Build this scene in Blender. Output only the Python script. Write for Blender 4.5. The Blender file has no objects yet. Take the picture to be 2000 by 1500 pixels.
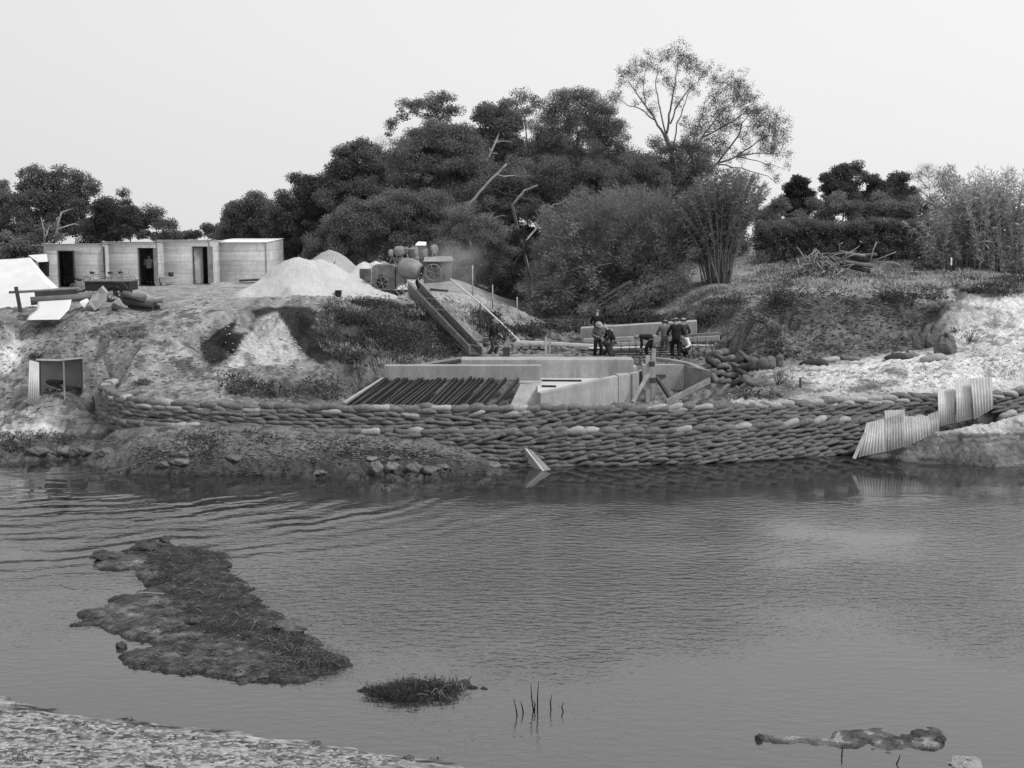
import bpy, math, random
import numpy as np
from mathutils import Vector, Matrix
from mathutils.geometry import delaunay_2d_cdt
from mathutils.bvhtree import BVHTree
R = math.radians
random.seed(7); rng = np.random.default_rng(7)
scene = bpy.context.scene
COL = scene.collection
# ---------------------------------------------------------------- camera
F = 2414.0; CH = 8.3; PITCH = math.atan(320 / F)
cd = bpy.data.cameras.new('camera'); cam = bpy.data.objects.new('camera', cd); COL.objects.link(cam)
cd.sensor_width = 36; cd.lens = 36 * F / 2000; cd.clip_end = 6000
cam.location = (0, 0, CH); cam.rotation_euler = (R(90) - PITCH, 0, 0); scene.camera = cam
CP, SP = math.cos(PITCH), math.sin(PITCH)
def ray(px, py):
    u = (px - 1000) / F; v = (750 - py) / F
    return Vector((u, CP + v * SP, -SP + v * CP))
def P(px, py, Y):
    d = ray(px, py); return Vector((0, 0, CH)) + d * (Y / d.y)
def GZ(px, py, z):
    d = ray(px, py); return Vector((0, 0, CH)) + d * ((z - CH) / d.z)
def proj(x, y, z):
    dep = y * CP - (z - CH) * SP; up = y * SP + (z - CH) * CP
    return 1000 + F * x / dep, 750 - F * up / dep
# ---------------------------------------------------------------- noise
_T = rng.random((512, 512))
def vnoise(x, y, seed=0):
    x = np.asarray(x, float) + seed * 17.31; y = np.asarray(y, float) + seed * 9.77
    xi = np.floor(x).astype(int); yi = np.floor(y).astype(int); fx = x - xi; fy = y - yi
    fx = fx * fx * (3 - 2 * fx); fy = fy * fy * (3 - 2 * fy)
    a = _T[xi & 511, yi & 511]; b = _T[(xi + 1) & 511, yi & 511]; c = _T[xi & 511, (yi + 1) & 511]; d = _T[(xi + 1) & 511, (yi + 1) & 511]
    return (a + (b - a) * fx) * (1 - fy) + (c + (d - c) * fx) * fy - 0.5
def fbm(x, y, oct=4, seed=0, gain=0.5):
    s = 0; a = 1; f = 1
    for i in range(oct):
        s = s + a * vnoise(np.asarray(x) * f, np.asarray(y) * f, seed + i * 3.1); a *= gain; f *= 2.03
    return s
# ---------------------------------------------------------------- materials
M = {}
def mat(name, tone, rough=0.85, var=0.25, scale=3.0, bump=0.3, bscale=None, metal=0.0, attr=None, stretch=None, spec=0.25, tone2=None, bdist=0.03, fine=0.0, fscale=40.0, brick=None):
    m = bpy.data.materials.new(name); m.use_nodes = True; nt = m.node_tree; N = nt.nodes; L = nt.links
    b = N['Principled BSDF']; b.inputs['Roughness'].default_value = rough; b.inputs['Metallic'].default_value = metal
    b.inputs['Specular IOR Level'].default_value = spec
    tc = N.new('ShaderNodeTexCoord'); mp = N.new('ShaderNodeMapping'); L.new(tc.outputs['Object'], mp.inputs[0])
    if stretch: mp.inputs['Scale'].default_value = stretch
    nz = N.new('ShaderNodeTexNoise'); nz.inputs['Scale'].default_value = scale; nz.inputs['Detail'].default_value = 8; nz.inputs['Roughness'].default_value = 0.62
    L.new(mp.outputs[0], nz.inputs['Vector'])
    mr = N.new('ShaderNodeMapRange'); L.new(nz.outputs['Fac'], mr.inputs[0]); mr.inputs[1].default_value = 0.3; mr.inputs[2].default_value = 0.7
    if tone2 is None: mr.inputs[3].default_value = max(0, 1 - var); mr.inputs[4].default_value = 1 + var
    else: mr.inputs[3].default_value = 1; mr.inputs[4].default_value = tone2 / tone
    cur = mr.outputs[0]
    if fine:
        n2 = N.new('ShaderNodeTexNoise'); n2.inputs['Scale'].default_value = fscale; n2.inputs['Detail'].default_value = 4; L.new(mp.outputs[0], n2.inputs['Vector'])
        m2 = N.new('ShaderNodeMapRange'); L.new(n2.outputs['Fac'], m2.inputs[0]); m2.inputs[1].default_value = 0.3; m2.inputs[2].default_value = 0.7
        m2.inputs[3].default_value = 1 - fine; m2.inputs[4].default_value = 1 + fine
        mm = N.new('ShaderNodeMath'); mm.operation = 'MULTIPLY'; L.new(cur, mm.inputs[0]); L.new(m2.outputs[0], mm.inputs[1]); cur = mm.outputs[0]
    if brick:   # sheets or formwork boards: each a slightly different tone, with a dark lap line
        sx = N.new('ShaderNodeSeparateXYZ'); L.new(tc.outputs['Object'], sx.inputs[0]); ad = N.new('ShaderNodeMath'); L.new(sx.outputs['X'], ad.inputs[0]); L.new(sx.outputs['Y'], ad.inputs[1])
        cb = N.new('ShaderNodeCombineXYZ'); L.new(ad.outputs[0], cb.inputs['X']); L.new(sx.outputs['Z'], cb.inputs['Y'])
        bk_ = N.new('ShaderNodeTexBrick'); L.new(cb.outputs[0], bk_.inputs['Vector']); bk_.inputs['Scale'].default_value = 1; bk_.inputs['Brick Width'].default_value = brick[0]; bk_.inputs['Row Height'].default_value = brick[1]; bk_.inputs['Mortar Size'].default_value = brick[3]; bk_.inputs['Mortar Smooth'].default_value = .6
        bk_.inputs['Color1'].default_value = (1 - brick[2],) * 3 + (1,); bk_.inputs['Color2'].default_value = (1 + brick[2] * .5,) * 3 + (1,); bk_.inputs['Mortar'].default_value = (brick[4],) * 3 + (1,)
        mk = N.new('ShaderNodeMath'); mk.operation = 'MULTIPLY'; L.new(cur, mk.inputs[0]); L.new(bk_.outputs['Color'], mk.inputs[1]); cur = mk.outputs[0]
    mu = N.new('ShaderNodeMath'); mu.operation = 'MULTIPLY'; L.new(cur, mu.inputs[0]); mu.inputs[1].default_value = tone
    cur = mu.outputs[0]
    if attr:
        at = N.new('ShaderNodeAttribute'); at.attribute_name = attr
        m3 = N.new('ShaderNodeMath'); m3.operation = 'MULTIPLY'; L.new(cur, m3.inputs[0]); L.new(at.outputs['Fac'], m3.inputs[1]); cur = m3.outputs[0]
    oi = N.new('ShaderNodeObjectInfo'); mo = N.new('ShaderNodeMapRange'); L.new(oi.outputs['Random'], mo.inputs[0]); mo.inputs[3].default_value = 0.9; mo.inputs[4].default_value = 1.1
    m4 = N.new('ShaderNodeMath'); m4.operation = 'MULTIPLY'; m4.use_clamp = True; L.new(cur, m4.inputs[0]); L.new(mo.outputs[0], m4.inputs[1])
    L.new(m4.outputs[0], b.inputs['Base Color'])
    if bump:
        nb = N.new('ShaderNodeTexNoise'); nb.inputs['Scale'].default_value = bscale or scale * 4; nb.inputs['Detail'].default_value = 6; nb.inputs['Roughness'].default_value = 0.65
        L.new(mp.outputs[0], nb.inputs['Vector'])
        bp = N.new('ShaderNodeBump'); bp.inputs['Strength'].default_value = bump; bp.inputs['Distance'].default_value = bdist
        L.new(nb.outputs['Fac'], bp.inputs['Height']); L.new(bp.outputs[0], b.inputs['Normal'])
    if attr == 'tone' and bump and stretch is None and 'leaf' not in name:   # crumbly clods
        vo_ = N.new('ShaderNodeTexVoronoi'); vo_.inputs['Scale'].default_value = bscale * .9; vo_.inputs['Randomness'].default_value = 1
        wn = N.new('ShaderNodeTexNoise'); wn.inputs['Scale'].default_value = 3; wn.inputs['Detail'].default_value = 4; L.new(mp.outputs[0], wn.inputs['Vector'])
        wa = N.new('ShaderNodeMix'); wa.data_type = 'VECTOR'; wa.inputs[0].default_value = .25; L.new(mp.outputs[0], wa.inputs[4]); L.new(wn.outputs['Color'], wa.inputs[5]); L.new(wa.outputs[1], vo_.inputs['Vector'])
        b2 = N.new('ShaderNodeBump'); b2.inputs['Strength'].default_value = .85; b2.inputs['Distance'].default_value = bdist * .7; b2.invert = True
        L.new(vo_.outputs['Distance'], b2.inputs['Height']); L.new(bp.outputs[0], b2.inputs['Normal']); L.new(b2.outputs[0], b.inputs['Normal'])
    M[name] = m
    return m
mat('ground_mat', 1.0, 0.95, 0.2, 1.2, 1.0, 6.0, attr='tone', bdist=0.085, fine=0.22, fscale=7.0, spec=0.1)
mat('mud_mat', 1.0, 0.6, 0.35, 2.5, 0.9, 14.0, attr='tone', bdist=0.05, fine=0.35, fscale=16.0, spec=0.3)
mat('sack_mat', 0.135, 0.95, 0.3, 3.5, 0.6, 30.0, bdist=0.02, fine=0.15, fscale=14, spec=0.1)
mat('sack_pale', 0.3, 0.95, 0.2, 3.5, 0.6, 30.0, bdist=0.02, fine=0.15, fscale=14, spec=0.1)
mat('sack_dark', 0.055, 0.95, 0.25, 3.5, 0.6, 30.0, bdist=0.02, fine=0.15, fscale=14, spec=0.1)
mat('concrete', 0.32, 0.9, 0.24, 1.1, 0.35, 22.0, stretch=(1.6, 1.6, 0.35), fine=0.12, fscale=14, spec=0.15, bdist=0.015, brick=(3.7, .3, .06, .008, .86))
mat('concrete_pale', 0.5, 0.8, 0.1, 1.5, 0.2, 22.0, spec=0.15, bdist=0.01)
mat('iron_sheet', 0.5, 0.6, 0.2, 1.6, 0.0, metal=0.0, spec=0.3, fine=0.1, fscale=9, brick=(2.6, .62, .12, .02, .6))
mat('iron_weathered', 0.45, 0.6, 0.28, 1.8, 0.0, spec=0.3, fine=0.14, fscale=12, brick=(2.4, .6, .16, .02, .6))
mat('sheet_iron', 0.42, 0.6, 0.22, 2.5, 0.0, spec=0.3, fine=0.12, fscale=9, stretch=(1, 1, .5)); mat('sheet_weathered', 0.33, 0.6, 0.3, 2.5, 0.0, spec=0.3, fine=0.16, fscale=12, stretch=(1, 1, .5)); mat('chute_timber', 0.15, 0.85, 0.3, 3.0, 0.3, 12.0, spec=0.15, bdist=0.01, fine=0.2, fscale=25)
mat('iron_pale', 0.5, 0.55, 0.12, 1.6, 0.0, spec=0.3, fine=0.08, fscale=9)
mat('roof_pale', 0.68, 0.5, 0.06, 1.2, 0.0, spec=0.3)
mat('canvas', 0.66, 0.9, 0.07, 1.4, 0.3, 6.0, spec=0.1, bdist=0.02)
mat('canvas_grey', 0.3, 0.9, 0.15, 2.5, 0.3, 8.0, spec=0.1)
mat('timber_pale', 0.36, 0.85, 0.25, 3.0, 0.3, 12.0, stretch=(1, 1, 1), spec=0.15, bdist=0.01, fine=0.15, fscale=25)
mat('timber', 0.2, 0.85, 0.3, 3.0, 0.3, 12.0, spec=0.15, bdist=0.01, fine=0.2, fscale=25)
mat('timber_dark', 0.06, 0.85, 0.3, 3.0, 0.3, 12.0, spec=0.15, bdist=0.01)
mat('timber_white', 0.6, 0.8, 0.12, 3.0, 0.3, 12.0, spec=0.2, bdist=0.01)
mat('steel_dark', 0.028, 0.55, 0.3, 4.0, 0.2, 30.0, metal=0.2, spec=0.4, bdist=0.005)
mat('steel_grey', 0.13, 0.6, 0.35, 3.0, 0.2, 20.0, spec=0.35, bdist=0.01, fine=0.2, fscale=12)
mat('machine_paint', 0.13, 0.6, 0.45, 1.8, 0.2, 20.0, spec=0.35, bdist=0.01, fine=0.2, fscale=9)
mat('drum_paint', 0.22, 0.6, 0.35, 2.2, 0.2, 20.0, spec=0.3, bdist=0.01)
mat('gravel_white', 0.6, 0.95, 0.1, 1.2, 1.0, 14.0, spec=0.1, bdist=0.1, fine=0.22, fscale=22)
mat('gravel_grey', 0.34, 0.95, 0.14, 1.2, 1.0, 16.0, spec=0.1, bdist=0.06, fine=0.22, fscale=20)
mat('bark', 0.14, 0.9, 0.3, 2.0, 0.5, 10.0, spec=0.1)
mat('bark_pale', 0.27, 0.9, 0.3, 2.0, 0.4, 10.0, spec=0.1)
mat('bark_white', 0.25, 0.9, 0.25, 2.0, 0.4, 10.0, spec=0.1)
def leafmat(name, tone, var=0.35):
    m = mat(name, tone, 0.75, 0.2, 0.35, 0.0, attr='tone', spec=0.2)
    nt = m.node_tree; b = nt.nodes['Principled BSDF']; out = nt.nodes['Material Output']
    tr = nt.nodes.new('ShaderNodeBsdfTranslucent'); src = b.inputs['Base Color'].links[0].from_socket
    nt.links.new(src, tr.inputs['Color']); mx = nt.nodes.new('ShaderNodeMixShader'); mx.inputs[0].default_value = 0.38
    nt.links.new(b.outputs[0], mx.inputs[1]); nt.links.new(tr.outputs[0], mx.inputs[2]); nt.links.new(mx.outputs[0], out.inputs['Surface'])
leafmat('leaf', 0.17); leafmat('leaf_dark', 0.11); leafmat('leaf_mid', 0.205); leafmat('leaf_pale', 0.3); leafmat('leaf_dry', 0.42); leafmat('leaf_black', 0.06); leafmat('weed', 0.12); leafmat('weed_dark', 0.07)
mat('cloth_black', 0.022, 0.9, 0.2, 8, 0.3, spec=0.1); mat('cloth_dark', 0.05, 0.9, 0.2, 8, 0.3, spec=0.1); mat('cloth_grey', 0.13, 0.9, 0.2, 8, 0.3, spec=0.1)
mat('cloth_pale', 0.3, 0.9, 0.2, 8, 0.3, spec=0.1); mat('cloth_white', 0.7, 0.9, 0.05, 8, 0.3, spec=0.1); mat('skin', 0.3, 0.6, 0.1, 8, 0.0); mat('felt', 0.2, 0.9, 0.1, 8, 0.2, spec=0.1)
mat('rubber', 0.02, 0.7, 0.2, 8, 0.0)
mat('rock', 0.12, 0.9, 0.3, 3, 0.5, 14.0, spec=0.15)
# ---------------------------------------------------------------- tagging and mesh helpers
def tag(o, label=None, cat=None, group=None, kind=None):
    if label: o['label'] = label
    if cat: o['category'] = cat
    if group: o['group'] = group
    if kind: o['kind'] = kind
    return o
def empty(name, loc, label, cat, group=None, rz=0.0):
    o = bpy.data.objects.new(name, None); COL.objects.link(o); o.location = loc; o.rotation_euler = (0, 0, rz)
    o.empty_display_size = 0.2
    return tag(o, label, cat, group)
def link(name, me, parent=None, loc=(0, 0, 0), rot=(0, 0, 0)):
    o = bpy.data.objects.new(name, me); COL.objects.link(o); o.location = loc; o.rotation_euler = rot
    if parent is not None: o.parent = parent
    return o
def quads_mesh(name, V, Q, m, tone=None, smooth=False):
    V = np.asarray(V, np.float32); Q = np.asarray(Q, np.int32); k = Q.shape[1]
    me = bpy.data.meshes.new(name); me.vertices.add(len(V)); me.vertices.foreach_set('co', V.ravel())
    me.loops.add(Q.size); me.loops.foreach_set('vertex_index', Q.ravel()); me.polygons.add(len(Q))
    me.polygons.foreach_set('loop_start', np.arange(0, Q.size, k, dtype=np.int32))
    if smooth: me.polygons.foreach_set('use_smooth', np.ones(len(Q), bool))
    if tone is not None:
        a = me.attributes.new('tone', 'FLOAT', 'POINT'); a.data.foreach_set('value', np.asarray(tone, np.float32))
    me.materials.append(M[m] if isinstance(m, str) else m); me.update(calc_edges=True); me.validate(); return me
class MB:
    def __init__(s): s.v = []; s.f = []; s.sm = []
    def add(s, V, Fc, smooth=False):
        n = len(s.v); s.v += [tuple(p) for p in V]; s.f += [tuple(i + n for i in f) for f in Fc]; s.sm += [smooth] * len(Fc); return s
    def hexa(s, c):   # 8 corners: bottom 4 (ccw), top 4
        return s.add(c, [(3, 2, 1, 0), (4, 5, 6, 7), (0, 1, 5, 4), (1, 2, 6, 5), (2, 3, 7, 6), (3, 0, 4, 7)])
    def box(s, c, d, rot=None):
        x, y, z = d[0] / 2, d[1] / 2, d[2] / 2
        C = [(-x, -y, -z), (x, -y, -z), (x, y, -z), (-x, y, -z), (-x, -y, z), (x, -y, z), (x, y, z), (-x, y, z)]
        if rot is not None: C = [rot @ Vector(p) for p in C]
        return s.hexa([(p[0] + c[0], p[1] + c[1], p[2] + c[2]) for p in C])
    def beam(s, a, b, w, h, up=(0, 0, 1)):
        a = Vector(a); b = Vector(b); t = (b - a).normalized(); up = Vector(up)
        if abs(t.dot(up)) > 0.98: up = Vector((0, 1, 0))
        r = t.cross(up).normalized(); u = r.cross(t)
        C = []
        for q in (-1, 1):
            for e in ((a, -1), (b, -1), (b, 1), (a, 1)): C.append(e[0] + r * (w / 2 * e[1]) + u * (h / 2 * q))
        return s.hexa(C)
    def tube(s, pts, rad, n=7, caps=True, smooth=True):
        pts = [Vector(p) for p in pts]; k = len(pts)
        if not hasattr(rad, '__len__'): rad = [rad] * k
        V = []; pr = None
        for i, p in enumerate(pts):
            t = (pts[min(i + 1, k - 1)] - pts[max(i - 1, 0)]).normalized()
            if pr is None: pr = t.orthogonal().normalized()
            else:
                pr = pr - t * pr.dot(t)
                pr = pr.normalized() if pr.length > 1e-6 else t.orthogonal().normalized()
            bi = t.cross(pr)
            for j in range(n):
                a = 2 * math.pi * j / n; V.append(p + (pr * math.cos(a) + bi * math.sin(a)) * rad[i])
        Fc = [(i * n + j, i * n + (j + 1) % n, (i + 1) * n + (j + 1) % n, (i + 1) * n + j) for i in range(k - 1) for j in range(n)]
        s.add(V, Fc, smooth)
        if caps: s.f.append(tuple(len(s.v) - n + j for j in range(n))); s.sm.append(False); s.f.append(tuple(len(s.v) - n * k + j for j in reversed(range(n)))); s.sm.append(False)
        return s
    def lathe(s, prof, n=20, mtx=None, smooth=True):  # prof: (r,z)
        V = [Vector((r * math.cos(2 * math.pi * j / n), r * math.sin(2 * math.pi * j / n), z)) for r, z in prof for j in range(n)]
        if mtx is not None: V = [mtx @ p for p in V]
        Fc = [(i * n + j, i * n + (j + 1) % n, (i + 1) * n + (j + 1) % n, (i + 1) * n + j) for i in range(len(prof) - 1) for j in range(n)]
        return s.add(V, Fc, smooth)
    def prism(s, poly, b):    # poly list of 3D front pts, extruded by vector
        n = len(poly); V = [Vector(p) for p in poly] + [Vector(p) + Vector(b) for p in poly]
        return s.add(V, [tuple(range(n)), tuple(reversed(range(n, 2 * n)))] + [(j, j + n, (j + 1) % n + n, (j + 1) % n) for j in range(n)])
    def mesh(s, name, m, bevel=0):
        me = bpy.data.meshes.new(name); me.from_pydata(s.v, [], s.f)
        me.polygons.foreach_set('use_smooth', s.sm); me.materials.append(M[m]); me.update(); return me
    def build(s, name, m, parent=None, bevel=0.0, loc=(0, 0, 0), rot=(0, 0, 0)):
        o = link(name, s.mesh(name, m), parent, loc, rot)
        if bevel:
            md = o.modifiers.new('bevel', 'BEVEL'); md.width = bevel; md.segments = 2; md.limit_method = 'ANGLE'
        return o
def copy_tree(o, parent=None):
    c = o.copy(); COL.objects.link(c); c.parent = parent
    for ch in list(o.children): copy_tree(ch, c)
    return c
def inpoly(x, y, poly):
    x = np.asarray(x); y = np.asarray(y); c = np.zeros(x.shape, bool); n = len(poly)
    for i in range(n):
        x1, y1 = poly[i]; x2, y2 = poly[(i + 1) % n]
        if y1 == y2: continue
        k = ((y1 > y) != (y2 > y)) & (x < (x2 - x1) * (y - y1) / (y2 - y1) + x1); c ^= k
    return c
def polydist(x, y, poly):
    d = np.full(np.shape(x), 1e9); n = len(poly)
    for i in range(n):
        x1, y1 = poly[i]; x2, y2 = poly[(i + 1) % n]; dx, dy = x2 - x1, y2 - y1
        t = np.clip(((x - x1) * dx + (y - y1) * dy) / (dx * dx + dy * dy + 1e-12), 0, 1)
        d = np.minimum(d, np.hypot(x - x1 - t * dx, y - y1 - t * dy))
    return np.where(inpoly(x, y, poly), d, -d)
# ---------------------------------------------------------------- light
SUN_EL, SUN_AZ = R(48), math.atan2(0.85, -0.45)
w = bpy.data.worlds.new('World'); scene.world = w; w.use_nodes = True; nt = w.node_tree
bg = nt.nodes['Background']; sky = nt.nodes.new('ShaderNodeTexSky'); sky.sky_type = 'NISHITA'; sky.sun_disc = False
sky.sun_elevation = SUN_EL; sky.sun_rotation = SUN_AZ; sky.dust_density = 6.0; sky.air_density = 1.6; sky.ozone_density = 1.0
bw = nt.nodes.new('ShaderNodeRGBToBW'); nt.links.new(sky.outputs[0], bw.inputs[0])
# thin overcast: evens out the sky's brightness
tcw = nt.nodes.new('ShaderNodeTexCoord'); mpw = nt.nodes.new('ShaderNodeMapping'); mpw.inputs['Scale'].default_value = (1, 1, 4)
nzw = nt.nodes.new('ShaderNodeTexNoise'); nzw.inputs['Scale'].default_value = 1.6; nzw.inputs['Detail'].default_value = 4
nt.links.new(tcw.outputs['Generated'], mpw.inputs[0]); nt.links.new(mpw.outputs[0], nzw.inputs['Vector'])
mrw = nt.nodes.new('ShaderNodeMapRange'); mrw.inputs[3].default_value = 9.5; mrw.inputs[4].default_value = 10.2; nt.links.new(nzw.outputs['Fac'], mrw.inputs[0])
mxw = nt.nodes.new('ShaderNodeMix'); mxw.data_type = 'FLOAT'; mxw.inputs[0].default_value = 0.8
nt.links.new(bw.outputs[0], mxw.inputs[2]); nt.links.new(mrw.outputs[0], mxw.inputs[3])
sep = nt.nodes.new('ShaderNodeVectorMath'); sep.operation = 'DOT_PRODUCT'; nt.links.new(tcw.outputs['Generated'], sep.inputs[0]); sep.inputs[1].default_value = (.82, .42, .15)
gl = nt.nodes.new('ShaderNodeMapRange'); nt.links.new(sep.outputs['Value'], gl.inputs[0]); gl.inputs[1].default_value = -.1; gl.inputs[2].default_value = .8; gl.inputs[3].default_value = .9; gl.inputs[4].default_value = 1.1
mg = nt.nodes.new('ShaderNodeMath'); mg.operation = 'MULTIPLY'; nt.links.new(mxw.outputs[0], mg.inputs[0]); nt.links.new(gl.outputs[0], mg.inputs[1]); nt.links.new(mg.outputs[0], bg.inputs['Color']); bg.inputs['Strength'].default_value = 0.10
sl = bpy.data.lights.new('sun', 'SUN'); sl.energy = 2.4; sl.angle = R(12); sl.color = (1, 1, 1)
so = bpy.data.objects.new('sun', sl); COL.objects.link(so)
sd = Vector((math.sin(SUN_AZ) * math.cos(SUN_EL), math.cos(SUN_AZ) * math.cos(SUN_EL), math.sin(SUN_EL)))
so.rotation_euler = sd.to_track_quat('Z', 'Y').to_euler(); so.location = sd * 100
scene.view_settings.view_transform = 'Standard'; scene.view_settings.look = 'None'; scene.view_settings.exposure = 0; scene.view_settings.gamma = 1
scene.render.engine = 'CYCLES'; scene.cycles.max_bounces = 6; scene.cycles.diffuse_bounces = 3; scene.cycles.glossy_bounces = 3
scene.cycles.transmission_bounces = 3; scene.cycles.use_denoising = True

mat('wet_stone', 0.15, 0.8, 0.35, 4, 0.5, 14.0, spec=0.2); mat('ground_clod', 0.16, 0.9, 0.4, 4, 0.5, 14.0, spec=0.1); mat('sand_clod', 0.42, 0.9, 0.2, 4, 0.5, 14.0, spec=0.1); mat('mud_clod', 0.085, 0.8, 0.4, 4, 0.5, 14.0, spec=0.2)
# ---------------------------------------------------------------- terrain
WALL_TOP = 2.0
wall_px = [(236, 737), (212, 748), (222, 764), (262, 777), (340, 782), (460, 786), (700, 790), (1000, 792), (1200, 791), (1380, 788), (1500, 783), (1600, 777), (1720, 771), (1830, 767), (1930, 763), (2040, 759), (2200, 752)]
wall_xy = [GZ(a, b, WALL_TOP) for a, b in wall_px]
def resample(pts, step):
    out = [Vector((pts[0].x, pts[0].y, 0))]; acc = 0
    for a, b in zip(pts[:-1], pts[1:]):
        a = Vector((a.x, a.y, 0)); b = Vector((b.x, b.y, 0)); L_ = (b - a).length; t = step - acc
        while t <= L_: out.append(a.lerp(b, t / L_)); t += step
        acc = (acc + L_) % step if L_ + acc >= step else acc + L_
    return out
wp = resample(wall_xy, 0.1)
for _ in range(12): wp = [wp[0]] + [(wp[i - 1] + wp[i] * 2 + wp[i + 1]) / 4 for i in range(1, len(wp) - 1)] + [wp[-1]]
def wall_at(s):
    i = max(1, min(len(wp) - 2, int(s / 0.1))); p = wp[i].lerp(wp[i + 1], s / 0.1 - i) if i < len(wp) - 2 else wp[i]
    t = (wp[min(i + 2, len(wp) - 1)] - wp[max(i - 2, 0)]).normalized(); return p, t, Vector((t.y, -t.x, 0))
WL = (len(wp) - 1) * 0.1
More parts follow.
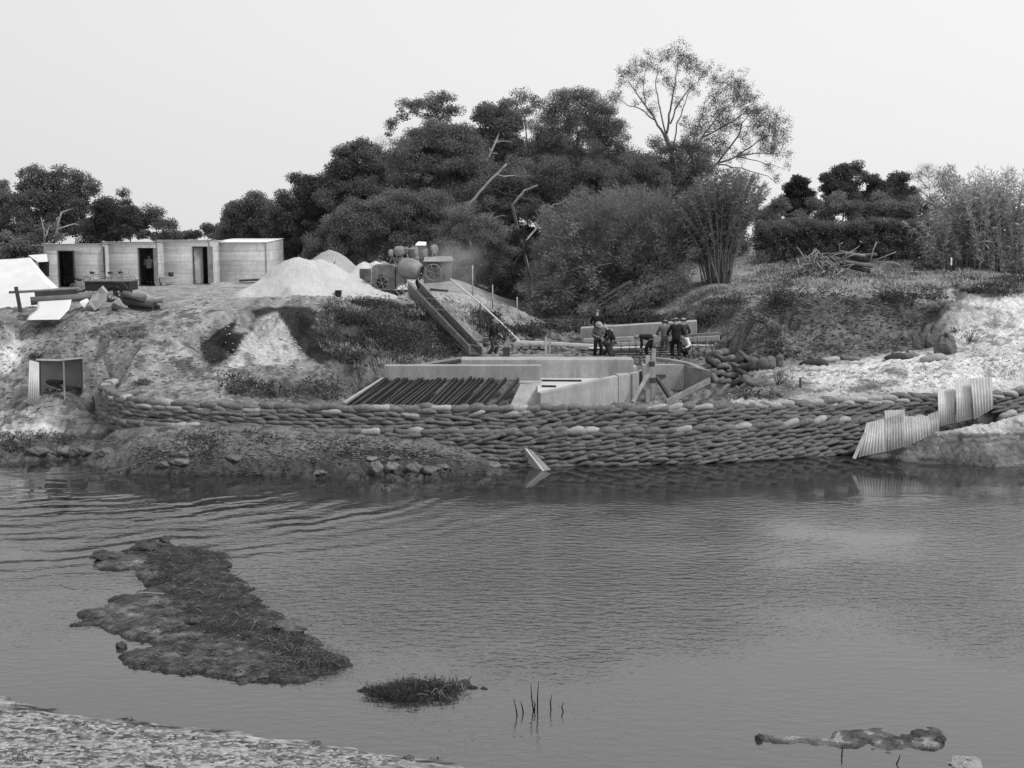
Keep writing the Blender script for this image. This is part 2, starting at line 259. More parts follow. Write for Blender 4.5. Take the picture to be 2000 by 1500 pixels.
# (px, py, z, tone)
G = [
 # far shore
 (-500, 905, -.02, .16), (0, 905, 0, .16), (130, 893, 0, .12), (240, 868, .0, .08), (285, 885, .0, .08), (250, 925, 0, .09), (480, 934, 0, .09), (700, 934, 0, .1), (850, 934, 0, .1), (960, 925, -.05, .08),
 (-500, 1000, -.6, .1), (0, 960, -.6, .1), (400, 985, -.7, .1), (1000, 960, -.8, .1), (1400, 950, -.8, .1), (1700, 930, -.5, .1), (2000, 940, -.4, .1), (2500, 940, -.4, .1), (200, 905, -.35, .1), (235, 890, -.2, .1),
 # left slope
 (-500, 850, .5, .2), (0, 865, .35, .15), (0, 848, .55, .45), (80, 835, .75, .4), (0, 820, .8, .25), (110, 860, .4, .14), (160, 830, .8, .14), (190, 850, .6, .12), (230, 840, .85, .12), (0, 790, 1.2, .22), (60, 795, 1.35, .2), (130, 790, 1.4, .2), (0, 740, 1.9, .3), (-500, 740, 2, .3), (50, 720, 2.3, .25), (30, 690, 2.7, .6), (0, 700, 2.6, .55), (140, 740, 2.1, .2), (175, 760, 1.8, .2),
 (0, 650, 3.6, .22), (-500, 650, 3.6, .2), (100, 650, 3.55, .2), (0, 625, 4.1, .2), (150, 620, 4.15, .24), (-500, 600, 4.3, .3), (0, 607, 4.3, .22), (150, 598, 4.4, .25), (300, 600, 4.4, .3), (200, 660, 3.4, .22), (120, 685, 3.0, .2), (200, 700, 2.8, .25), (260, 700, 2.8, .3), (255, 735, 2.15, .28), (350, 700, 2.7, .3), (350, 650, 3.6, .3), (290, 650, 3.6, .3), (380, 600, 4.5, .32), (300, 575, 4.6, .33),
 (320, 765, 1.85, .3), (270, 760, 1.8, .25), (400, 770, 1.8, .28), (400, 735, 2.1, .3), (500, 750, 1.95, .22), (500, 725, 2.2, .25), (600, 770, 1.7, .12), (560, 745, 1.95, .18), (650, 740, 1.9, .15), (650, 775, 1.4, .12), (430, 715, 2.3, .25), (395, 705, 2.45, .2),
 # cut hill, left
 (410, 665, 3.4, .1), (440, 640, 3.85, .1), (470, 690, 2.6, .35), (470, 628, 4.0, .3), (440, 610, 4.35, .32), (510, 600, 4.5, .1), (560, 585, 4.75, .3), (470, 585, 4.75, .33), (530, 575, 5.0, .3), (580, 578, 4.9, .3), (540, 625, 4.0, .35), (530, 660, 3.3, .42), (530, 700, 2.5, .42), (600, 720, 2.25, .33), (580, 690, 2.65, .4), (620, 607, 4.35, .1), (600, 603, 4.5, .1), (640, 690, 2.75, .1), (625, 650, 3.4, .1), (660, 715, 2.35, .12),
 # embankment
 (660, 596, 4.45, .25), (700, 590, 4.5, .3), (760, 586, 4.55, .3), (800, 583, 4.6, .35), (850, 578, 4.6, .4), (885, 572, 4.6, .4), (700, 640, 3.5, .13), (760, 640, 3.45, .13), (820, 640, 3.4, .14), (700, 700, 2.45, .1), (700, 725, 2.1, .14), (760, 705, 2.35, .1), (840, 700, 2.35, .16), (900, 692, 2.35, .2), (880, 650, 3.2, .22), (870, 605, 4.1, .3), (920, 625, 3.5, .22), (905, 570, 4.5, .4), (935, 600, 3.85, .3), (970, 640, 3.05, .25), (960, 680, 2.35, .2), (1015, 668, 2.5, .25), (1040, 670, 2.35, .15),
 # plateau
 (-500, 560, 4.6, .35), (0, 565, 4.5, .35), (130, 562, 4.6, .35), (300, 556, 4.6, .35), (420, 552, 4.6, .35), (560, 543, 4.6, .3), (700, 545, 4.6, .4), (850, 555, 4.6, .4), (890, 545, 4.6, .4), (500, 520, 4.6, .2), (700, 520, 4.6, .1), (850, 520, 4.6, .1), (0, 520, 4.6, .2), (-500, 520, 4.6, .2), (300, 520, 4.6, .2),
 # valley behind
 (960, 560, 3.4, .08), (1000, 600, 2.8, .08), (1040, 635, 2.5, .1), (1100, 645, 2.5, .14), (1050, 600, 3.0, .08), (1200, 622, 2.8, .12), (1270, 618, 3.1, .16), (1290, 600, 3.5, .2), (1340, 585, 3.9, .25), (1100, 655, 2.35, .14), (1250, 645, 2.4, .14), (1000, 520, 4.0, .08), (1150, 540, 4.0, .08), (1370, 570, 4.35, .25), (1390, 545, 4.8, .25), (1450, 535, 5.0, .25), (1310, 640, 2.6, .15), (1370, 655, 2.5, .15), (1400, 625, 3.3, .14), (1440, 600, 4.0, .2),
 # right side
 (1440, 655, 2.8, .12), (1385, 680, 2.35, .15), (1400, 705, 2.2, .15), (1455, 712, 2.15, .2), (1600, 706, 2.3, .2), (1700, 692, 2.45, .2), (1780, 682, 2.6, .15), (1480, 605, 4.35, .12), (1550, 583, 4.65, .13), (1640, 580, 4.7, .13), (1700, 580, 4.7, .14), (1800, 583, 4.65, .12), (1845, 592, 4.5, .14), (1850, 625, 3.9, .3), (1800, 655, 3.0, .13), (1840, 665, 2.95, .3), (1860, 690, 2.7, .45), (1530, 640, 3.35, .11), (1650, 640, 3.45, .11), (1750, 635, 3.5, .11), (1600, 672, 2.8, .14), (1700, 660, 3.05, .13), (1520, 680, 2.6, .15),
 (1600, 722, 2.2, .5), (1700, 715, 2.3, .65), (1750, 700, 2.45, .6), (1560, 745, 2.05, .45), (1480, 765, 1.85, .25), (1500, 730, 2.1, .3), (1600, 768, 1.9, .35), (1640, 745, 2.1, .6), (1700, 758, 1.95, .35), (1750, 735, 2.2, .6), (1780, 762, 1.95, .6), (1850, 735, 2.3, .65), (1850, 760, 2.0, .65), (1900, 650, 3.3, .6), (1900, 600, 4.2, .6), (1950, 590, 4.45, .65), (2000, 580, 4.6, .65), (2000, 620, 3.9, .62), (2000, 700, 2.8, .6), (1940, 700, 2.75, .6), (2000, 750, 2.2, .62), (1960, 745, 2.15, .62), (2500, 620, 4.0, .6), (2500, 750, 2.2, .6),
 (2000, 800, 1.55, .6), (1960, 820, 1.35, .55), (1900, 832, 1.2, .5), (1830, 842, 1.05, .3), (1780, 852, .9, .2), (2000, 842, 1.0, .25), (2000, 875, .5, .2), (1900, 878, .5, .17), (1800, 880, .42, .17), (1740, 885, .3, .17), (1690, 900, .0, .14), (1760, 905, .02, .12), (1850, 908, .0, .2), (2000, 911, 0, .25), (2500, 911, 0, .2), (2500, 850, .9, .3),
 # upper right
 (1700, 545, 4.95, .22), (1780, 570, 4.75, .3), (1900, 565, 4.75, .25), (2000, 555, 4.85, .2), (2000, 530, 5.0, .25), (2500, 540, 5, .2), (1850, 520, 5.3, .25), (1560, 545, 4.85, .3), (1500, 500, 5.5, .15), (1700, 500, 5.5, .2), (2000, 500, 5.5, .2), (2500, 500, 5.5, .2), (1600, 560, 4.8, .3),
 # near bank
 (-500, 1330, 0, .35), (0, 1368, 0, .4), (130, 1390, 0, .35), (400, 1422, 0, .3), (600, 1447, 0, .3), (800, 1477, 0, .25), (900, 1492, 0, .25), (1050, 1530, 0, .2), (1300, 1540, -.06, .3), (0, 1250, -.5, .1), (-500, 1200, -.5, .1), (400, 1350, -.5, .1), (900, 1400, -.6, .1), (1300, 1440, -.6, .1), (2000, 1440, -.5, .1), (2500, 1440, -.5, .1), (1700, 1530, -.1, .3), (2100, 1530, -.1, .3),
]
tin = []
for a, b, z, t in G:
    p = GZ(a, b, z); tin.append((p.x, p.y, z, t))
def W(x, y, z, t): tin.append((x, y, z, t))
# pit around the concrete works
for a, b in ((-8, 45), (-8.2, 48), (-6.5, 50.6), (-4, 51), (0, 51.2)): W(a, b, 1.5 if a < -7 else 1.0, .12)
for a, b in ((-6, 44.5), (-3, 44.5), (0, 44.5), (3, 44.8), (6.2, 45.2), (-5, 48), (-1, 48), (2, 48), (4.5, 48.5), (7, 48.5), (2, 51.5), (5, 51.0), (6.9, 50.6), (7.6, 49.6)): W(a, b, .9, .2)
for a, b in ((-5, 53.5), (-2, 53), (2, 53.2), (5, 53.2), (5.6, 52.3), (8, 53), (10, 54.5), (6, 57), (2, 57), (9, 59), (-2.5, 55)): W(a, b, 2.1, .16)
W(9.4, 45.6, 1.7, .4); W(8.2, 50.5, 1.5, .2)
# outer ring, far and near
for a in (-120, -60, -20): W(a, 135, 4.6, .2)
for a in (0, 20): W(a, 135, 4.7, .15)
for a in (50, 120): W(a, 135, 5.4, .2)
for a in (-14, -7, 0): W(a, 10.0, 3.2, .3)
W(7, 10, 2.8, .3); W(14, 10, 2.8, .3); W(-7, 16.3, .95, .36); W(-3, 16.3, .8, .35); W(1, 16.3, .45, .33); W(-7.3, 18.6, .45, .38); W(-13, 16, 1.1, .36)
# wall step
s = 0.0
while s <= WL:
    p, t, n = wall_at(s); q = p - n * .05; px = proj(p.x, p.y, 2)[0]
    pit = 660 < px < 1345
    W(q.x, q.y, 1.62, .12)
    if pit: k = p - n * .75; W(k.x, k.y, 1.25, .12)
    elif px > 300: k = p - n * .8; W(k.x, k.y, 1.8, .2 if px < 1400 else .4)
    q = p + n * .2; W(q.x, q.y, 1.45 if px < 950 else 1.15, .1)
    if px > 985: q = p + n * .42; W(q.x, q.y, -.5 if px < 1690 else .2, .08)
    elif px > 250:
        q = p + n * .5; h = np.interp(px, [250, 300, 420, 520, 700, 830, 900, 985], [1.0, 1.15, 1.3, 1.25, 1.12, 1.02, .75, .1]); W(q.x, q.y, float(h), .16)
    else: q = p + n * .5; W(q.x, q.y, .95, .13)
    s += 0.9
for a, b, z, t in ((300, 862, .95, .15), (420, 850, 1.08, .17), (520, 852, 1.0, .19), (600, 858, .9, .2), (700, 862, .88, .19), (760, 845, 1.1, .2), (800, 858, .92, .18), (870, 880, .6, .14), (930, 893, .35, .14), (350, 895, .5, .12), (460, 890, .5, .12), (560, 895, .42, .12), (660, 885, .55, .07), (740, 890, .45, .08), (820, 905, .3, .08), (640, 912, .22, .08), (760, 918, .15, .09), (320, 915, .15, .08), (560, 918, .15, .08)):
    p = GZ(a, b, z); W(p.x, p.y, z, t)
pts = []; keep = []
for q in tin:
    if all((q[0] - k[0]) ** 2 + (q[1] - k[1]) ** 2 > 0.02 for k in keep): keep.append(q)
tin = np.array(keep)
vo, eo, fo, _, _, _ = delaunay_2d_cdt([Vector((q[0], q[1])) for q in keep], [], [], 0, 1e-5)
vo = np.array([(v.x, v.y) for v in vo])
idx = [int(np.argmin((tin[:, 0] - v[0]) ** 2 + (tin[:, 1] - v[1]) ** 2)) for v in vo]
NR, NC = 900, 640
# denser rows around the far bank where the ground is steep
ys = np.concatenate([np.geomspace(11, 39.5, 190, endpoint=False), np.linspace(39.5, 66, 480, endpoint=False), np.geomspace(66, 134, 230)])
us = np.linspace(-.60, .60, NC)
GY, GU = np.meshgrid(ys, us, indexing='ij'); GX = GU * GY
X = GX.ravel(); Yv = GY.ravel(); Z = np.full(X.shape, 0.5); TN = np.full(X.shape, .2)
# jitter lookup so tone borders and ridges are not straight
JX = fbm(X * .8, Yv * .8, 3, 5) * .5; JY = fbm(X * .8, Yv * .8, 3, 9) * .5
jm = np.ones(X.shape)
pxs, pys = proj(X, Yv, Z * 0 + 1.5)
wd = np.full(X.shape, 9.0)
for q in wp[::4]: wd = np.minimum(wd, np.hypot(X - q.x, Yv - q.y))
damp = np.clip((wd - .5) / 1.5, 0, 1)
LX = X + JX * damp; LY = Yv + JY * damp
for f in fo:
    a, b, c = (vo[i] for i in f); A = [tin[idx[i]] for i in f]
    k = np.nonzero((LX >= min(a[0], b[0], c[0])) & (LX <= max(a[0], b[0], c[0])) & (LY >= min(a[1], b[1], c[1])) & (LY <= max(a[1], b[1], c[1])))[0]
    if not len(k): continue
    den = (b[1] - c[1]) * (a[0] - c[0]) + (c[0] - b[0]) * (a[1] - c[1])
    if abs(den) < 1e-9: continue
    w0 = ((b[1] - c[1]) * (LX[k] - c[0]) + (c[0] - b[0]) * (LY[k] - c[1])) / den; w1 = ((c[1] - a[1]) * (LX[k] - c[0]) + (a[0] - c[0]) * (LY[k] - c[1])) / den; w2 = 1 - w0 - w1
    m = (w0 >= -1e-6) & (w1 >= -1e-6) & (w2 >= -1e-6); k = k[m]
    Z[k] = w0[m] * A[0][2] + w1[m] * A[1][2] + w2[m] * A[2][2]; TN[k] = w0[m] * A[0][3] + w1[m] * A[1][3] + w2[m] * A[2][3]
def blur(a, n, r):
    a = a.reshape(NR, NC)
    for _ in range(n):
        b = np.pad(a, 1, mode='edge'); a = (b[:-2, 1:-1] + b[2:, 1:-1] + b[1:-1, :-2] + b[1:-1, 2:] + 2 * a) / 6 if r else a
    return a.ravel()
Zs = blur(Z, 14, 1); Z = Z * (1 - damp) + Zs * damp; TN = blur(TN, 10, 1)
PX, PY = proj(X, Yv, Z)
# roughness of the relief
amp = .16 + .0 * X
amp = np.where(PY > 1300, .03, amp)
amp = np.where((PY < 575) & (PX < 900), .04, amp)
flat = inpoly(PX, PY, [(1500, 700), (1900, 640), (2100, 560), (2100, 830), (1820, 845), (1500, 765)]); amp = np.where(flat, .09, amp)
amp = np.where(inpoly(PX, PY, [(240, 590), (420, 560), (480, 590), (400, 640), (380, 700), (440, 740), (400, 770), (250, 760), (180, 740)]), .05, amp)
amp = np.where(inpoly(PX, PY, [(1670, 905), (1740, 870), (1850, 840), (2200, 838), (2200, 925), (1680, 925)]), .035, amp)
amp = np.where(Yv > 70, .06, amp)
amp = np.where((PX < 640) & (PY < 840) & (PY > 570), amp * .55, amp)
amp = blur(amp, 6, 1) * (.25 + .75 * damp)
n1 = fbm(X * .55, Yv * .55, 5, 1, .55); n2 = fbm(X * 2.6, Yv * 2.6, 3, 2, .55); n3 = fbm(X * .9, Yv * .9, 3, 4)
# ridged relief on the cut faces and in the mud
Z = Z + amp * (n1 * 1.6 + n2 * .7 - np.abs(n3) * .8 + .25)
under = inpoly(*proj(X, Yv, Z), [(-900, 965), (400, 975), (1000, 950), (1650, 935), (3000, 935), (3000, 1400), (1300, 1460), (900, 1440), (400, 1370), (0, 1310), (-900, 1250)]); Z = np.where(under, np.minimum(Z, -.35), Z)
n4 = fbm(X * 7.0, Yv * 7.0, 2, 12, .5); Z = Z + np.where((PY < 1000) & (PY > 560) & (Yv < 66), (n4 + .6 * np.abs(fbm(X * 3.4, Yv * 3.4, 2, 19))) * .15 * (.3 + .7 * damp) * (amp / .12), 0)
PX, PY = proj(X, Yv, Z)
pn_ = fbm(X * .7, Yv * .7, 3, 77)
def paint(poly, tone, jag=10, mix=1.0, seed=0):
    global TN
    x0 = min(p[0] for p in poly) - 40; x1 = max(p[0] for p in poly) + 40; y0 = min(p[1] for p in poly) - 30; y1 = max(p[1] for p in poly) + 30
    k = np.nonzero((PX > x0) & (PX < x1) & (PY > y0) & (PY < y1))[0]
    if not len(k): return
    qx = PX[k] + fbm(X[k] * 1.1, Yv[k] * 1.1, 4, 31 + seed) * jag * 2; qy = PY[k] + fbm(X[k] * 1.1, Yv[k] * 1.1, 4, 41 + seed) * jag * 1.3
    d = polydist(qx, qy, poly); a = np.clip(d / 4 + .5, 0, 1) * mix
    TN[k] = TN[k] * (1 - a) + tone * a
paint([(392, 700), (398, 670), (425, 645), (462, 622), (455, 650), (492, 645), (470, 670), (448, 700), (420, 716)], .035, 5)
paint([(250, 860), (420, 845), (700, 850), (830, 850), (800, 878), (640, 872), (480, 888), (330, 885)], .17, 16, .7)
paint([(492, 612), (515, 598), (560, 596), (605, 602), (620, 612), (615, 640), (640, 660), (650, 700), (625, 715), (598, 690), (575, 665), (555, 635), (540, 610), (500, 624)], .035, 5)
paint([(462, 690), (480, 655), (505, 625), (540, 615), (560, 640), (590, 690), (590, 712), (470, 718), (440, 725)], .42, 6)
paint([(640, 592), (700, 585), (780, 592), (840, 620), (900, 680), (860, 695), (740, 705), (690, 725), (650, 700), (640, 660), (622, 620)], .09, 14, .8)
paint([(1375, 690), (1400, 650), (1450, 610), (1480, 592), (1560, 578), (1700, 580), (1835, 588), (1848, 608), (1800, 640), (1790, 680), (1700, 695), (1560, 715), (1470, 715)], .13, 10, .75)
paint([(1478, 596), (1560, 578), (1700, 578), (1838, 586), (1848, 610), (1800, 640), (1760, 625), (1650, 612), (1560, 618), (1480, 625)], .075, 12, .9, 3)
paint([(1300, 640), (1340, 590), (1390, 560), (1480, 545), (1540, 560), (1480, 590), (1400, 620), (1380, 650)], .2, 14, .8)
paint([(1430, 530), (1600, 545), (1800, 560), (2100, 545), (2100, 575), (1900, 590), (1700, 578), (1500, 578)], .3, 14, .5)
paint([(1880, 545), (2000, 545), (2100, 555), (2100, 572), (1900, 580), (1850, 600)], .1, 10, .9)
paint([(0, 860), (110, 850), (200, 845), (260, 860), (230, 880), (120, 895), (0, 905)], .09, 8, .8)
paint([(0, 838), (60, 832), (120, 840), (60, 856), (0, 858)], .5, 12, .9)
paint([(0, 680), (45, 688), (35, 712), (0, 735)], .65, 8, .95); paint([(0, 800), (60, 797), (70, 815), (0, 820)], .42, 8, .8)
paint([(240, 925), (300, 880), (420, 885), (600, 895), (680, 872), (850, 885), (960, 905), (950, 935), (600, 945), (240, 940)], .06, 10, .85)
paint([(640, 895), (660, 878), (720, 874), (850, 884), (900, 895), (760, 893)], .035, 8, .9)
paint([(180, 645), (250, 632), (300, 640), (290, 655), (200, 668)], .11, 14, .8); paint([(50, 640), (180, 640), (180, 655), (40, 660)], .14, 14, .7); paint([(340, 648), (392, 645), (392, 655), (340, 662)], .13, 5, .6)
paint([(0, 612), (110, 622), (150, 632), (60, 642), (0, 640)], .13, 14, .7)
paint([(450, 740), (500, 735), (640, 750), (660, 785), (560, 785), (440, 775)], .1, 14, .7)
TN = np.where(inpoly(PX, PY, [(1700, 900), (1780, 862), (1850, 846), (2200, 846), (2200, 915)]), .15 + .04 * np.sin(Z * 42 + pn_ * 4), TN)
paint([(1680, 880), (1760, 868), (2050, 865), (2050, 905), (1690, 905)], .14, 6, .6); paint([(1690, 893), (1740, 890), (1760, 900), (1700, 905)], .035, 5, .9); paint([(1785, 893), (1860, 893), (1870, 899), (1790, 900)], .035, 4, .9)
paint([(1395, 770), (1450, 750), (1560, 745), (1600, 765), (1500, 780)], .15, 12, .8); paint([(1720, 725), (1745, 712), (1780, 722), (1770, 740), (1740, 735)], .16, 8, .8); paint([(1660, 742), (1740, 745), (1760, 760), (1680, 762)], .25, 10, .8)
# patchiness
pn = fbm(X * 1.7, Yv * 1.7, 4, 21); pn2 = fbm(X * 5.5, Yv * 5.5, 3, 27)
lf = (PX < 640) & (PY > 560) & (PY < 800) & (TN > .13) & (TN < .38); TN = np.where(lf, .21 + (TN - .21) * .7, TN)
TN = np.where(TN > .2, .2 + (TN - .2) * .8, TN) * np.where((TN < .4), .95, 1.05)
TN = TN * np.clip(1 + (pn * .4 + pn2 * .5) * np.where(TN > .32, .35, 1), .4, 1.6)
tuf = (fbm(X * 2.2, Yv * 2.2, 4, 51) > .23) & (PY > 600) & (PY < 860); TN = np.where(tuf, TN * .5, TN)
TN = np.where(Z < .06, TN * .5, TN)
beach = PY > 1355; bn = fbm(X * 1.3, Yv * 5.0, 4, 88); bn2 = fbm(X * 5, Yv * 16, 3, 89); TN = np.where(beach, np.clip(.2 * (1 + bn * 1.8 + bn2 * 1.4), .04, .6), TN)
TN = np.clip(TN, .02, .8)
ii = np.arange(NR * NC).reshape(NR, NC)
Q = np.stack([ii[:-1, :-1], ii[:-1, 1:], ii[1:, 1:], ii[1:, :-1]], -1).reshape(-1, 4)
VT = np.stack([X, Yv, Z], 1)
ground = link('ground', quads_mesh('ground', VT, Q, 'ground_mat', TN, True)); tag(ground, kind='structure')
bvh = BVHTree.FromPolygons([tuple(v) for v in VT.tolist()], Q.tolist())
ti = np.arange(NR * NC)
def H(x, y):
    r = bvh.ray_cast(Vector((x, y, 60)), Vector((0, 0, -1))); return r[0].z if r[0] is not None else 4.6
def GP(px, py):
    r = bvh.ray_cast(Vector((0, 0, CH)), ray(px, py).normalized())
    return r[0] if r[0] is not None else P(px, py, 120)
# outlying country to the horizon (below the fine ground so that nothing coincides)
mb = MB(); mb.add([(-3000, 133.5, 4.35), (3000, 133.5, 4.35), (3000, 4000, -70), (-3000, 4000, -70)], [(0, 1, 2, 3)])
mb.add([(-3000, 60, 4.2), (-79, 133.5, 4.2), (-3000, 133.5, 4.2)], [(0, 1, 2)]); mb.add([(3000, 60, 4.2), (3000, 133.5, 4.2), (79, 133.5, 4.2)], [(0, 1, 2)])
me = mb.mesh('plain', 'ground_mat'); a = me.attributes.new('tone', 'FLOAT', 'POINT'); a.data.foreach_set('value', [.16] * len(me.vertices)); tag(link('plain', me), kind='structure')
# ---------------------------------------------------------------- water
wm = bpy.data.materials.new('water_mat'); wm.use_nodes = True; nt = wm.node_tree; N = nt.nodes; L = nt.links; b = N['Principled BSDF']
b.inputs['Base Color'].default_value = (.028, .028, .028, 1); b.inputs['Roughness'].default_value = 0.05; b.inputs['IOR'].default_value = 2.2; b.inputs['Specular IOR Level'].default_value = .5
tc = N.new('ShaderNodeTexCoord')
def nnoise(sc, stretch, det=3, rot=0):
    mp = N.new('ShaderNodeMapping'); mp.inputs['Scale'].default_value = stretch; mp.inputs['Rotation'].default_value = (0, 0, rot); L.new(tc.outputs['Object'], mp.inputs[0])
    n = N.new('ShaderNodeTexNoise'); n.inputs['Scale'].default_value = sc; n.inputs['Detail'].default_value = det; L.new(mp.outputs[0], n.inputs['Vector']); return n.outputs['Fac']
def math_(op, a, c, clamp=False):
    m = N.new('ShaderNodeMath'); m.operation = op; m.use_clamp = clamp
    for i, v in enumerate((a, c)):
        if isinstance(v, (int, float)): m.inputs[i].default_value = v
        else: L.new(v, m.inputs[i])
    return m.outputs[0]
def rings(cx, cy, sc, reach0, reach1, dist=2.5):
    mp = N.new('ShaderNodeMapping'); mp.inputs['Location'].default_value = (-cx, -cy, 0); L.new(tc.outputs['Object'], mp.inputs[0])
    wv = N.new('ShaderNodeTexWave'); wv.wave_type = 'RINGS'; wv.rings_direction = 'Z'; wv.inputs['Scale'].default_value = sc; wv.inputs['Distortion'].default_value = dist; wv.inputs['Detail'].default_value = 3; wv.inputs['Detail Scale'].default_value = 1.2
    L.new(mp.outputs[0], wv.inputs['Vector'])
    ln = N.new('ShaderNodeVectorMath'); ln.operation = 'LENGTH'; L.new(mp.outputs[0], ln.inputs[0])
    mr = N.new('ShaderNodeMapRange'); mr.interpolation_type = 'SMOOTHSTEP'; L.new(ln.outputs['Value'], mr.inputs[0]); mr.inputs[1].default_value = reach0; mr.inputs[2].default_value = reach1; mr.inputs[3].default_value = 1; mr.inputs[4].default_value = 0
    return math_('MULTIPLY', wv.outputs['Fac'], mr.outputs[0])
c1 = GZ(230, 868, 0); c2 = GZ(1690, 900, 0)
brk = nnoise(.5, (1, 1, 1), 4); bm = N.new('ShaderNodeMapRange'); L.new(brk, bm.inputs[0]); bm.inputs[1].default_value = .38; bm.inputs[2].default_value = .62; bm.inputs[3].default_value = .1; bm.inputs[4].default_value = 1.2
h1 = math_('MULTIPLY', math_('ADD', math_('MULTIPLY', rings(c1.x, c1.y, .34, 9, 22, 7), .085), math_('MULTIPLY', rings(c1.x, c1.y, .62, 6, 17, 9), .04)), bm.outputs[0])
h2 = math_('MULTIPLY', rings(c2.x, c2.y, .5, 3, 10, 9.0), .012)
calm = nnoise(.11, (1, 1.3, 1), 3, .4); cm = N.new('ShaderNodeMapRange'); L.new(calm, cm.inputs[0]); cm.inputs[1].default_value = .35; cm.inputs[2].default_value = .65; cm.inputs[3].default_value = .25; cm.inputs[4].default_value = 1.5
rip = math_('MULTIPLY', math_('ADD', math_('MULTIPLY', nnoise(2.6, (1, 2.2, 1), 3, .15), .034), math_('MULTIPLY', nnoise(9, (1, 1.5, 1), 3, -.2), .010)), cm.outputs[0])
sxyz = N.new('ShaderNodeSeparateXYZ'); L.new(tc.outputs['Object'], sxyz.inputs[0]); nm_ = math_('ADD', sxyz.outputs['Y'], math_('MULTIPLY', nnoise(.35, (1, 1, 1), 3), 5)); ym = N.new('ShaderNodeMapRange'); ym.interpolation_type = 'SMOOTHSTEP'; L.new(nm_, ym.inputs[0]); ym.inputs[1].default_value = 37.2; ym.inputs[2].default_value = 40.2; ym.inputs[3].default_value = 1; ym.inputs[4].default_value = .05
rip = math_('MULTIPLY', rip, ym.outputs[0])
y2 = N.new('ShaderNodeMapRange'); y2.interpolation_type = 'SMOOTHSTEP'; L.new(nm_, y2.inputs[0]); y2.inputs[1].default_value = 23.0; y2.inputs[2].default_value = 27.5; y2.inputs[3].default_value = .32; y2.inputs[4].default_value = 1.15; rip = math_('MULTIPLY', rip, y2.outputs[0])
h1 = math_('MULTIPLY', h1, ym.outputs[0]); h2 = math_('MULTIPLY', h2, ym.outputs[0])
ht = math_('ADD', math_('ADD', h1, h2), rip)
bp = N.new('ShaderNodeBump'); bp.inputs['Strength'].default_value = 1; bp.inputs['Distance'].default_value = 1.0; L.new(ht, bp.inputs['Height']); L.new(bp.outputs[0], b.inputs['Normal'])
M['water_mat'] = wm
mb = MB(); mb.add([(-60, 5, 0), (60, 5, 0), (60, 50, 0), (-60, 50, 0)], [(0, 1, 2, 3)])
mb = MB(); mb.add([(-29, 11.5, 0), (29, 11.5, 0), (29, 43.2, 0), (-29, 43.2, 0)], [(0, 1, 2, 3)])
tag(mb.build('water', 'water_mat'), kind='structure')
# ---------------------------------------------------------------- islands
def patch(name, poly_px, hmax, slope, res, tonef, rough=.05, kind='structure', m='mud_mat', label=None, cat=None, zr=0.0):
    pl = [tuple(GZ(a, b_, 0).xy) for a, b_ in poly_px]; x0 = min(p[0] for p in pl) - .3; x1 = max(p[0] for p in pl) + .3; y0 = min(p[1] for p in pl) - .3; y1 = max(p[1] for p in pl) + .3
    nx = int((x1 - x0) / res) + 2; ny = int((y1 - y0) / res) + 2
    yy, xx = np.meshgrid(np.linspace(y0, y1, ny), np.linspace(x0, x1, nx), indexing='ij'); xx = xx.ravel(); yy = yy.ravel()
    d = polydist(xx + fbm(xx * 2.2, yy * 2.2, 4, 61) * .45, yy + fbm(xx * 2.2, yy * 2.2, 4, 71) * .45, pl)
    z = np.minimum(d * slope, hmax * (1 - np.exp(-np.maximum(d, 0) * slope / hmax))) + np.where(d > 0, rough * (fbm(xx * 1.6, yy * 1.6, 5, 81, .6) + .15) + rough * .8 * fbm(xx * 5, yy * 5, 4, 85, .65), 0); z = np.maximum(z, -.25)
    px, py = proj(xx, yy, z); tn = tonef(px, py, xx, yy, d) * np.where(z < .035, .45, 1)
    i2 = np.arange(nx * ny).reshape(ny, nx); q = np.stack([i2[:-1, :-1], i2[:-1, 1:], i2[1:, 1:], i2[1:, :-1]], -1).reshape(-1, 4)
    q = q[(d[q] > -.28).any(1)]
    o = link(name, quads_mesh(name, np.stack([xx, yy, z], 1), q, m, np.clip(tn, .012, .7), True)); tag(o, label, cat, kind=kind)
    return o, BVHTree.FromPolygons(np.stack([xx, yy, z], 1).tolist(), q.tolist())
isl_px = [(165, 1092), (200, 1078), (255, 1080), (262, 1066), (320, 1060), (400, 1068), (420, 1082), (455, 1100), (475, 1130), (480, 1148), (520, 1175), (540, 1205), (600, 1225), (598, 1240), (640, 1265), (680, 1303), (610, 1320), (545, 1335), (450, 1328), (400, 1318), (330, 1315), (235, 1300), (232, 1278), (300, 1262), (240, 1242), (200, 1228), (150, 1212), (148, 1200), (200, 1180), (260, 1162), (285, 1140), (270, 1118), (215, 1110)]
def isl_tone(px, py, x, y, d):
    t = .045 + .0 * px
    dark = polydist(px + fbm(x, y, 3, 5) * 50, py + fbm(x, y, 3, 6) * 25, [(250, 1065), (420, 1070), (480, 1140), (540, 1210), (690, 1300), (560, 1300), (500, 1260), (380, 1230), (330, 1180), (290, 1150), (290, 1110)])
    t = np.where(dark > 0, .026, t)
    t = np.where((fbm(x * 1.4, y * 2.5, 4, 15) > .18) & (dark < 0), .08, t)
    return t * np.clip(1 + fbm(x * 4, y * 6, 5, 16, .65) * 1.8, .3, 2.2)
island, bvh_i = patch('island', isl_px, .12, .35, .05, isl_tone, .06)
tuft_px = [(690, 1342), (745, 1340), (800, 1334), (860, 1334), (905, 1343), (930, 1350), (900, 1360), (850, 1372), (790, 1366), (735, 1357), (710, 1358)]
tuft, bvh_t = patch('mud_bank', tuft_px, .10, .7, .04, lambda px, py, x, y, d: .05 * np.clip(1 + fbm(x * 4, y * 4, 3, 6) * 1.2, .3, 2), .06)
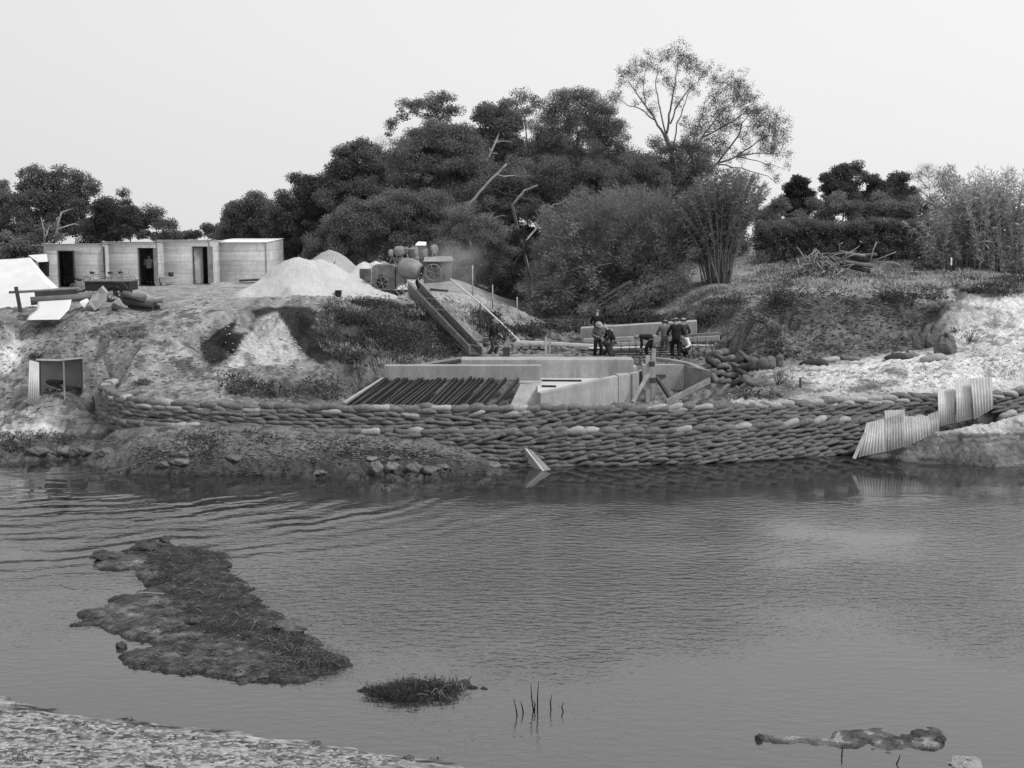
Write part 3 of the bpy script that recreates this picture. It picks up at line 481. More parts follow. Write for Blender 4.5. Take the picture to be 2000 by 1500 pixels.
bar1, bvh_b1 = patch('sand_bar', [(1482, 1442), (1520, 1438), (1600, 1440), (1680, 1437), (1740, 1430), (1820, 1432), (1840, 1448), (1825, 1462), (1790, 1458), (1720, 1462), (1620, 1462), (1500, 1462)], .04, .4, .04, lambda px, py, x, y, d: np.where((px > 1640) & (fbm(x * 3, y * 4, 4, 8) > -.02), .07, .2) * np.clip(1 + fbm(x * 4, y * 4, 3, 6), .4, 2), .022)
# ---------------------------------------------------------------- sandbags
def bag_mesh(seed, m, L_=1.0, Wd=.46, Hh=.17):
    r = np.random.default_rng(seed); nu, nv = 15, 12; V = []
    sk = r.uniform(-.18, .18); kn = r.uniform(-.05, .05); bel = r.uniform(.85, 1.15, 3)
    for i in range(nu):
        t = -1 + 2 * i / (nu - 1); prof = (1 - abs(t) ** 2.6) ** .6 if abs(t) < 1 else 0
        prof = max(prof, .12); w = prof * (1 + .1 * math.sin(3 * t + sk * 8)) * bel[1]
        hh = prof ** .8 * (1 + .12 * math.sin(4 * t + kn * 30))
        for j in range(nv):
            a = 2 * math.pi * j / nv; ca, sa = math.cos(a), math.sin(a)
            y = np.sign(ca) * abs(ca) ** .75 * Wd / 2 * w; z = np.sign(sa) * abs(sa) ** .7 * Hh / 2 * hh
            z += .028 * math.sin(2.2 * t + sk * 10) - .018 * t * t
            V.append((t * L_ / 2, y + sk * .06 * t + r.normal(0, .004), z + r.normal(0, .004)))
    f = [(i * nv + j, (i + 1) * nv + j, (i + 1) * nv + (j + 1) % nv, i * nv + (j + 1) % nv) for i in range(nu - 1) for j in range(nv)]
    mb = MB(); mb.add(V, f, True); mb.f.append(tuple(range(nv))); mb.sm.append(False); mb.f.append(tuple(reversed(range((nu - 1) * nv, nu * nv)))); mb.sm.append(False)
    return mb.mesh('sandbag', m)
BAGS = [bag_mesh(i, 'sack_mat') for i in range(9)]; BAGSP = [bag_mesh(20 + i, 'sack_pale') for i in range(5)]; BAGSD = [bag_mesh(40 + i, 'sack_dark', Hh=.17) for i in range(6)]
cand = []
NCO = 16; LEDGE = 9; TOP = 15
for c in range(NCO):
    s = rng.uniform(0, .3)
    z = .04 + c * .1265
    while s < WL - .2:
        p, t, n = wall_at(s); px = proj(p.x, p.y, z)[0]
        step = rng.uniform(.40, .68)
        if px > 2060: break
        off = .14 + (.27 + (9 - c) * .014 if c < 10 else (15 - c) * .02)
        q = p + n * (off + rng.uniform(-.03, .03))
        zz = z + (.035 * math.sin(s * .55 + c * .4) + .03 * vnoise(s * .9, c * .7, 8) * 2) * (c > 0) + .03 * math.sin(s * .23 + 1.3) + rng.uniform(-.012, .012)
        if c == TOP: zz = z - .02 + .02 * math.sin(s * .4)
        tl = math.sin(s * .33 + c * .75 + 2.4 * vnoise(s * .12, c * .3, 3)) * 8
        if px < 900: tl = abs(tl) * .8 + 4
        elif c >= 14 and px > 1380: tl = 12 + abs(tl) * .4
        elif px > 1000: tl = -abs(tl) * .8
        if c in (LEDGE, TOP): tl *= .75
        vis = H(q.x + n.x * .22, q.y + n.y * .22) < zz + .04
        if vis and not (px < 480 and px > 240 and c < 6) and not (px > 1835 and px < 1935 and c < 13):
            cand.append((c, s, q.copy(), zz, tl + rng.normal(0, 3), math.atan2(t.y, t.x) + rng.normal(0, .07), px, step))
        s += step
def where(px):
    for lim, w_ in ((262, 'on its curved left end'), (420, 'left of the leaning stake'), (680, 'below the brush and stake'), (1015, 'under the slanting steel rails'), (1230, 'under the concrete wing wall'), (1400, 'below the timber strutted pit'), (1600, 'below the brush on the sand'), (1835, 'just left of the iron sheets')):
        if px < lim: return w_
    return 'right of the tall iron sheets'
def course(c):
    return {15: 'top course of the upper tier', 14: 'second course from the wall top', 13: 'third course from the wall top', 12: 'fourth course from the wall top', 11: 'fifth course from the wall top', 9: 'ledge course of the lower tier', 8: 'course right below the ledge'}.get(c, 'mid height of the lower tier' if c > 3 else 'foot of the wall')
prio = {15: 0, 9: 1, 14: 2, 13: 3, 8: 4, 12: 5, 11: 6}
order = sorted(range(len(cand)), key=lambda i: (prio.get(cand[i][0], 20 - cand[i][0]), rng.random()))
single = set(order[:262])
sv, sf, nb = [], [], 0
stuffV, stuffQ = [], []; off0 = 0
for i, (c, s, q, zz, tl, yaw, px, step) in enumerate(cand):
    u = rng.random()
    pale = (u < (.42 if px > 1300 else .16) if c in (TOP, LEDGE, 14) else u < .03); dark = c < 3 and u > .25 or c < 6 and u > .8  # paler top and ledge bags stand for light from above; lowest courses darker
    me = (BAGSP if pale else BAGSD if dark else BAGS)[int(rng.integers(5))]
    sc = (min(1.25, (step + .34) / 1.0), 1, rng.uniform(.9, 1.12) * (1.42 if c in (LEDGE, TOP) else 1.2 if c in (14, 8) else 1))
    rot = (R(rng.normal(-4, 5)), R(tl), yaw)
    if i in single:
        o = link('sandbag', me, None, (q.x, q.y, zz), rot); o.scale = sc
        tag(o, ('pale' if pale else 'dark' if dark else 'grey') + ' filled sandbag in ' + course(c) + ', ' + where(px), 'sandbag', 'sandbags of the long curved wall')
    else:
        from mathutils import Euler
        mt = Matrix.LocRotScale(Vector((q.x, q.y, zz)), Euler(rot), Vector(sc)); V = np.array([mt @ v.co for v in me.vertices])
        qd = [tuple(p.vertices) for p in me.polygons if len(p.vertices) == 4]
        stuffV.append(V); stuffQ.append(np.array(qd) + off0); off0 += len(V)
V = np.concatenate(stuffV); Q_ = np.concatenate(stuffQ)
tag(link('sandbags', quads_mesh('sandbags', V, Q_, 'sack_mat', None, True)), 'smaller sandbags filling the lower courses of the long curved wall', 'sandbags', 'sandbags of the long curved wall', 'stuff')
# loose bags
def bag_at(px, py, yaw, tilt, roll, label, kind='n', sc=(1, 1, 1), dz=.08, grp='loose sandbags in the heap right of the pit', loc=None):
    p = loc or GP(px, py); me = {'n': BAGS, 'p': BAGSP, 'd': BAGSD}[kind][random.randrange(5)]
    o = link('sandbag', me, None, (p.x, p.y, p.z + dz), (R(roll), R(tilt), R(yaw))); o.scale = sc; tag(o, label, 'sandbag', grp)
# upright plump sacks in a row
for i, (a, b) in enumerate([(1472, 722), (1489, 722), (1504, 720), (1521, 716)]):
    bag_at(a, b, 90 + i * 5, 82, 0, 'plump sandbag standing upright in the short row on the sand, ' + ['first at left', 'second from left', 'third from left', 'last at right'][i], 'n', (.62, 1.0, 1.9), .24, 'upright sandbags in a row on the sand')
k = 0
for (a, b, z) in [(1398, 745, 0), (1418, 750, 0), (1440, 752, 0), (1462, 748, 0), (1405, 738, .1), (1428, 742, .12), (1450, 738, .12), (1390, 730, .05), (1412, 726, .2), (1436, 728, .2), (1455, 726, .12), (1393, 716, .2), (1405, 712, .3), (1422, 712, .3), (1440, 712, .2), (1452, 706, .25), (1398, 704, .35), (1412, 700, .35), (1390, 722, .3), (1476, 752, 0)]:
    bag_at(a, b, random.uniform(-50, 70), random.uniform(-18, 18) if k % 3 else 50, random.uniform(-20, 20), 'slumped sandbag in the tumbled heap beside the strutted pit, ' + ('at its foot' if b > 743 else 'near its crest' if b < 714 else 'half way up'), 'nndn'[k % 4], (.66, 1.0, 1.5), .1 + z * .6)
    k += 1
for (a, b, kd, s_) in [(1752, 700, 'd', 1.1), (1768, 697, 'n', 1.2), (1826, 703, 'p', 1.3), (1590, 712, 'd', 1.2), (1622, 704, 'p', .9), (1660, 702, 'n', .9)]:
    bag_at(a, b, random.uniform(-20, 20), 3, 0, {1752: 'dark sandbag lying at the foot of the earth cutting', 1768: 'rounded sandbag at the foot of the cutting by the boulders', 1826: 'pale sandbag lying under the undercut clay lump', 1590: 'dark flattened sandbag at left end of the cutting foot', 1622: 'small pale sandbag on sand at the cutting foot', 1660: 'small grey sandbag beside the pale one at cutting foot'}[a], kd, (s_, s_, 1.5 * s_), .06, 'sandbags scattered along the cutting')
for (a, b, yw, tl_, kd) in [(1930, 777, 10, 8, 'p'), (1965, 775, 10, 10, 'p'), (1985, 787, 20, -8, 'p'), (1958, 795, 40, -20, 'p')]:
    pass
# ---------------------------------------------------------------- corrugated sheets
def corr(name, c4, m, parent=None, pitch=.076, amp=.012, across=True, thick=True, bow=0.0, nv=2):
    """corrugated sheet through 4 corners: bottom-left, bottom-right, top-right, top-left; ridges run bottom-top if across"""
    a, b, c, d = (Vector(p) for p in c4); wdt = ((b - a).length + (c - d).length) / 2 if across else ((d - a).length + (c - b).length) / 2
    n = max(4, int(round(wdt / pitch)) * 4); nrm = (b - a).cross(d - a).normalized(); V = []
    for i in range(n + 1):
        t = i / n
        for j in range(nv):
            s_ = j / (nv - 1); u, v = (t, s_) if across else (s_, t)
            p = a * (1 - u) * (1 - v) + b * u * (1 - v) + c * u * v + d * (1 - u) * v
            V.append(p + nrm * (amp * math.sin(2 * math.pi * i / 4) + bow * math.sin(math.pi * (s_ if across else t))))
    k = len(V); Fc = [(i * nv + j, (i + 1) * nv + j, (i + 1) * nv + j + 1, i * nv + j + 1) for i in range(n) for j in range(nv - 1)]
    mb = MB(); mb.add(V, Fc, True)
    o = mb.build(name, m, parent)
    if thick:
        md = o.modifiers.new('thick', 'SOLIDIFY'); md.thickness = .006
    return o
def sheet_px(c4, Ys, m, label, **kw):
    pts = [P(a, b, y) for (a, b), y in zip(c4, Ys)]
    o = corr('iron_sheet', pts, m, **kw); tag(o, label, 'iron sheet', 'corrugated iron sheets at the right end of the wall'); return o
sheet_px([(1833, 834), (1866, 826), (1865, 759), (1831, 759)], (43.9, 43.9, 44.3, 44.3), 'iron_pale', 'pale upright corrugated sheet, leftmost of the tall three on the wall', pitch=.09, amp=.014)
sheet_px([(1868, 826), (1899, 818), (1897, 739), (1866, 742)], (43.7, 43.7, 44.1, 44.1), 'iron_pale', 'tall pale corrugated sheet in the middle of the upright three', pitch=.09, amp=.014)
sheet_px([(1902, 820), (1940, 798), (1937, 736), (1895, 739)], (43.5, 43.5, 43.9, 43.9), 'sheet_iron', 'tall corrugated sheet with ribbed top edge, rightmost of the upright three', pitch=.11, amp=.02)
sheet_px([(1676, 893), (1729, 882), (1726, 818), (1692, 826)], (41.35, 41.35, 42.05, 42.05), 'sheet_iron', 'leaning corrugated sheet at water edge with a slanted left side', pitch=.10, amp=.02)
sheet_px([(1722, 885), (1768, 872), (1764, 806), (1724, 820)], (41.6, 41.7, 42.3, 42.2), 'sheet_weathered', 'weathered corrugated sheet next to the slanted one on the mud', pitch=.10, amp=.02)
sheet_px([(1730, 845), (1768, 843), (1767, 800), (1727, 802)], (42.35, 42.35, 42.75, 42.75), 'sheet_weathered', 'small corrugated sheet sticking up highest behind the leaning row', pitch=.10, amp=.018)
sheet_px([(1766, 876), (1788, 864), (1783, 812), (1764, 814)], (42.0, 42.1, 42.6, 42.5), 'sheet_weathered', 'narrow corrugated sheet in the middle of the low row', pitch=.10, amp=.02)
sheet_px([(1785, 866), (1818, 850), (1813, 812), (1782, 815)], (42.25, 42.35, 42.75, 42.7), 'sheet_iron', 'pale short corrugated sheet in the low row above the mud', pitch=.10, amp=.02)
sheet_px([(1816, 853), (1835, 845), (1832, 803), (1812, 810)], (42.5, 42.6, 43.0, 42.9), 'sheet_weathered', 'last dark narrow corrugated sheet beside the tall upright ones', pitch=.10, amp=.02)
pl = MB().beam(P(1668, 896, 41.2), P(1690, 846, 41.7), .12, .03).build('plank', 'timber_pale'); tag(pl, 'pale plank leaning against the edge of the slanted iron sheet', 'plank')
# left end of the wall
for c4, lb in (([(193, 832), (212, 833), (198, 765), (181, 762)], 'grey board standing at the left end of the sandbag wall'), ([(206, 862), (220, 862), (212, 788), (205, 790)], 'narrow board standing lower down at the left wall end')):
    q = [P(a, b, 46.4) for a, b in c4]; q2 = [p + Vector((0, .05, 0)) for p in q]
    tag(MB().prism(q, (0, .05, 0)).build('board', 'timber'), lb, 'board', 'boards at the left end of the wall')
tag(MB().beam(P(222, 800, 45.6), P(218, 842, 45.5), .1, .08).build('stake', 'timber'), 'short pale stake at the left end of the sandbag wall', 'stake')
# planks fallen into the water
t = empty('wooden_box', GZ(1050, 915, 0), 'broken white timber box tipped up out of the water by the wall', 'wooden box')
base = t.location
def lp(px, py, Y): return P(px, py, Y) - base
A_, B_, C_, D_ = lp(1058, 921, 40.6), lp(1076, 917, 40.4), lp(1037, 878, 41.0), lp(1024, 874, 41.2)
MB().prism([A_, B_, C_, D_], (.02, .05, -.03)).build('front_board', 'timber_white', t)
A_, B_, C_, D_ = lp(1048, 918, 40.9), lp(1060, 919, 40.7), lp(1026, 878, 41.25), lp(1018, 890, 41.4)
MB().prism([A_, B_, C_, D_], (0, .05, 0)).build('side_board', 'timber_pale', t)
MB().beam(lp(1061, 920, 40.5), lp(1027, 877, 41.05), .04, .04).build('batten', 'timber_white', t)
# ---------------------------------------------------------------- concrete works
def wallpx(name, poly, back, m, label, cat, bevel=.02, group=None):
    """poly: list of (px,py,Y) of the front face; extruded by vector back"""
    q = [P(*p) for p in poly]; o = MB().prism(q, back).build(name, m, None, bevel); return tag(o, label, cat, group)
t = empty('concrete_wall', P(900, 745, 50), 'front concrete beam over the heads of the steel rails', 'concrete wall'); base = t.location
def box_local(mb, x0, x1, y0, y1, z0, z1):
    return mb.box(((x0 + x1) / 2 - base.x, (y0 + y1) / 2 - base.y, (z0 + z1) / 2 - base.z), (x1 - x0, y1 - y0, z1 - z0))
xa, xb = P(750, 742, 50).x, P(1057, 742, 50).x
zt, zb = P(900, 714, 50).z, P(900, 743, 50).z
box_local(MB(), xa, xb, 50, 50.5, zb, zt).build('beam', 'concrete', t, .025)
box_local(MB(), P(1010, 744, 49.85).x, xb - .03, 49.8, 50.4, zb - .09, zb - .005).build('ledge', 'concrete_pale', t, .01)
q = [P(993, 800, 48.0), P(1060, 800, 48.0), P(1058, 745, 49.9), P(1017, 747, 49.9)]
MB().prism([p - base for p in q], (0, .5, 0)).build('buttress', 'concrete', t, .02)
q = [P(1038, 760, 49.0), P(1059, 760, 49.0), P(1059, 790, 48.4), P(1030, 790, 48.2)]
t = empty('concrete_wall', P(1070, 735, 52.3), 'long concrete block behind, on which the rail ends and workers stand', 'concrete wall'); base = t.location
xa, xb = P(900, 702, 52).x, P(1238, 702, 52).x; zt = P(1000, 702, 52).z; zb = P(1000, 736, 52).z
box_local(MB(), xa, xb, 52, 53.1, zb - .9, zt).build('block', 'concrete', t, .03)
box_local(MB(), xb + .003, xb + .16, 52.4, 53.05, zb - .9, zt - .35).build('step', 'concrete_pale', t, .02)  # pale end piece added, its lighter colour standing for the lit right end
# pale slab of the basin
q = [GZ(1050, 772, 1.66), GZ(1068, 768, 1.66), GZ(1215, 735, 1.66), GZ(1215, 731.5, 1.66), GZ(1050, 731.5, 1.66)]
sl_ = MB().prism(q, (0, 0, -.2)).build('concrete_slab', 'concrete_pale'); tag(sl_, 'white concrete slab between the beam and the sloping wing wall', 'concrete slab')
for i, (a, b, x1, Y_) in enumerate(((1058, 734.5, 1186, .08), (1058, 743, 1136, .07), (1058, 754, 1086, .06))):
    tag(MB().beam(GZ(a, b, 1.7), GZ(x1, b + .5, 1.7), .1, .07).build('steel_bar', 'steel_dark'), ['longest dark bar lying across the white slab', 'middle dark bar lying across the white slab', 'shortest dark bar at the front of the white slab'][i], 'steel bar', 'bars lying on the white slab')
# wing wall
t = empty('concrete_wall', P(1200, 800, 48.6), 'sloping concrete wing wall ending in a square pier', 'concrete wall'); base = t.location
q = [P(1056, 768, 46.2), P(1207, 734, 49.4), P(1207, 805, 49.4), P(1056, 805, 46.2)]
MB().prism([p - base for p in q], (-.12, .3, 0)).build('wing', 'concrete', t, .015)
q = [P(1208, 733, 49.5), P(1233, 731, 50.4), P(1233, 805, 50.4), P(1208, 805, 49.5)]
MB().prism([p - base for p in q], (-.1, .6, 0)).build('pier', 'concrete', t, .015)
q = [P(1234, 730, 50.6), P(1262, 722, 52.2), P(1262, 805, 52.2), P(1234, 805, 50.6)]
MB().prism([p - base for p in q], (-.1, .3, 0)).build('return_wall', 'concrete', t, .015)
wallpx('concrete_wall', [(1255, 713, 51.3), (1338, 712, 51.3), (1336, 805, 51.3), (1255, 805, 51.3)], (0, .35, 0), 'concrete', 'flat concrete wall of the pit behind the timber struts', 'concrete wall')
wallpx('earth_face', [(1338, 714, 51.2), (1388, 724, 50.2), (1388, 805, 50.2), (1338, 805, 51.2)], (0, .35, 0), 'timber', 'rough boarded face at the right side of the pit', 'boarding')
# curved timber kerb on top of the pit
cur = [(1278, 701), (1300, 703), (1325, 707), (1348, 712), (1366, 720), (1376, 730)]
q = [P(a, b, 52.3 - i * .32) for i, (a, b) in enumerate(cur)]; mb = MB()
for a, b in zip(q[:-1], q[1:]): mb.beam(a, b + (b - a) * .02, .35, .12)
tag(mb.build('timber_kerb', 'timber'), 'curved timber kerb round the top of the pit', 'timber kerb')
# struts
t = empty('braced_posts', P(1270, 790, 50.2), 'timber posts and clamps standing in front of the concrete pit', 'timber frame'); base = t.location
MB().beam(lp(1265, 800, 50.0), lp(1265, 694, 50.0), .17, .1).build('post', 'timber_pale', t, .01); MB().beam(lp(1275, 800, 50.2), lp(1277, 681, 50.2), .17, .1).build('post', 'timber_pale', t, .01)
MB().box(lp(1273, 711, 49.9), (.22, .16, .2)).build('clamp', 'timber_dark', t, .01); MB().box(lp(1275, 743, 49.9), (.22, .16, .22)).build('clamp', 'timber_dark', t, .01)
MB().beam(lp(1264, 733, 49.85), lp(1236, 785, 49.2), .16, .06).build('brace', 'timber_pale', t, .01)
tag(MB().beam(P(1281, 736, 50.4), P(1310, 780, 49.6), .12, .12).build('strut', 'timber_dark'), 'black diagonal strut propped between post and pit floor', 'strut')
tag(MB().beam(P(1278, 734, 50.6), P(1338, 733.5, 52.8), .1, .1).build('strut', 'timber_dark'), 'black horizontal strut across the front of the pit', 'strut')
tag(MB().beam(P(1300, 787, 47.2), P(1386, 743, 49.3), .08, .22).build('plank', 'timber'), 'thick plank sloping up out of the pit to the sandbag heap', 'plank')
for a, b, c_, d_, Y_ in ((1395, 775, 1440, 763, 46.5), (1420, 768, 1490, 762, 47.2), (1365, 785, 1425, 772, 45.6)):
    p1 = GP(a, b); p2 = GP(c_, d_); tag(MB().beam(p1 + Vector((0, 0, .05)), p2 + Vector((0, 0, .07)), .14, .04).build('plank', 'timber_pale'), {1395: 'short pale board lying on the sand behind the wall', 1420: 'longer pale board lying on sand by the brush', 1365: 'pale board lying just behind the sandbags at the pit'}[a], 'plank', 'boards lying on the sand')
# sloping rails
t = empty('rack_kerb', P(700, 780, 47), 'pale sloping concrete kerb left of the steel rails', 'kerb'); base = t.location
t_k = t
p1 = P(672, 790, 46.5); p2 = P(748, 742, 50.0)
MB().beam(p1 - base, p2 - base, .13, .2).build('kerb_face', 'concrete', t, .01)
tops = [752, 757, 762, 776, 781, 790, 796, 805, 820, 826, 836, 845, 856, 861, 871, 887, 893, 905, 921, 928, 937, 943, 957, 964, 972, 988, 1013]
tyj = [0, 0, 6, 0, 0, 0, 0, 4, 0, 0, 3, 3, 0, 0, 0, 0, 0, 0, -3, 0, 0, 0, 0, 0, 8, 0, 0]
nm = len(tops)
for i, (tx, dy) in enumerate(zip(tops, tyj)):
    bx = 674 + (tx - 745) * 1.10 + random.uniform(-7, 7)
    a = P(tx, 738 + dy, 49.95 - .02 * (i % 3)); b = P(bx, 788, 46.2); b.z -= .05 * (i % 2); b = b + (b - a) * .12
    mb = MB(); mb.beam(a, b, .075, .022); tt = (b - a).normalized(); 
    up = Vector((0, 0, 1)); r_ = tt.cross(up).normalized(); u_ = r_.cross(tt)
    mb.beam(a - u_ * .06, b - u_ * .06, .02, .10); mb.beam(a - u_ * .125, b - u_ * .125, .11, .025)
    o = mb.build('steel_rail', 'steel_dark')
    lab = 'dark sloping steel rail, ' + ('leftmost, beside the pale kerb' if i == 0 else 'last one alone at the right, beside the buttress' if i == nm - 1 else 'in the left third of the row' if i < 9 else 'in the middle of the row' if i < 18 else 'in the right third of the row')
    tag(o, lab, 'steel rail', 'steel rails sloping under the front beam')
# dark void below the rails
# ---------------------------------------------------------------- works behind
wallpx('concrete_wall', [(1133, 641, 61.5), (1361, 627, 60), (1361, 664, 60), (1135, 676, 61.5)], (.1, .8, 0), 'concrete', 'long pale concrete wall at the back behind the workers', 'concrete wall', .03)
def timb(name, a, Ya, b, Yb, w_, h_, m, label, cat='timber', group='timbers stacked round the concrete works'):
    return tag(MB().beam(P(a[0], a[1], Ya), P(b[0], b[1], Yb), w_, h_).build(name, m, None, .008), label, cat, group)
timb('timber', (1140, 665), 60.3, (1290, 659), 59.5, .2, .2, 'timber_pale', 'pale squared timber along the foot of the back wall, left one')
timb('timber', (1205, 672), 58.5, (1300, 668), 58.2, .14, .14, 'timber_pale', 'thin pale timber behind the bending worker')
timb('timber', (1335, 664), 59.0, (1405, 660), 58.5, .22, .22, 'timber_pale', 'pale timber end right of the standing workers')
timb('timber', (1330, 656), 59.6, (1410, 652), 59.2, .16, .14, 'timber', 'dark timber lying above the pale one at right')
timb('timber', (1340, 674), 57.5, (1425, 676), 57.0, .2, .06, 'timber_white', 'white plank lying low at the right by the rods')
timb('timber', (1150, 680), 57.4, (1260, 678), 57.2, .3, .05, 'timber_white', 'wet white plank behind the bending worker')
timb('timber', (1170, 688), 56.0, (1250, 686), 56.0, .12, .12, 'timber_dark', 'dark low timber among the thin rods')
timb('pole', (1008, 667), 57.8, (1162, 675), 57.0, .12, .12, 'timber_white', 'long pale pole from the slope foot to the workers', 'pole')
timb('timber', (940, 695), 54.5, (1100, 695), 54.2, .16, .1, 'timber_pale', 'pale plank lying along the top of the concrete block')
timb('timber', (1000, 697), 53.6, (1230, 701), 53.4, .12, .08, 'timber', 'grey plank on the back edge of the concrete block')
timb('timber', (770, 711), 52.4, (905, 699), 54.0, .35, .06, 'timber', 'wide dark plank from the block toward the slope')
timb('timber', (800, 716), 51.2, (945, 692), 54.6, .35, .06, 'timber', 'second wide plank, laid nearer to the front beam')
timb('timber', (848, 712), 51.2, (902, 703), 52.3, .14, .1, 'timber_dark', 'dark short timber in the gap beside the block')
timb('timber', (1020, 640), 66, (1056, 668), 60, .3, .06, 'timber', 'grey board leaning on the far dark earth bank')
for i, (a, b, c_) in enumerate([(1066, 658, 697), (1074, 662, 695)]): timb('post', (a, c_), 56.5, (a, b), 56.5, .1, .1, 'timber_pale', ['pale upright post under the long pole, left of a pair', 'pale upright post under the long pole, right of a pair'][i], 'post')
timb('post', (989, 699), 53.2, (989, 678), 53.2, .3, .12, 'timber_dark', 'dark short upright board on the concrete block', 'post')
timb('post', (541, 776), 46.2, (541, 746), 46.2, .1, .1, 'timber', 'weathered short stake behind the left part of the wall', 'post', None)
timb('post', (1563, 758), 46.5, (1563, 738), 46.5, .07, .07, 'timber_dark', 'tiny dark peg standing in the pale sand', 'peg', None)
timb('post', (958, 660), 57.8, (955, 700), 57.2, .06, .06, 'timber', 'thin prop by the man at the chute foot', 'post', None)
# pallets / boxed openings in the dark bay
t = empty('sleeper_stack', P(1035, 692, 58), 'dark stack of sleepers with pale ends under the pole', 'sleeper stack'); base = t.location
for r_ in range(3):
    mb = MB()
    for k in range(4): mb.box(((k - 1.5) * .42, 0, .12 + r_ * .24), (.3, 1.2, .16))
    mb.build('sleeper_row', 'timber_dark' if r_ % 2 else 'timber', t)
t.location.z -= .2
# reinforcement rods
rods = []
for i in range(36):
    a = 1215 + (i % 18) * 12.5 + random.uniform(-3, 3); Y_ = 55.0 if i < 18 else 56.8; b0 = P(a, 696 if i < 18 else 686, Y_); hgt = random.uniform(.25, .7)
    rods.append((b0, b0 + Vector((random.uniform(-.03, .03), 0, hgt))))
t = empty('reinforcement_mesh', P(1320, 695, 55.5), 'steel reinforcing rods standing and lying in rows behind the pit', 'steel rods'); base = t.location
for r0_, r1_ in rods: MB().tube([r0_ - base, r1_ - base], .014, 5).build('upright_rod', 'steel_dark', t)
for k, (pa, pb, Y_) in enumerate([(684, 684, 57), (688, 689, 56.2), (692, 694, 55.4), (679, 678, 58)]):
    MB().tube([P(1205, pa, Y_) - base, P(1430, pb, Y_) - base], .025, 5).build('lying_rod', 'steel_dark', t)
# ---------------------------------------------------------------- chute
t = empty('timber_chute', P(860, 640, 57.5), 'long dark timber chute with cross ties running down from the mixer', 'chute'); base = t.location
Ta, Tb = P(797, 562, 59.6), P(917, 690, 53.6)
Tc, Td = P(820, 562, 59.9), P(941, 692, 54.0); Tc.z += .25; Td.z += .3
off_ = Vector((0, 0, -.32)); Ta.z += .25; Tb.z += .3
MB().prism([Ta - base, Tb - base, Tb + off_ - base, Ta + off_ * 1.6 - base], (.04, .03, 0)).build('side_board', 'chute_timber', t, .006)
MB().prism([Tc - base, Td - base, Td + off_ - base, Tc + off_ * 1.4 - base], (.04, .03, 0)).build('side_board', 'chute_timber', t, .006)
MB().prism([Ta + off_ - base, Tb + off_ - base, Td + off_ - base, Tc + off_ - base], (0, 0, -.04)).build('chute_floor', 'timber_dark', t)
for f_ in (.26, .44, .97):
    MB().beam(Ta.lerp(Tb, f_) - base + Vector((0, 0, .02)), Tc.lerp(Td, f_ + .02) - base + Vector((0, 0, .02)), .05, .03).build('cross_tie', 'chute_timber', t)
tag(MB().tube([P(880, 545, 62), P(935, 590, 61), P(980, 632, 60), P(1020, 672, 58.5)], .05, 6).build('hose', 'timber_white'), 'pale pipe running down the right edge of the slope', 'pipe')
tag(MB().tube([P(880, 662, 56.0), P(913, 690, 54.6)], .02, 5).build('rope', 'timber_pale'), 'thin rope stretched below the foot of the chute', 'rope')
tag(MB().beam(P(930, 664, 55.6), P(968, 676, 54.6), .22, .05).build('plank', 'timber'), 'small platform plank at the chute foot by a worker', 'plank')
tag(MB().box(P(948, 668, 55.3), (.24, .3, .4)).build('hopper_box', 'steel_grey', None, .02), 'small grey box at the foot of the chute', 'box')
for i, (a, b, c_, Y_) in enumerate([(923, 518, 582, 64), (962, 556, 600, 62.5), (938, 592, 650, 58.6), (1010, 580, 612, 66)]):
    tag(MB().tube([P(a, c_, Y_), P(a, b, Y_)], .035, 5).build('pole', 'timber_pale' if i != 2 else 'timber_dark'), ['tall thin pole standing right of the dust against dark trees', 'thin pole behind the slope, second from the mixer', 'dark thin pole on the slope beside the chute', 'short far pole at the foot of the big bushes'][i], 'pole')
# survey stake on right bank
t = empty('survey_stake', P(1858, 530, 70), 'black and white survey stake standing in the grass', 'survey stake'); base = t.location
MB().beam(lp(1858, 531, 70), lp(1858, 518, 70), .07, .07).build('lower_half', 'timber_dark', t); MB().beam(lp(1858, 518, 70), lp(1858, 503, 70), .07, .07).build('upper_half', 'cloth_white', t)
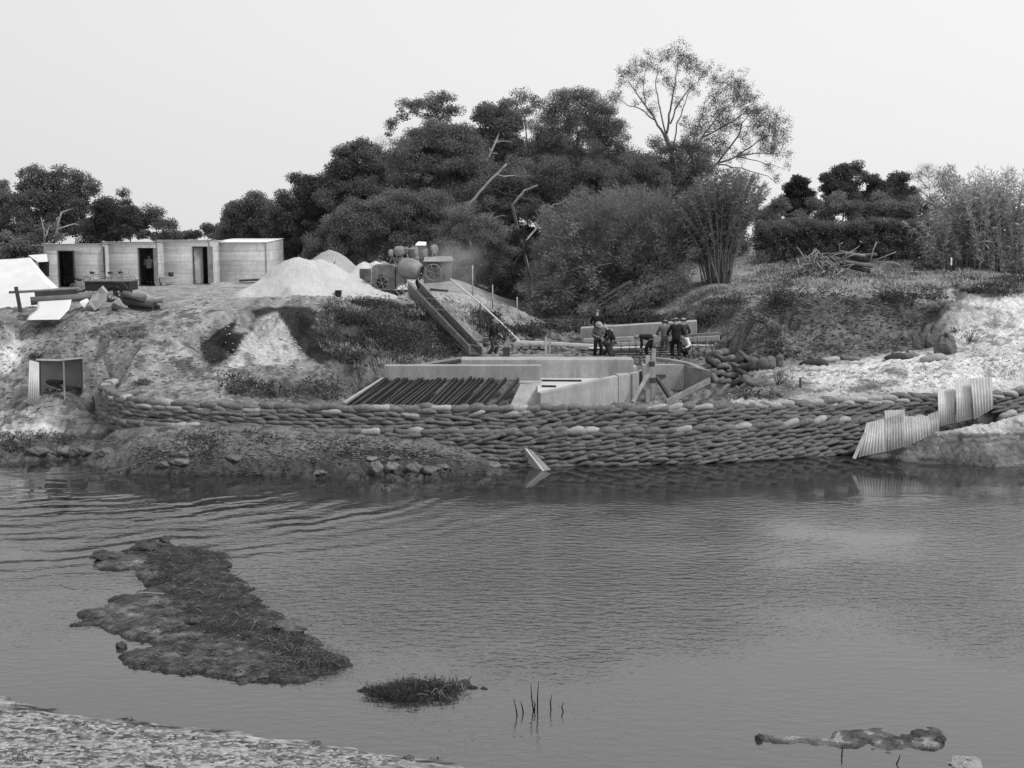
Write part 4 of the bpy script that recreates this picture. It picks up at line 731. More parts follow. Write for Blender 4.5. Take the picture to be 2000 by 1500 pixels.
# ---------------------------------------------------------------- huts
def hut(px0, px1, Y, zb, h_, depth, label, door=None, leaf=None, roof='roof_pale', m='iron_sheet', rise=.05, rot=0.0, upper=None):
    x0 = P(px0, 550, Y).x; x1 = P(px1, 550, Y).x; W_ = x1 - x0; t = empty('corrugated_hut', (x0, Y, zb), label, 'hut', 'corrugated iron huts in a row', rot)
    hb = h_ + rise
    def pan(u0, u1, v0, v1, mm=m): return corr('wall_sheet', [(u0, 0, v0), (u1, 0, v0), (u1, 0, v1), (u0, 0, v1)], mm, t, across=False)
    if door:
        d0, d1, dh = (P(door[0], 550, Y).x - x0, P(door[1], 550, Y).x - x0, door[2])
        pan(0, d0, 0, dh); pan(d1, W_, 0, dh); pan(0, W_, dh, h_, upper or m)
        mb = MB(); mb.box(((d0 + d1) / 2, -.02, dh), (d1 - d0 + .1, .05, .05)); mb.box((d0, -.02, dh / 2), (.05, .05, dh)); mb.box((d1, -.02, dh / 2), (.05, .05, dh)); mb.build('door_frame', 'timber_dark', t)
        if leaf == 'out': MB().box((d1 + .18, -.33, dh / 2 - .03), (.04, .72, dh - .05), Matrix.Rotation(R(-28), 3, 'Z')).build('door', 'iron_weathered', t)
        if leaf == 'in': MB().box((d0 + .22, .2, dh / 2 - .02), (.5, .04, dh - .05), Matrix.Rotation(R(30), 3, 'Z')).build('door', 'timber_pale', t)
    else: pan(0, W_, 0, h_)
    corr('side_wall', [(W_, .01, 0), (W_, depth, 0), (W_, depth, hb - .02), (W_, .01, h_ - .02)], m, t, across=False)
    corr('side_wall', [(0, .01, 0), (0, depth, 0), (0, depth, hb - .02), (0, .01, h_ - .02)], 'iron_weathered', t, across=False)
    corr('back_wall', [(0, depth, 0), (W_, depth, 0), (W_, depth, hb - .02), (0, depth, hb - .02)], 'iron_weathered', t, across=False)
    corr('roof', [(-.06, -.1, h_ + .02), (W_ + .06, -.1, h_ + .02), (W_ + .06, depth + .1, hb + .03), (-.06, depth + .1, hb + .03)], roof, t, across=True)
    MB().box((W_ + .015, -.015, h_ / 2 - .01), (.05, .05, h_ - .04)).build('corner_post', 'timber_pale', t)
    MB().box((W_ / 2, depth / 2, -.0), (W_ - .1, depth - .1, .05)).build('hut_floor', 'timber_dark', t)
    return t, x0
hut(88, 203, 69.5, 4.55, 2.42, 3.0, 'leftmost corrugated iron hut with an open black doorway', (117, 146, 2.05), None, 'iron_weathered', rise=-.1)
hut(204, 309, 70.5, 4.6, 2.46, 3.0, 'second hut from left, a man standing in its doorway', (274, 302, 2.13), None, 'iron_weathered', rise=-.1)
tag(MB().box(P(304.5, 519, 70.2) , (.22, .05, 2.0)).build('board', 'timber'), 'narrow board leaning between the second and third huts', 'board')
tag(MB().box(P(204, 520, 69.3), (.10, .05, 2.2)).build('board', 'timber_dark'), 'dark thin strip painting the shade in the gap between the first two huts', 'board')  # dark strip standing in for shade between the huts
hut(310, 411, 71.8, 4.62, 2.52, 3.6, 'third hut from left with its pale door half open', (380, 408, 2.16), 'in', 'iron_pale', upper='iron_pale', rise=-.1)
tag(MB().box(P(411, 517, 71.2), (.3, .05, 2.1)).build('board', 'timber'), 'board leaning against the corner of the third hut', 'board')
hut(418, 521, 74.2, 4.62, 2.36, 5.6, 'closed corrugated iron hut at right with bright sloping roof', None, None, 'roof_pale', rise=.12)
# ---------------------------------------------------------------- tents
def tent(name, pts, label):
    pass
t = empty('tent', GP(60, 606), 'large white canvas tent at left edge with flared right end', 'tent'); base = t.location
Y0, Y1 = 56.0, 59.5
rows = [  # each row: ridge -> eave sections at increasing px
    [(-140, 514, Y1), (-140, 560, Y0 + 1.2), (-140, 572, Y0 + .9), (-140, 612, Y0)],
    [(-40, 509, Y1), (-40, 556, Y0 + 1.2), (-40, 568, Y0 + .9), (-40, 611, Y0)],
    [(0, 507, Y1), (8, 556, Y0 + 1.2), (18, 570, Y0 + .8), (10, 610, Y0)],
    [(30, 505.5, Y1), (52, 552, Y0 + 1.2), (66, 569, Y0 + .8), (60, 606, Y0)],
    [(56, 503, Y1), (80, 545, Y0 + 1.3), (100, 563, Y0 + .9), (96, 600, Y0 + .2)]]
def grid_surf(rows, nu, nv, sag=0):
    A = np.array([[list(P(*p)) for p in r] for r in rows]); V = []; nr, nc = A.shape[:2]
    for i in range(nu + 1):
        u = i / nu * (nr - 1); a = min(int(u), nr - 2); fu = u - a
        for j in range(nv + 1):
            v = j / nv * (nc - 1); b = min(int(v), nc - 2); fv = v - b
            p = (A[a, b] * (1 - fu) + A[a + 1, b] * fu) * (1 - fv) + (A[a, b + 1] * (1 - fu) + A[a + 1, b + 1] * fu) * fv
            V.append(Vector(p) + Vector((0, 0, -sag * math.sin(fv * math.pi))))
    Fc = [(i * (nv + 1) + j, (i + 1) * (nv + 1) + j, (i + 1) * (nv + 1) + j + 1, i * (nv + 1) + j + 1) for i in range(nu) for j in range(nv)]
    return V, Fc
V, Fc = grid_surf(rows, 24, 18, .0); mb = MB(); mb.add([v - base + Vector((0, .02 * math.sin(i * 1.7), 0)) for i, v in enumerate(V)], Fc, True); mb.build('front_canvas', 'canvas', t)
rows = [[(56, 503, Y1), (80, 545, Y0 + 1.3), (100, 563, Y0 + .9), (96, 600, Y0 + .2)], [(60, 504, Y1 + .1), (90, 540, Y1 + .3), (116, 564, Y1 - .3), (112, 580, Y1 - .3)]]
V, Fc = grid_surf(rows, 6, 16); mb = MB(); mb.add([v - base for v in V], Fc, True); mb.build('end_flap', 'canvas', t)
rows = [[(-140, 514, Y1), (-140, 545, Y1 + 3.2), (-140, 575, Y1 + 3.4)], [(56, 503, Y1), (60, 540, Y1 + 3.2), (60, 560, Y1 + 3.4)]]
V, Fc = grid_surf(rows, 8, 6); mb = MB(); mb.add([v - base for v in V], Fc, True); mb.build('back_canvas', 'canvas', t)
t = empty('tent', P(85, 530, 66), 'small white roofed tent peeping out behind the large one', 'tent'); base = t.location
MB().prism([lp(56, 499, 67), lp(90, 497, 67), lp(92, 511, 65.6), (lp(74, 512, 65.6))], (0, .1, .02)).build('roof_canvas', 'canvas', t)
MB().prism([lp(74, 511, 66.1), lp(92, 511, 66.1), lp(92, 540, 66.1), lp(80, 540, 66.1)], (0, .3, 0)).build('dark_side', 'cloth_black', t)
# ---------------------------------------------------------------- stuff beside the tent
def beam2(name, a, b, Y_, r, m, label, cat, n=9, Yb=None, taper=1.0, group=None):
    return tag(MB().tube([P(a[0], a[1], Y_), P((a[0] + b[0]) / 2, (a[1] + b[1]) / 2 + .6, (Y_ + (Yb or Y_)) / 2), P(b[0], b[1], Yb or Y_)], [r, r * (1 + taper) / 2, r * taper], n).build(name, m), label, cat, group)
beam2('rail', (18, 571), (155, 563), 55.0, .06, 'timber', 'thin horizontal pole propped on the post in front of the tent', 'pole')
tag(MB().beam(P(41, 612, 55), P(31, 560, 55), .13, .13).build('post', 'timber_dark'), 'leaning dark post in front of the large tent', 'post')
tag(MB().beam(P(68, 574, 55.6), P(150, 568, 56), .12, .35).build('beam', 'timber_dark'), 'dark squared beam resting behind the log', 'beam')
beam2('log', (60, 588), (195, 577), 54.3, .19, 'bark', 'long grey log lying in front of the tent', 'log', 12, 55.5, .8)
V, Fc = grid_surf([[(74, 592, 54.0), (72, 608, 53.6), (56, 620, 53.0), (53, 628, 52.4)], [(140, 588, 54.2), (136, 606, 53.7), (124, 619, 53.1), (116, 627, 52.5)]], 10, 14)
mb = MB(); mb.add([v + Vector((0, 0, .06)) for v in V], Fc, True); o = mb.build('iron_sheet', 'roof_pale'); o.modifiers.new('t', 'SOLIDIFY').thickness = .01; tag(o, 'curled bright sheet of iron lying on the ground below the log', 'iron sheet')
# pale sacking bundles
def bundle(c4, Y_, m, label, cat='canvas sheet'):
    q = [P(a, b, Y_ + k * .15) for k, (a, b) in enumerate(c4)]; o = MB().prism(q, (0, .25, .05)).build('canvas_sheet', m, None, .05); return tag(o, label, cat)
bundle([(172, 590), (185, 608), (206, 590), (208, 572), (198, 560), (182, 575)], 54.4, 'canvas_grey', 'pointed patterned canvas bundle standing among the junk')
bundle([(154, 590), (164, 603), (172, 592), (168, 584)], 54.3, 'canvas', 'small pale cloth scrap beside the pointed bundle')
bundle([(215, 600), (220, 590), (230, 583), (240, 600), (236, 606), (218, 606)], 54.0, 'canvas_grey', 'small grey wrapped bundle in front of the logs')
def spoked(mb, c, r, nrm, n=8, rim=.03, sp=.018, hub=.05):
    nrm = Vector(nrm).normalized(); a = nrm.orthogonal().normalized(); b = nrm.cross(a); c = Vector(c)
    ring = [c + (a * math.cos(2 * math.pi * k / 24) + b * math.sin(2 * math.pi * k / 24)) * r for k in range(25)]
    mb.tube(ring, rim, 6, False)
    for k in range(n): mb.tube([c, c + (a * math.cos(2 * math.pi * k / n) + b * math.sin(2 * math.pi * k / n)) * r], sp, 4)
    mb.tube([c - nrm * .06, c + nrm * .06], hub, 8); return mb
# trailer
t = empty('trailer', P(235, 575, 58.5), 'dark two wheeled box trailer in front of the second hut', 'trailer'); base = t.location
cx = lp(218, 558, 58.5)
MB().box(cx, (2.1, 1.3, .42)).build('box_body', 'steel_dark', t, .02); MB().box(cx + Vector((0, 0, .24)), (2.2, 1.4, .06)).build('top_rim', 'steel_grey', t)
for sx in (-.72, .72):
    mb = MB(); spoked(mb, cx + Vector((.35, sx, -.35)), .36, (0, 1, 0), 10, .05); mb.build('wheel', 'steel_dark', t)
MB().beam(cx + Vector((-1, 0, -.15)), cx + Vector((-2.0, -.1, -.4)), .07, .07).build('drawbar', 'steel_dark', t)
# bicycles
def bicycle():
    t = empty('bicycle', (0, 0, 0), 'b', 'bicycle', 'bicycles leaning near the huts')
    for x in (-.52, .52):
        mb = MB(); spoked(mb, (x, 0, .34), .33, (0, 1, 0), 14, .018, .004, .03); mb.build('wheel', 'steel_grey', t)
    mb = MB()
    for a, b in (((-.52, 0, .34), (-.12, 0, .3)), ((-.12, 0, .3), (-.2, 0, .85)), ((-.2, 0, .8), (.36, 0, .84)), ((-.12, 0, .3), (.38, 0, .78)), ((-.2, 0, .8), (-.52, 0, .34)), ((.34, 0, .95), (.52, 0, .34))): mb.tube([a, b], .016, 6)
    mb.build('frame', 'steel_grey', t)
    MB().tube([(.2, -.28, .98), (.34, -.24, 1.02), (.36, 0, .98), (.34, .24, 1.02), (.2, .28, .98)], .014, 6).build('handlebar', 'steel_grey', t)
    MB().tube([(-.34, 0, .9), (-.2, 0, .92), (-.06, 0, .9)], [.07, .06, .02], 8).build('saddle', 'steel_dark', t); return t
bk = bicycle(); i = 0
for (a, b, Y_, rz, lb) in ((160, 566, 62, 70, 'bicycle with upright handlebars, leftmost, near the first hut doorway'), (168, 567, 60.5, 60, 'bicycle leaning nearest the dark trailer on its left'), (190, 556, 66, 20, 'bicycle leaning on the wall of the first hut'), (226, 556, 66.5, 40, 'bicycle behind the trailer, left of its pair'), (246, 554, 67, 60, 'bicycle behind the trailer, right of its pair')):
    o = bk if i == 0 else copy_tree(bk); i += 1
    p = P(a, b, Y_); o.location = (p.x, p.y, H(p.x, p.y)); o.rotation_euler = (R(-8), 0, R(rz)); o['label'] = lb
# wheel and logs
t = empty('cart_wheel', P(232, 580, 55.5), 'old iron cart wheel propped among the logs', 'wheel'); base = t.location
spoked(MB(), lp(236, 567, 55.5), .36, (.3, 1, .2), 10, .04).build('rim_and_spokes', 'steel_dark', t)
for i, (a, b, r, m_, lb) in enumerate([((240, 574), (285, 581), .15, 'bark', 'grey log with rounded end, top of the log pile'), ((232, 584), (300, 597), .17, 'timber_dark', 'dark hollow log across the front of the log pile'), ((245, 592), (318, 587), .12, 'bark', 'thin log sticking out right of the log pile'), ((250, 597), (312, 600), .1, 'timber_dark', 'dark low log at the foot of the log pile'), ((272, 588), (318, 585), .07, 'bark_pale', 'pale stick lying on the logs')]):
    beam2('log', a, b, 55.0 + i * .15, r, m_, lb, 'log', 9, None, .8, 'logs in the pile beside the tent')
tag(MB().lathe([(0, 0), (.13, 0), (.15, .34), (.14, .34), (.12, .02), (0, .02)], 14).build('bucket', 'canvas_grey', None, 0, GP(306, 600)), 'small pale bucket at the right end of the log pile', 'bucket')
tag(MB().box((0, 0, .17), (.75, .4, .36)).build('crate', 'timber_pale', None, .02, P(327, 552, 70.8)), 'pale crate against the wall of the third hut', 'crate')
bk2 = MB().lathe([(0, 0), (.13, 0), (.17, .22), (.16, .22), (.12, .02), (0, .02)], 12).build('bucket', 'steel_dark', None, 0, P(333, 552, 70.8) + Vector((.04, 0, .36))); tag(bk2, 'dark bowl standing on the pale crate by the hut', 'bowl')
tag(MB().beam(P(468, 548, 73.4), P(514, 546, 73.4), .3, .12).build('beam', 'timber_dark'), 'dark low timber lying before the closed hut', 'timber')
# ---------------------------------------------------------------- lower-left shelter
g = GP(110, 774); t = empty('canvas_shelter', g, 'small dark canvas shelter with corrugated sheet at its left side', 'shelter'); base = t.location; Yg = g.y
MB().prism([lp(77, 704, Yg + .9), lp(160, 701, Yg + .9), lp(161, 765, Yg + .9), lp(79, 768, Yg + .9)], (0, .04, 0)).build('back_canvas', 'canvas_grey', t)
MB().prism([lp(160, 700, Yg), lp(161, 700, Yg + .9), lp(162, 763, Yg + .9), lp(161, 766, Yg)], (.03, 0, 0)).build('side_canvas', 'canvas_grey', t)
V, Fc = grid_surf([[(70, 703, Yg - .05), (70, 700, Yg + 1)], [(115, 704, Yg - .05), (115, 701, Yg + 1)], [(162, 699, Yg - .05), (161, 698, Yg + 1)]], 8, 4, .03)
o = MB(); o.add([v - base for v in V], Fc, True); o = o.build('roof_canvas', 'canvas_grey', t); o.modifiers.new('t', 'SOLIDIFY').thickness = .03
MB().beam(lp(127, 792, Yg - .4), lp(124, 702, Yg), .06, .06).build('pole', 'timber', t)
MB().beam(lp(78, 703, Yg), lp(79, 770, Yg), .05, .05).build('pole', 'timber_dark', t); MB().beam(lp(160, 700, Yg), lp(161, 766, Yg), .05, .05).build('pole', 'timber_dark', t)
o = corr('iron_sheet', [P(54, 790, Yg - .55), P(77, 791, Yg - .55), P(76, 708, Yg - .1), P(57, 703, Yg - .1)], 'iron_pale', None, pitch=.09, amp=.014); tag(o, 'narrow bright corrugated sheet leaning against the dark shelter', 'iron sheet')
t = empty('wheelbarrow', P(108, 772, Yg + .3), 'dark wheelbarrow parked inside the canvas shelter', 'wheelbarrow'); base = t.location
spoked(MB(), lp(118, 762, Yg + .3), .2, (.5, 1, 0), 6, .03).build('wheel', 'steel_grey', t)
mb = MB()
for d in (-.18, .18):
    mb.tube([lp(118, 762, Yg + .3 + d), lp(104, 758, Yg + .3 + d), lp(86, 750, Yg + .25 + d)], .025, 6)
    mb.tube([lp(98, 756, Yg + .3 + d), lp(97, 770, Yg + .3 + d)], .02, 5)
mb.build('handles', 'timber', t)
q = [lp(92, 753, Yg + .1), lp(112, 756, Yg + .1), lp(116, 746, Yg + .05), lp(88, 744, Yg + .05)]; MB().prism(q, (0, .5, 0)).build('tray', 'steel_dark', t, .01)
# ---------------------------------------------------------------- gravel heaps
def heap(px_c, py_b, Y_, cx_list, zb, m, label, res=.07):
    """cx_list: (px, height, radius)"""
    cs = [(P(a, py_b, y_).x, y_, h_, r_) for a, y_, h_, r_ in cx_list]
    x0 = min(c[0] - c[3] * 1.15 for c in cs); x1 = max(c[0] + c[3] * 1.15 for c in cs); y0 = min(c[1] - c[3] * 1.15 for c in cs); y1 = max(c[1] + c[3] * 1.15 for c in cs)
    nx, ny = int((x1 - x0) / res) + 1, int((y1 - y0) / res) + 1; yy, xx = np.meshgrid(np.linspace(y0, y1, ny), np.linspace(x0, x1, nx), indexing='ij'); xx = xx.ravel(); yy = yy.ravel()
    z = np.full(xx.shape, -.3)
    for cx_, cy_, h_, r_ in cs:
        d = np.hypot(xx - cx_, yy - cy_) * (1 + .22 * fbm(xx * .7, yy * .7, 3, 91)); k = h_ * (1 - d / r_); k = np.where(k > h_ * .82, h_ * .82 + (k - h_ * .82) * .5, k); z = np.maximum(z, k)
    z = z + .05 * fbm(xx * 2, yy * 2, 4, 95) + .035 * fbm(xx * 11, yy * 11, 2, 96); i2 = np.arange(nx * ny).reshape(ny, nx)
    q = np.stack([i2[:-1, :-1], i2[:-1, 1:], i2[1:, 1:], i2[1:, :-1]], -1).reshape(-1, 4); q = q[(z[q] > -.29).any(1)]
    o = link('gravel_heap', quads_mesh('gravel_heap', np.stack([xx, yy, z], 1), q, m, None, True), None, (0, 0, zb)); tag(o, label, 'gravel heap', 'heaps of stone on the mixing platform')
heap(600, 590, 61, [(585, 61.5, 2.25, 3.4), (625, 62, 2.1, 3.5), (655, 61.5, 1.25, 2.8), (690, 61.0, .75, 2.4), (560, 61.0, 1.3, 2.2)], 4.45, 'gravel_white', 'largest bright white heap of crushed stone nearest the huts')
heap(645, 550, 66, [(645, 66.5, 2.4, 3.1), (680, 67, 1.4, 2.4), (620, 66.5, 1.5, 2.3)], 4.55, 'gravel_grey', 'pointed grey gravel heap behind the white one')
heap(715, 545, 66, [(712, 65.5, 1.75, 2.0), (735, 65.5, 1.8, 1.8), (750, 66, 1.75, 1.8)], 4.55, 'gravel_white', 'small heap of pale stone behind the mixer')
tag(MB().lathe([(0, 0), (.14, 0), (.17, .33), (.19, .34), (.16, .34), (.13, .02), (0, .02)], 14).build('bucket', 'steel_dark', None, 0, P(661, 581, 59.4)), 'small dark bucket standing on the skirt of the white heap', 'bucket')
tag(MB().tube([P(650, 520, 64.4), P(655, 510, 64.4)], .025, 5).build('shovel_handle', 'timber_dark'), 'thin shovel handle stuck into the grey gravel heap', 'shovel')
# ---------------------------------------------------------------- mixer
t = empty('concrete_mixer', P(770, 575, 62), 'wheeled concrete mixer with boxy engine housing and tilted drum', 'concrete mixer'); base = t.location
q = [(726, 566), (726, 522), (732, 517), (766, 517), (772, 521), (772, 566)]
MB().prism([lp(a, b, 61.6) for a, b in q], (0, 1.2, 0)).build('engine_housing', 'machine_paint', t, .03)
q = [(773, 520), (792, 519), (792, 555), (773, 560)]
MB().prism([lp(a, b, 61.7) for a, b in q], (0, 1.0, 0)).build('gear_housing', 'drum_paint', t, .03)
q = [(736, 563), (735, 548), (740, 538), (746, 536), (752, 540), (756, 552), (757, 563)]
MB().prism([lp(a, b, 61.57) for a, b in q], (0, .04, 0)).build('opening_shade_plate', 'steel_dark', t)  # dark plate painting the shade inside the wheel opening
spoked(MB(), lp(746, 553, 61.45), .32, (.1, 1, 0), 6, .03, .025).build('flywheel', 'steel_grey', t)
MB().box(lp(760, 570, 62.0), (2.6, .9, .14)).build('chassis', 'steel_dark', t)
for a, Y_ in ((786, 61.3), (786, 62.7), (738, 61.5), (738, 62.8)):
    mb = MB(); spoked(mb, lp(a, 566 if a > 750 else 574, Y_), .29 if a > 750 else .24, (0, 1, 0), 8, .03, .02); mb.build('road_wheel', 'drum_paint' if Y_ < 62 and a > 750 else 'steel_dark', t)
dc = lp(802, 525, 61.7); dm = Matrix.Translation(dc) @ (Vector((.93, -.25, -.22)).to_track_quat('Z', 'Y').to_matrix().to_4x4())
MB().lathe([(.0, -.62), (.25, -.6), (.42, -.5), (.5, -.3), (.52, 0), (.5, .2), (.4, .42), (.32, .55), (.30, .55), (.38, .4), (.47, .18), (.45, -.3), (.0, -.5)], 26, dm).build('drum', 'drum_paint', t)
MB().lathe([(.31, .535), (.345, .55), (.34, .6), (.30, .6)], 26, dm).build('drum_mouth', 'steel_grey', t)
MB().tube([lp(797, 548, 61.3), lp(806, 553, 61.3), lp(812, 545, 61.5)], .05, 6).build('discharge_lip', 'timber_white', t)
MB().tube([lp(815, 538, 61.4), lp(818, 550, 61.3), lp(826, 560, 61.2)], .03, 6).build('drum_bracket', 'drum_paint', t)
# pulleys and frame on a second machine
t = empty('stone_crusher', P(800, 545, 66), 'dusty stone crusher with round drums and raised hopper', 'stone crusher'); base = t.location
def drumx(a, b, Y_, r, w_, m, nm):
    r *= .85; w_ *= .8
    c = lp(a, b, Y_); mt = Matrix.Translation(c) @ Vector((.75, -.65, .05)).to_track_quat('Z', 'Y').to_matrix().to_4x4()
    MB().lathe([(0, -w_ / 2), (r * .85, -w_ / 2), (r, -w_ / 2 + .03), (r, w_ / 2 - .03), (r * .85, w_ / 2), (0, w_ / 2)], 20, mt).build(nm, m, t)
drumx(764, 494, 65.5, .22, .2, 'drum_paint', 'pulley'); drumx(780, 490, 65.6, .3, .5, 'drum_paint', 'pulley'); drumx(793, 489, 65.9, .24, .2, 'machine_paint', 'pulley')
drumx(812, 492, 66, .36, .6, 'drum_paint', 'pulley'); drumx(848, 487, 66, .3, .25, 'drum_paint', 'pulley'); drumx(828, 495, 66, .3, .5, 'drum_paint', 'pulley')
mb = MB()
for a, b, c_, d_ in ((760, 516, 768, 498), (775, 518, 765, 498), (786, 498, 778, 520), (795, 496, 801, 520), (770, 486, 812, 486), (782, 505, 800, 505), (840, 508, 848, 490), (856, 508, 848, 490)): mb.tube([lp(a, b, 65.6), lp(c_, d_, 65.6)], .035, 5)
mb.build('support_frame', 'drum_paint', t)
MB().prism([lp(812, 494, 65.8), lp(813, 480, 65.8), (lp(832, 480, 65.8)), lp(831, 494, 65.8)], (.0, .5, 0)).build('hopper', 'machine_paint', t, .02)
MB().prism([lp(811, 479.5, 65.8), lp(817, 473, 66.4), lp(833, 474, 66.4), lp(832, 479.5, 65.8)], (0, .02, .04)).build('hopper_lid', 'roof_pale', t)
MB().prism([lp(827, 512, 65), lp(862, 512, 65), lp(862, 551, 65), (lp(827, 554, 65))], (.5, 1.6, 0)).build('crusher_body', 'machine_paint', t, .04)
MB().prism([lp(828, 502, 65.4), lp(866, 502, 65.4), lp(869, 511, 64.9), lp(826, 511, 64.9)], (.4, 1.4, 0)).build('feed_tray', 'gravel_grey', t, .03)
spoked(MB(), lp(846, 532, 64.9), .42, (0, 1, 0), 6, .03, .03).build('flywheel', 'drum_paint', t)
MB().prism([lp(827, 513, 64.95), lp(861, 513, 64.95), lp(861, 522, 64.95), lp(827, 520, 64.95)], (0, .03, 0)).build('painted_shadow', 'steel_dark', t)  # dark strip painted in as the shade under the feed tray
for i, (a, b, c_) in enumerate([(688, 722, 552), (692, 724, 559), (686, 724, 565)]):
    tag(MB().tube([P(a, c_ + 1, 62.2), P((a + b) / 2, c_, 62.2), P(b, c_ + 1, 62.2)], [.1, .14, .11], 9).build('cement_bag', 'sack_mat'), ['top cement bag in the low stack left of the mixer', 'middle cement bag in the low stack left of the mixer', 'lowest cement bag in the low stack left of the mixer'][i], 'cement bag', 'cement bags left of the mixer')
tag(MB().lathe([(0, 0), (.3, 0), (.32, .04), (.3, .3), (.32, .35), (.3, .62), (.32, .68), (.29, .68), (0, .66)], 18).build('drum', 'machine_paint', None, 0, P(714, 551, 63.6)), 'dented oil drum behind the bags left of the mixer', 'oil drum')
beam2('pole', (840, 565), (875, 568), 61.5, .06, 'timber_dark', 'dark rod lying on the ground right of the mixer', 'rod')
0 and heap(880, 560, 63.5, [(862, 64.8, .9, 2.0), (876, 63.8, .6, 1.7), (850, 64.5, .5, 1.6)], 4.4, 'gravel_grey', 'low spill of dusty stone on the slope edge right of the crusher')
# dust blowing off the crusher
mb = MB(); mt = Matrix.Translation(P(868, 530, 65.5)) @ Matrix.Rotation(R(-25), 4, 'Y') @ Matrix.Diagonal((2.6, 1.6, 1.9, 1))
mb.lathe([(math.sin(a) , -math.cos(a)) for a in np.linspace(0.01, math.pi - .01, 12)], 20)
dm_ = bpy.data.materials.new('dust_mat'); dm_.use_nodes = True; nt = dm_.node_tree; nt.nodes.remove(nt.nodes['Principled BSDF']); pv = nt.nodes.new('ShaderNodeVolumePrincipled'); pv.inputs['Color'].default_value = (.8, .8, .8, 1)
nz = nt.nodes.new('ShaderNodeTexNoise'); nz.inputs['Scale'].default_value = 2.2; nz.inputs['Detail'].default_value = 3; tcn = nt.nodes.new('ShaderNodeTexCoord'); nt.links.new(tcn.outputs['Object'], nz.inputs['Vector'])
mrn = nt.nodes.new('ShaderNodeMapRange'); nt.links.new(nz.outputs['Fac'], mrn.inputs[0]); mrn.inputs[1].default_value = .38; mrn.inputs[2].default_value = .7; mrn.inputs[4].default_value = 1.1
gr_ = nt.nodes.new('ShaderNodeTexGradient'); gr_.gradient_type = 'SPHERICAL'; nt.links.new(tcn.outputs['Object'], gr_.inputs[0]); mdn = nt.nodes.new('ShaderNodeMath'); mdn.operation = 'MULTIPLY'; nt.links.new(mrn.outputs[0], mdn.inputs[0]); nt.links.new(gr_.outputs['Fac'], mdn.inputs[1]); nt.links.new(mdn.outputs[0], pv.inputs['Density']); nt.links.new(pv.outputs[0], nt.nodes['Material Output'].inputs['Volume']); M['dust_mat'] = dm_
dust = mb.build('dust', 'dust_mat'); dust.matrix_world = mt
tag(dust, 'pale stone dust blowing off the crusher down the slope', 'dust', None, 'stuff')
# ---------------------------------------------------------------- foliage
def leaf_cloud(C, Rr, n_per, size, aspect=1.8, flat=.75, droop=0.0, dirs=None, seed=0, shell=.55):
    """C (k,3) clump centres, Rr (k,) radii -> diamond leaves"""
    r = np.random.default_rng(seed); C = np.asarray(C, float); Rr = np.asarray(Rr, float)
    cnt = np.maximum(4, (n_per * Rr ** 2).astype(int)); idx = np.repeat(np.arange(len(C)), cnt); n = len(idx)
    d = r.normal(size=(n, 3)); d /= np.linalg.norm(d, axis=1)[:, None]
    rad = r.random(n) ** shell + np.abs(r.normal(size=n)) * .12
    p = C[idx] + d * (rad * Rr[idx])[:, None] * np.array([1, 1, flat])
    if dirs is None:
        ax = r.normal(size=(n, 3)) + d * .8; ax[:, 2] -= droop
    else: ax = np.asarray(dirs)[idx] + r.normal(size=(n, 3)) * .35
    ax /= np.linalg.norm(ax, axis=1)[:, None]
    sd_ = np.cross(ax, r.normal(size=(n, 3))); sd_ /= np.linalg.norm(sd_, axis=1)[:, None]
    L_ = size * r.uniform(.6, 1.3, n)[:, None]; w_ = L_ / aspect
    V = np.stack([p - ax * L_ * .5, p + sd_ * w_ * .5, p + ax * L_ * .5, p - sd_ * w_ * .5], 1).reshape(-1, 3)
    Q = np.arange(n * 4).reshape(n, 4); ct = r.uniform(.8, 1.22, len(C)); tone = np.repeat(ct[idx] * r.uniform(.82, 1.2, n), 4)
    return V, Q, tone
def subclumps(blobs, Y_, depth, nper, rs, seed, flatz=.8, surf=.5):
    """blobs: (px,py,rpx) -> world sub clumps"""
    r = np.random.default_rng(seed); C = []; Rr = []
    for b in blobs:
        a, c_, q = b[:3]; yy = b[3] if len(b) > 3 else Y_; w_ = q * yy / F; k = max(2, int(nper * (w_ / 1.5) ** 2)); c = P(a, c_, yy)
        d = r.normal(size=(k, 3)); d /= np.linalg.norm(d, axis=1)[:, None]; rad = r.random(k) ** surf * (1 + .55 * fbm(d[:, 0] * 1.6 + a * .1, d[:, 2] * 1.6 + c_ * .1, 3, seed)); rad = np.where(r.random(k) < .12, rad * r.uniform(1.05, 1.35, k), rad)
        pp = np.array(c) + d * rad[:, None] * np.array([w_ * .92, min(w_, depth), w_ * .92]); C.append(pp); Rr.append(r.uniform(rs[0] * .6, rs[1] * .92, k))
    return np.concatenate(C), np.concatenate(Rr)
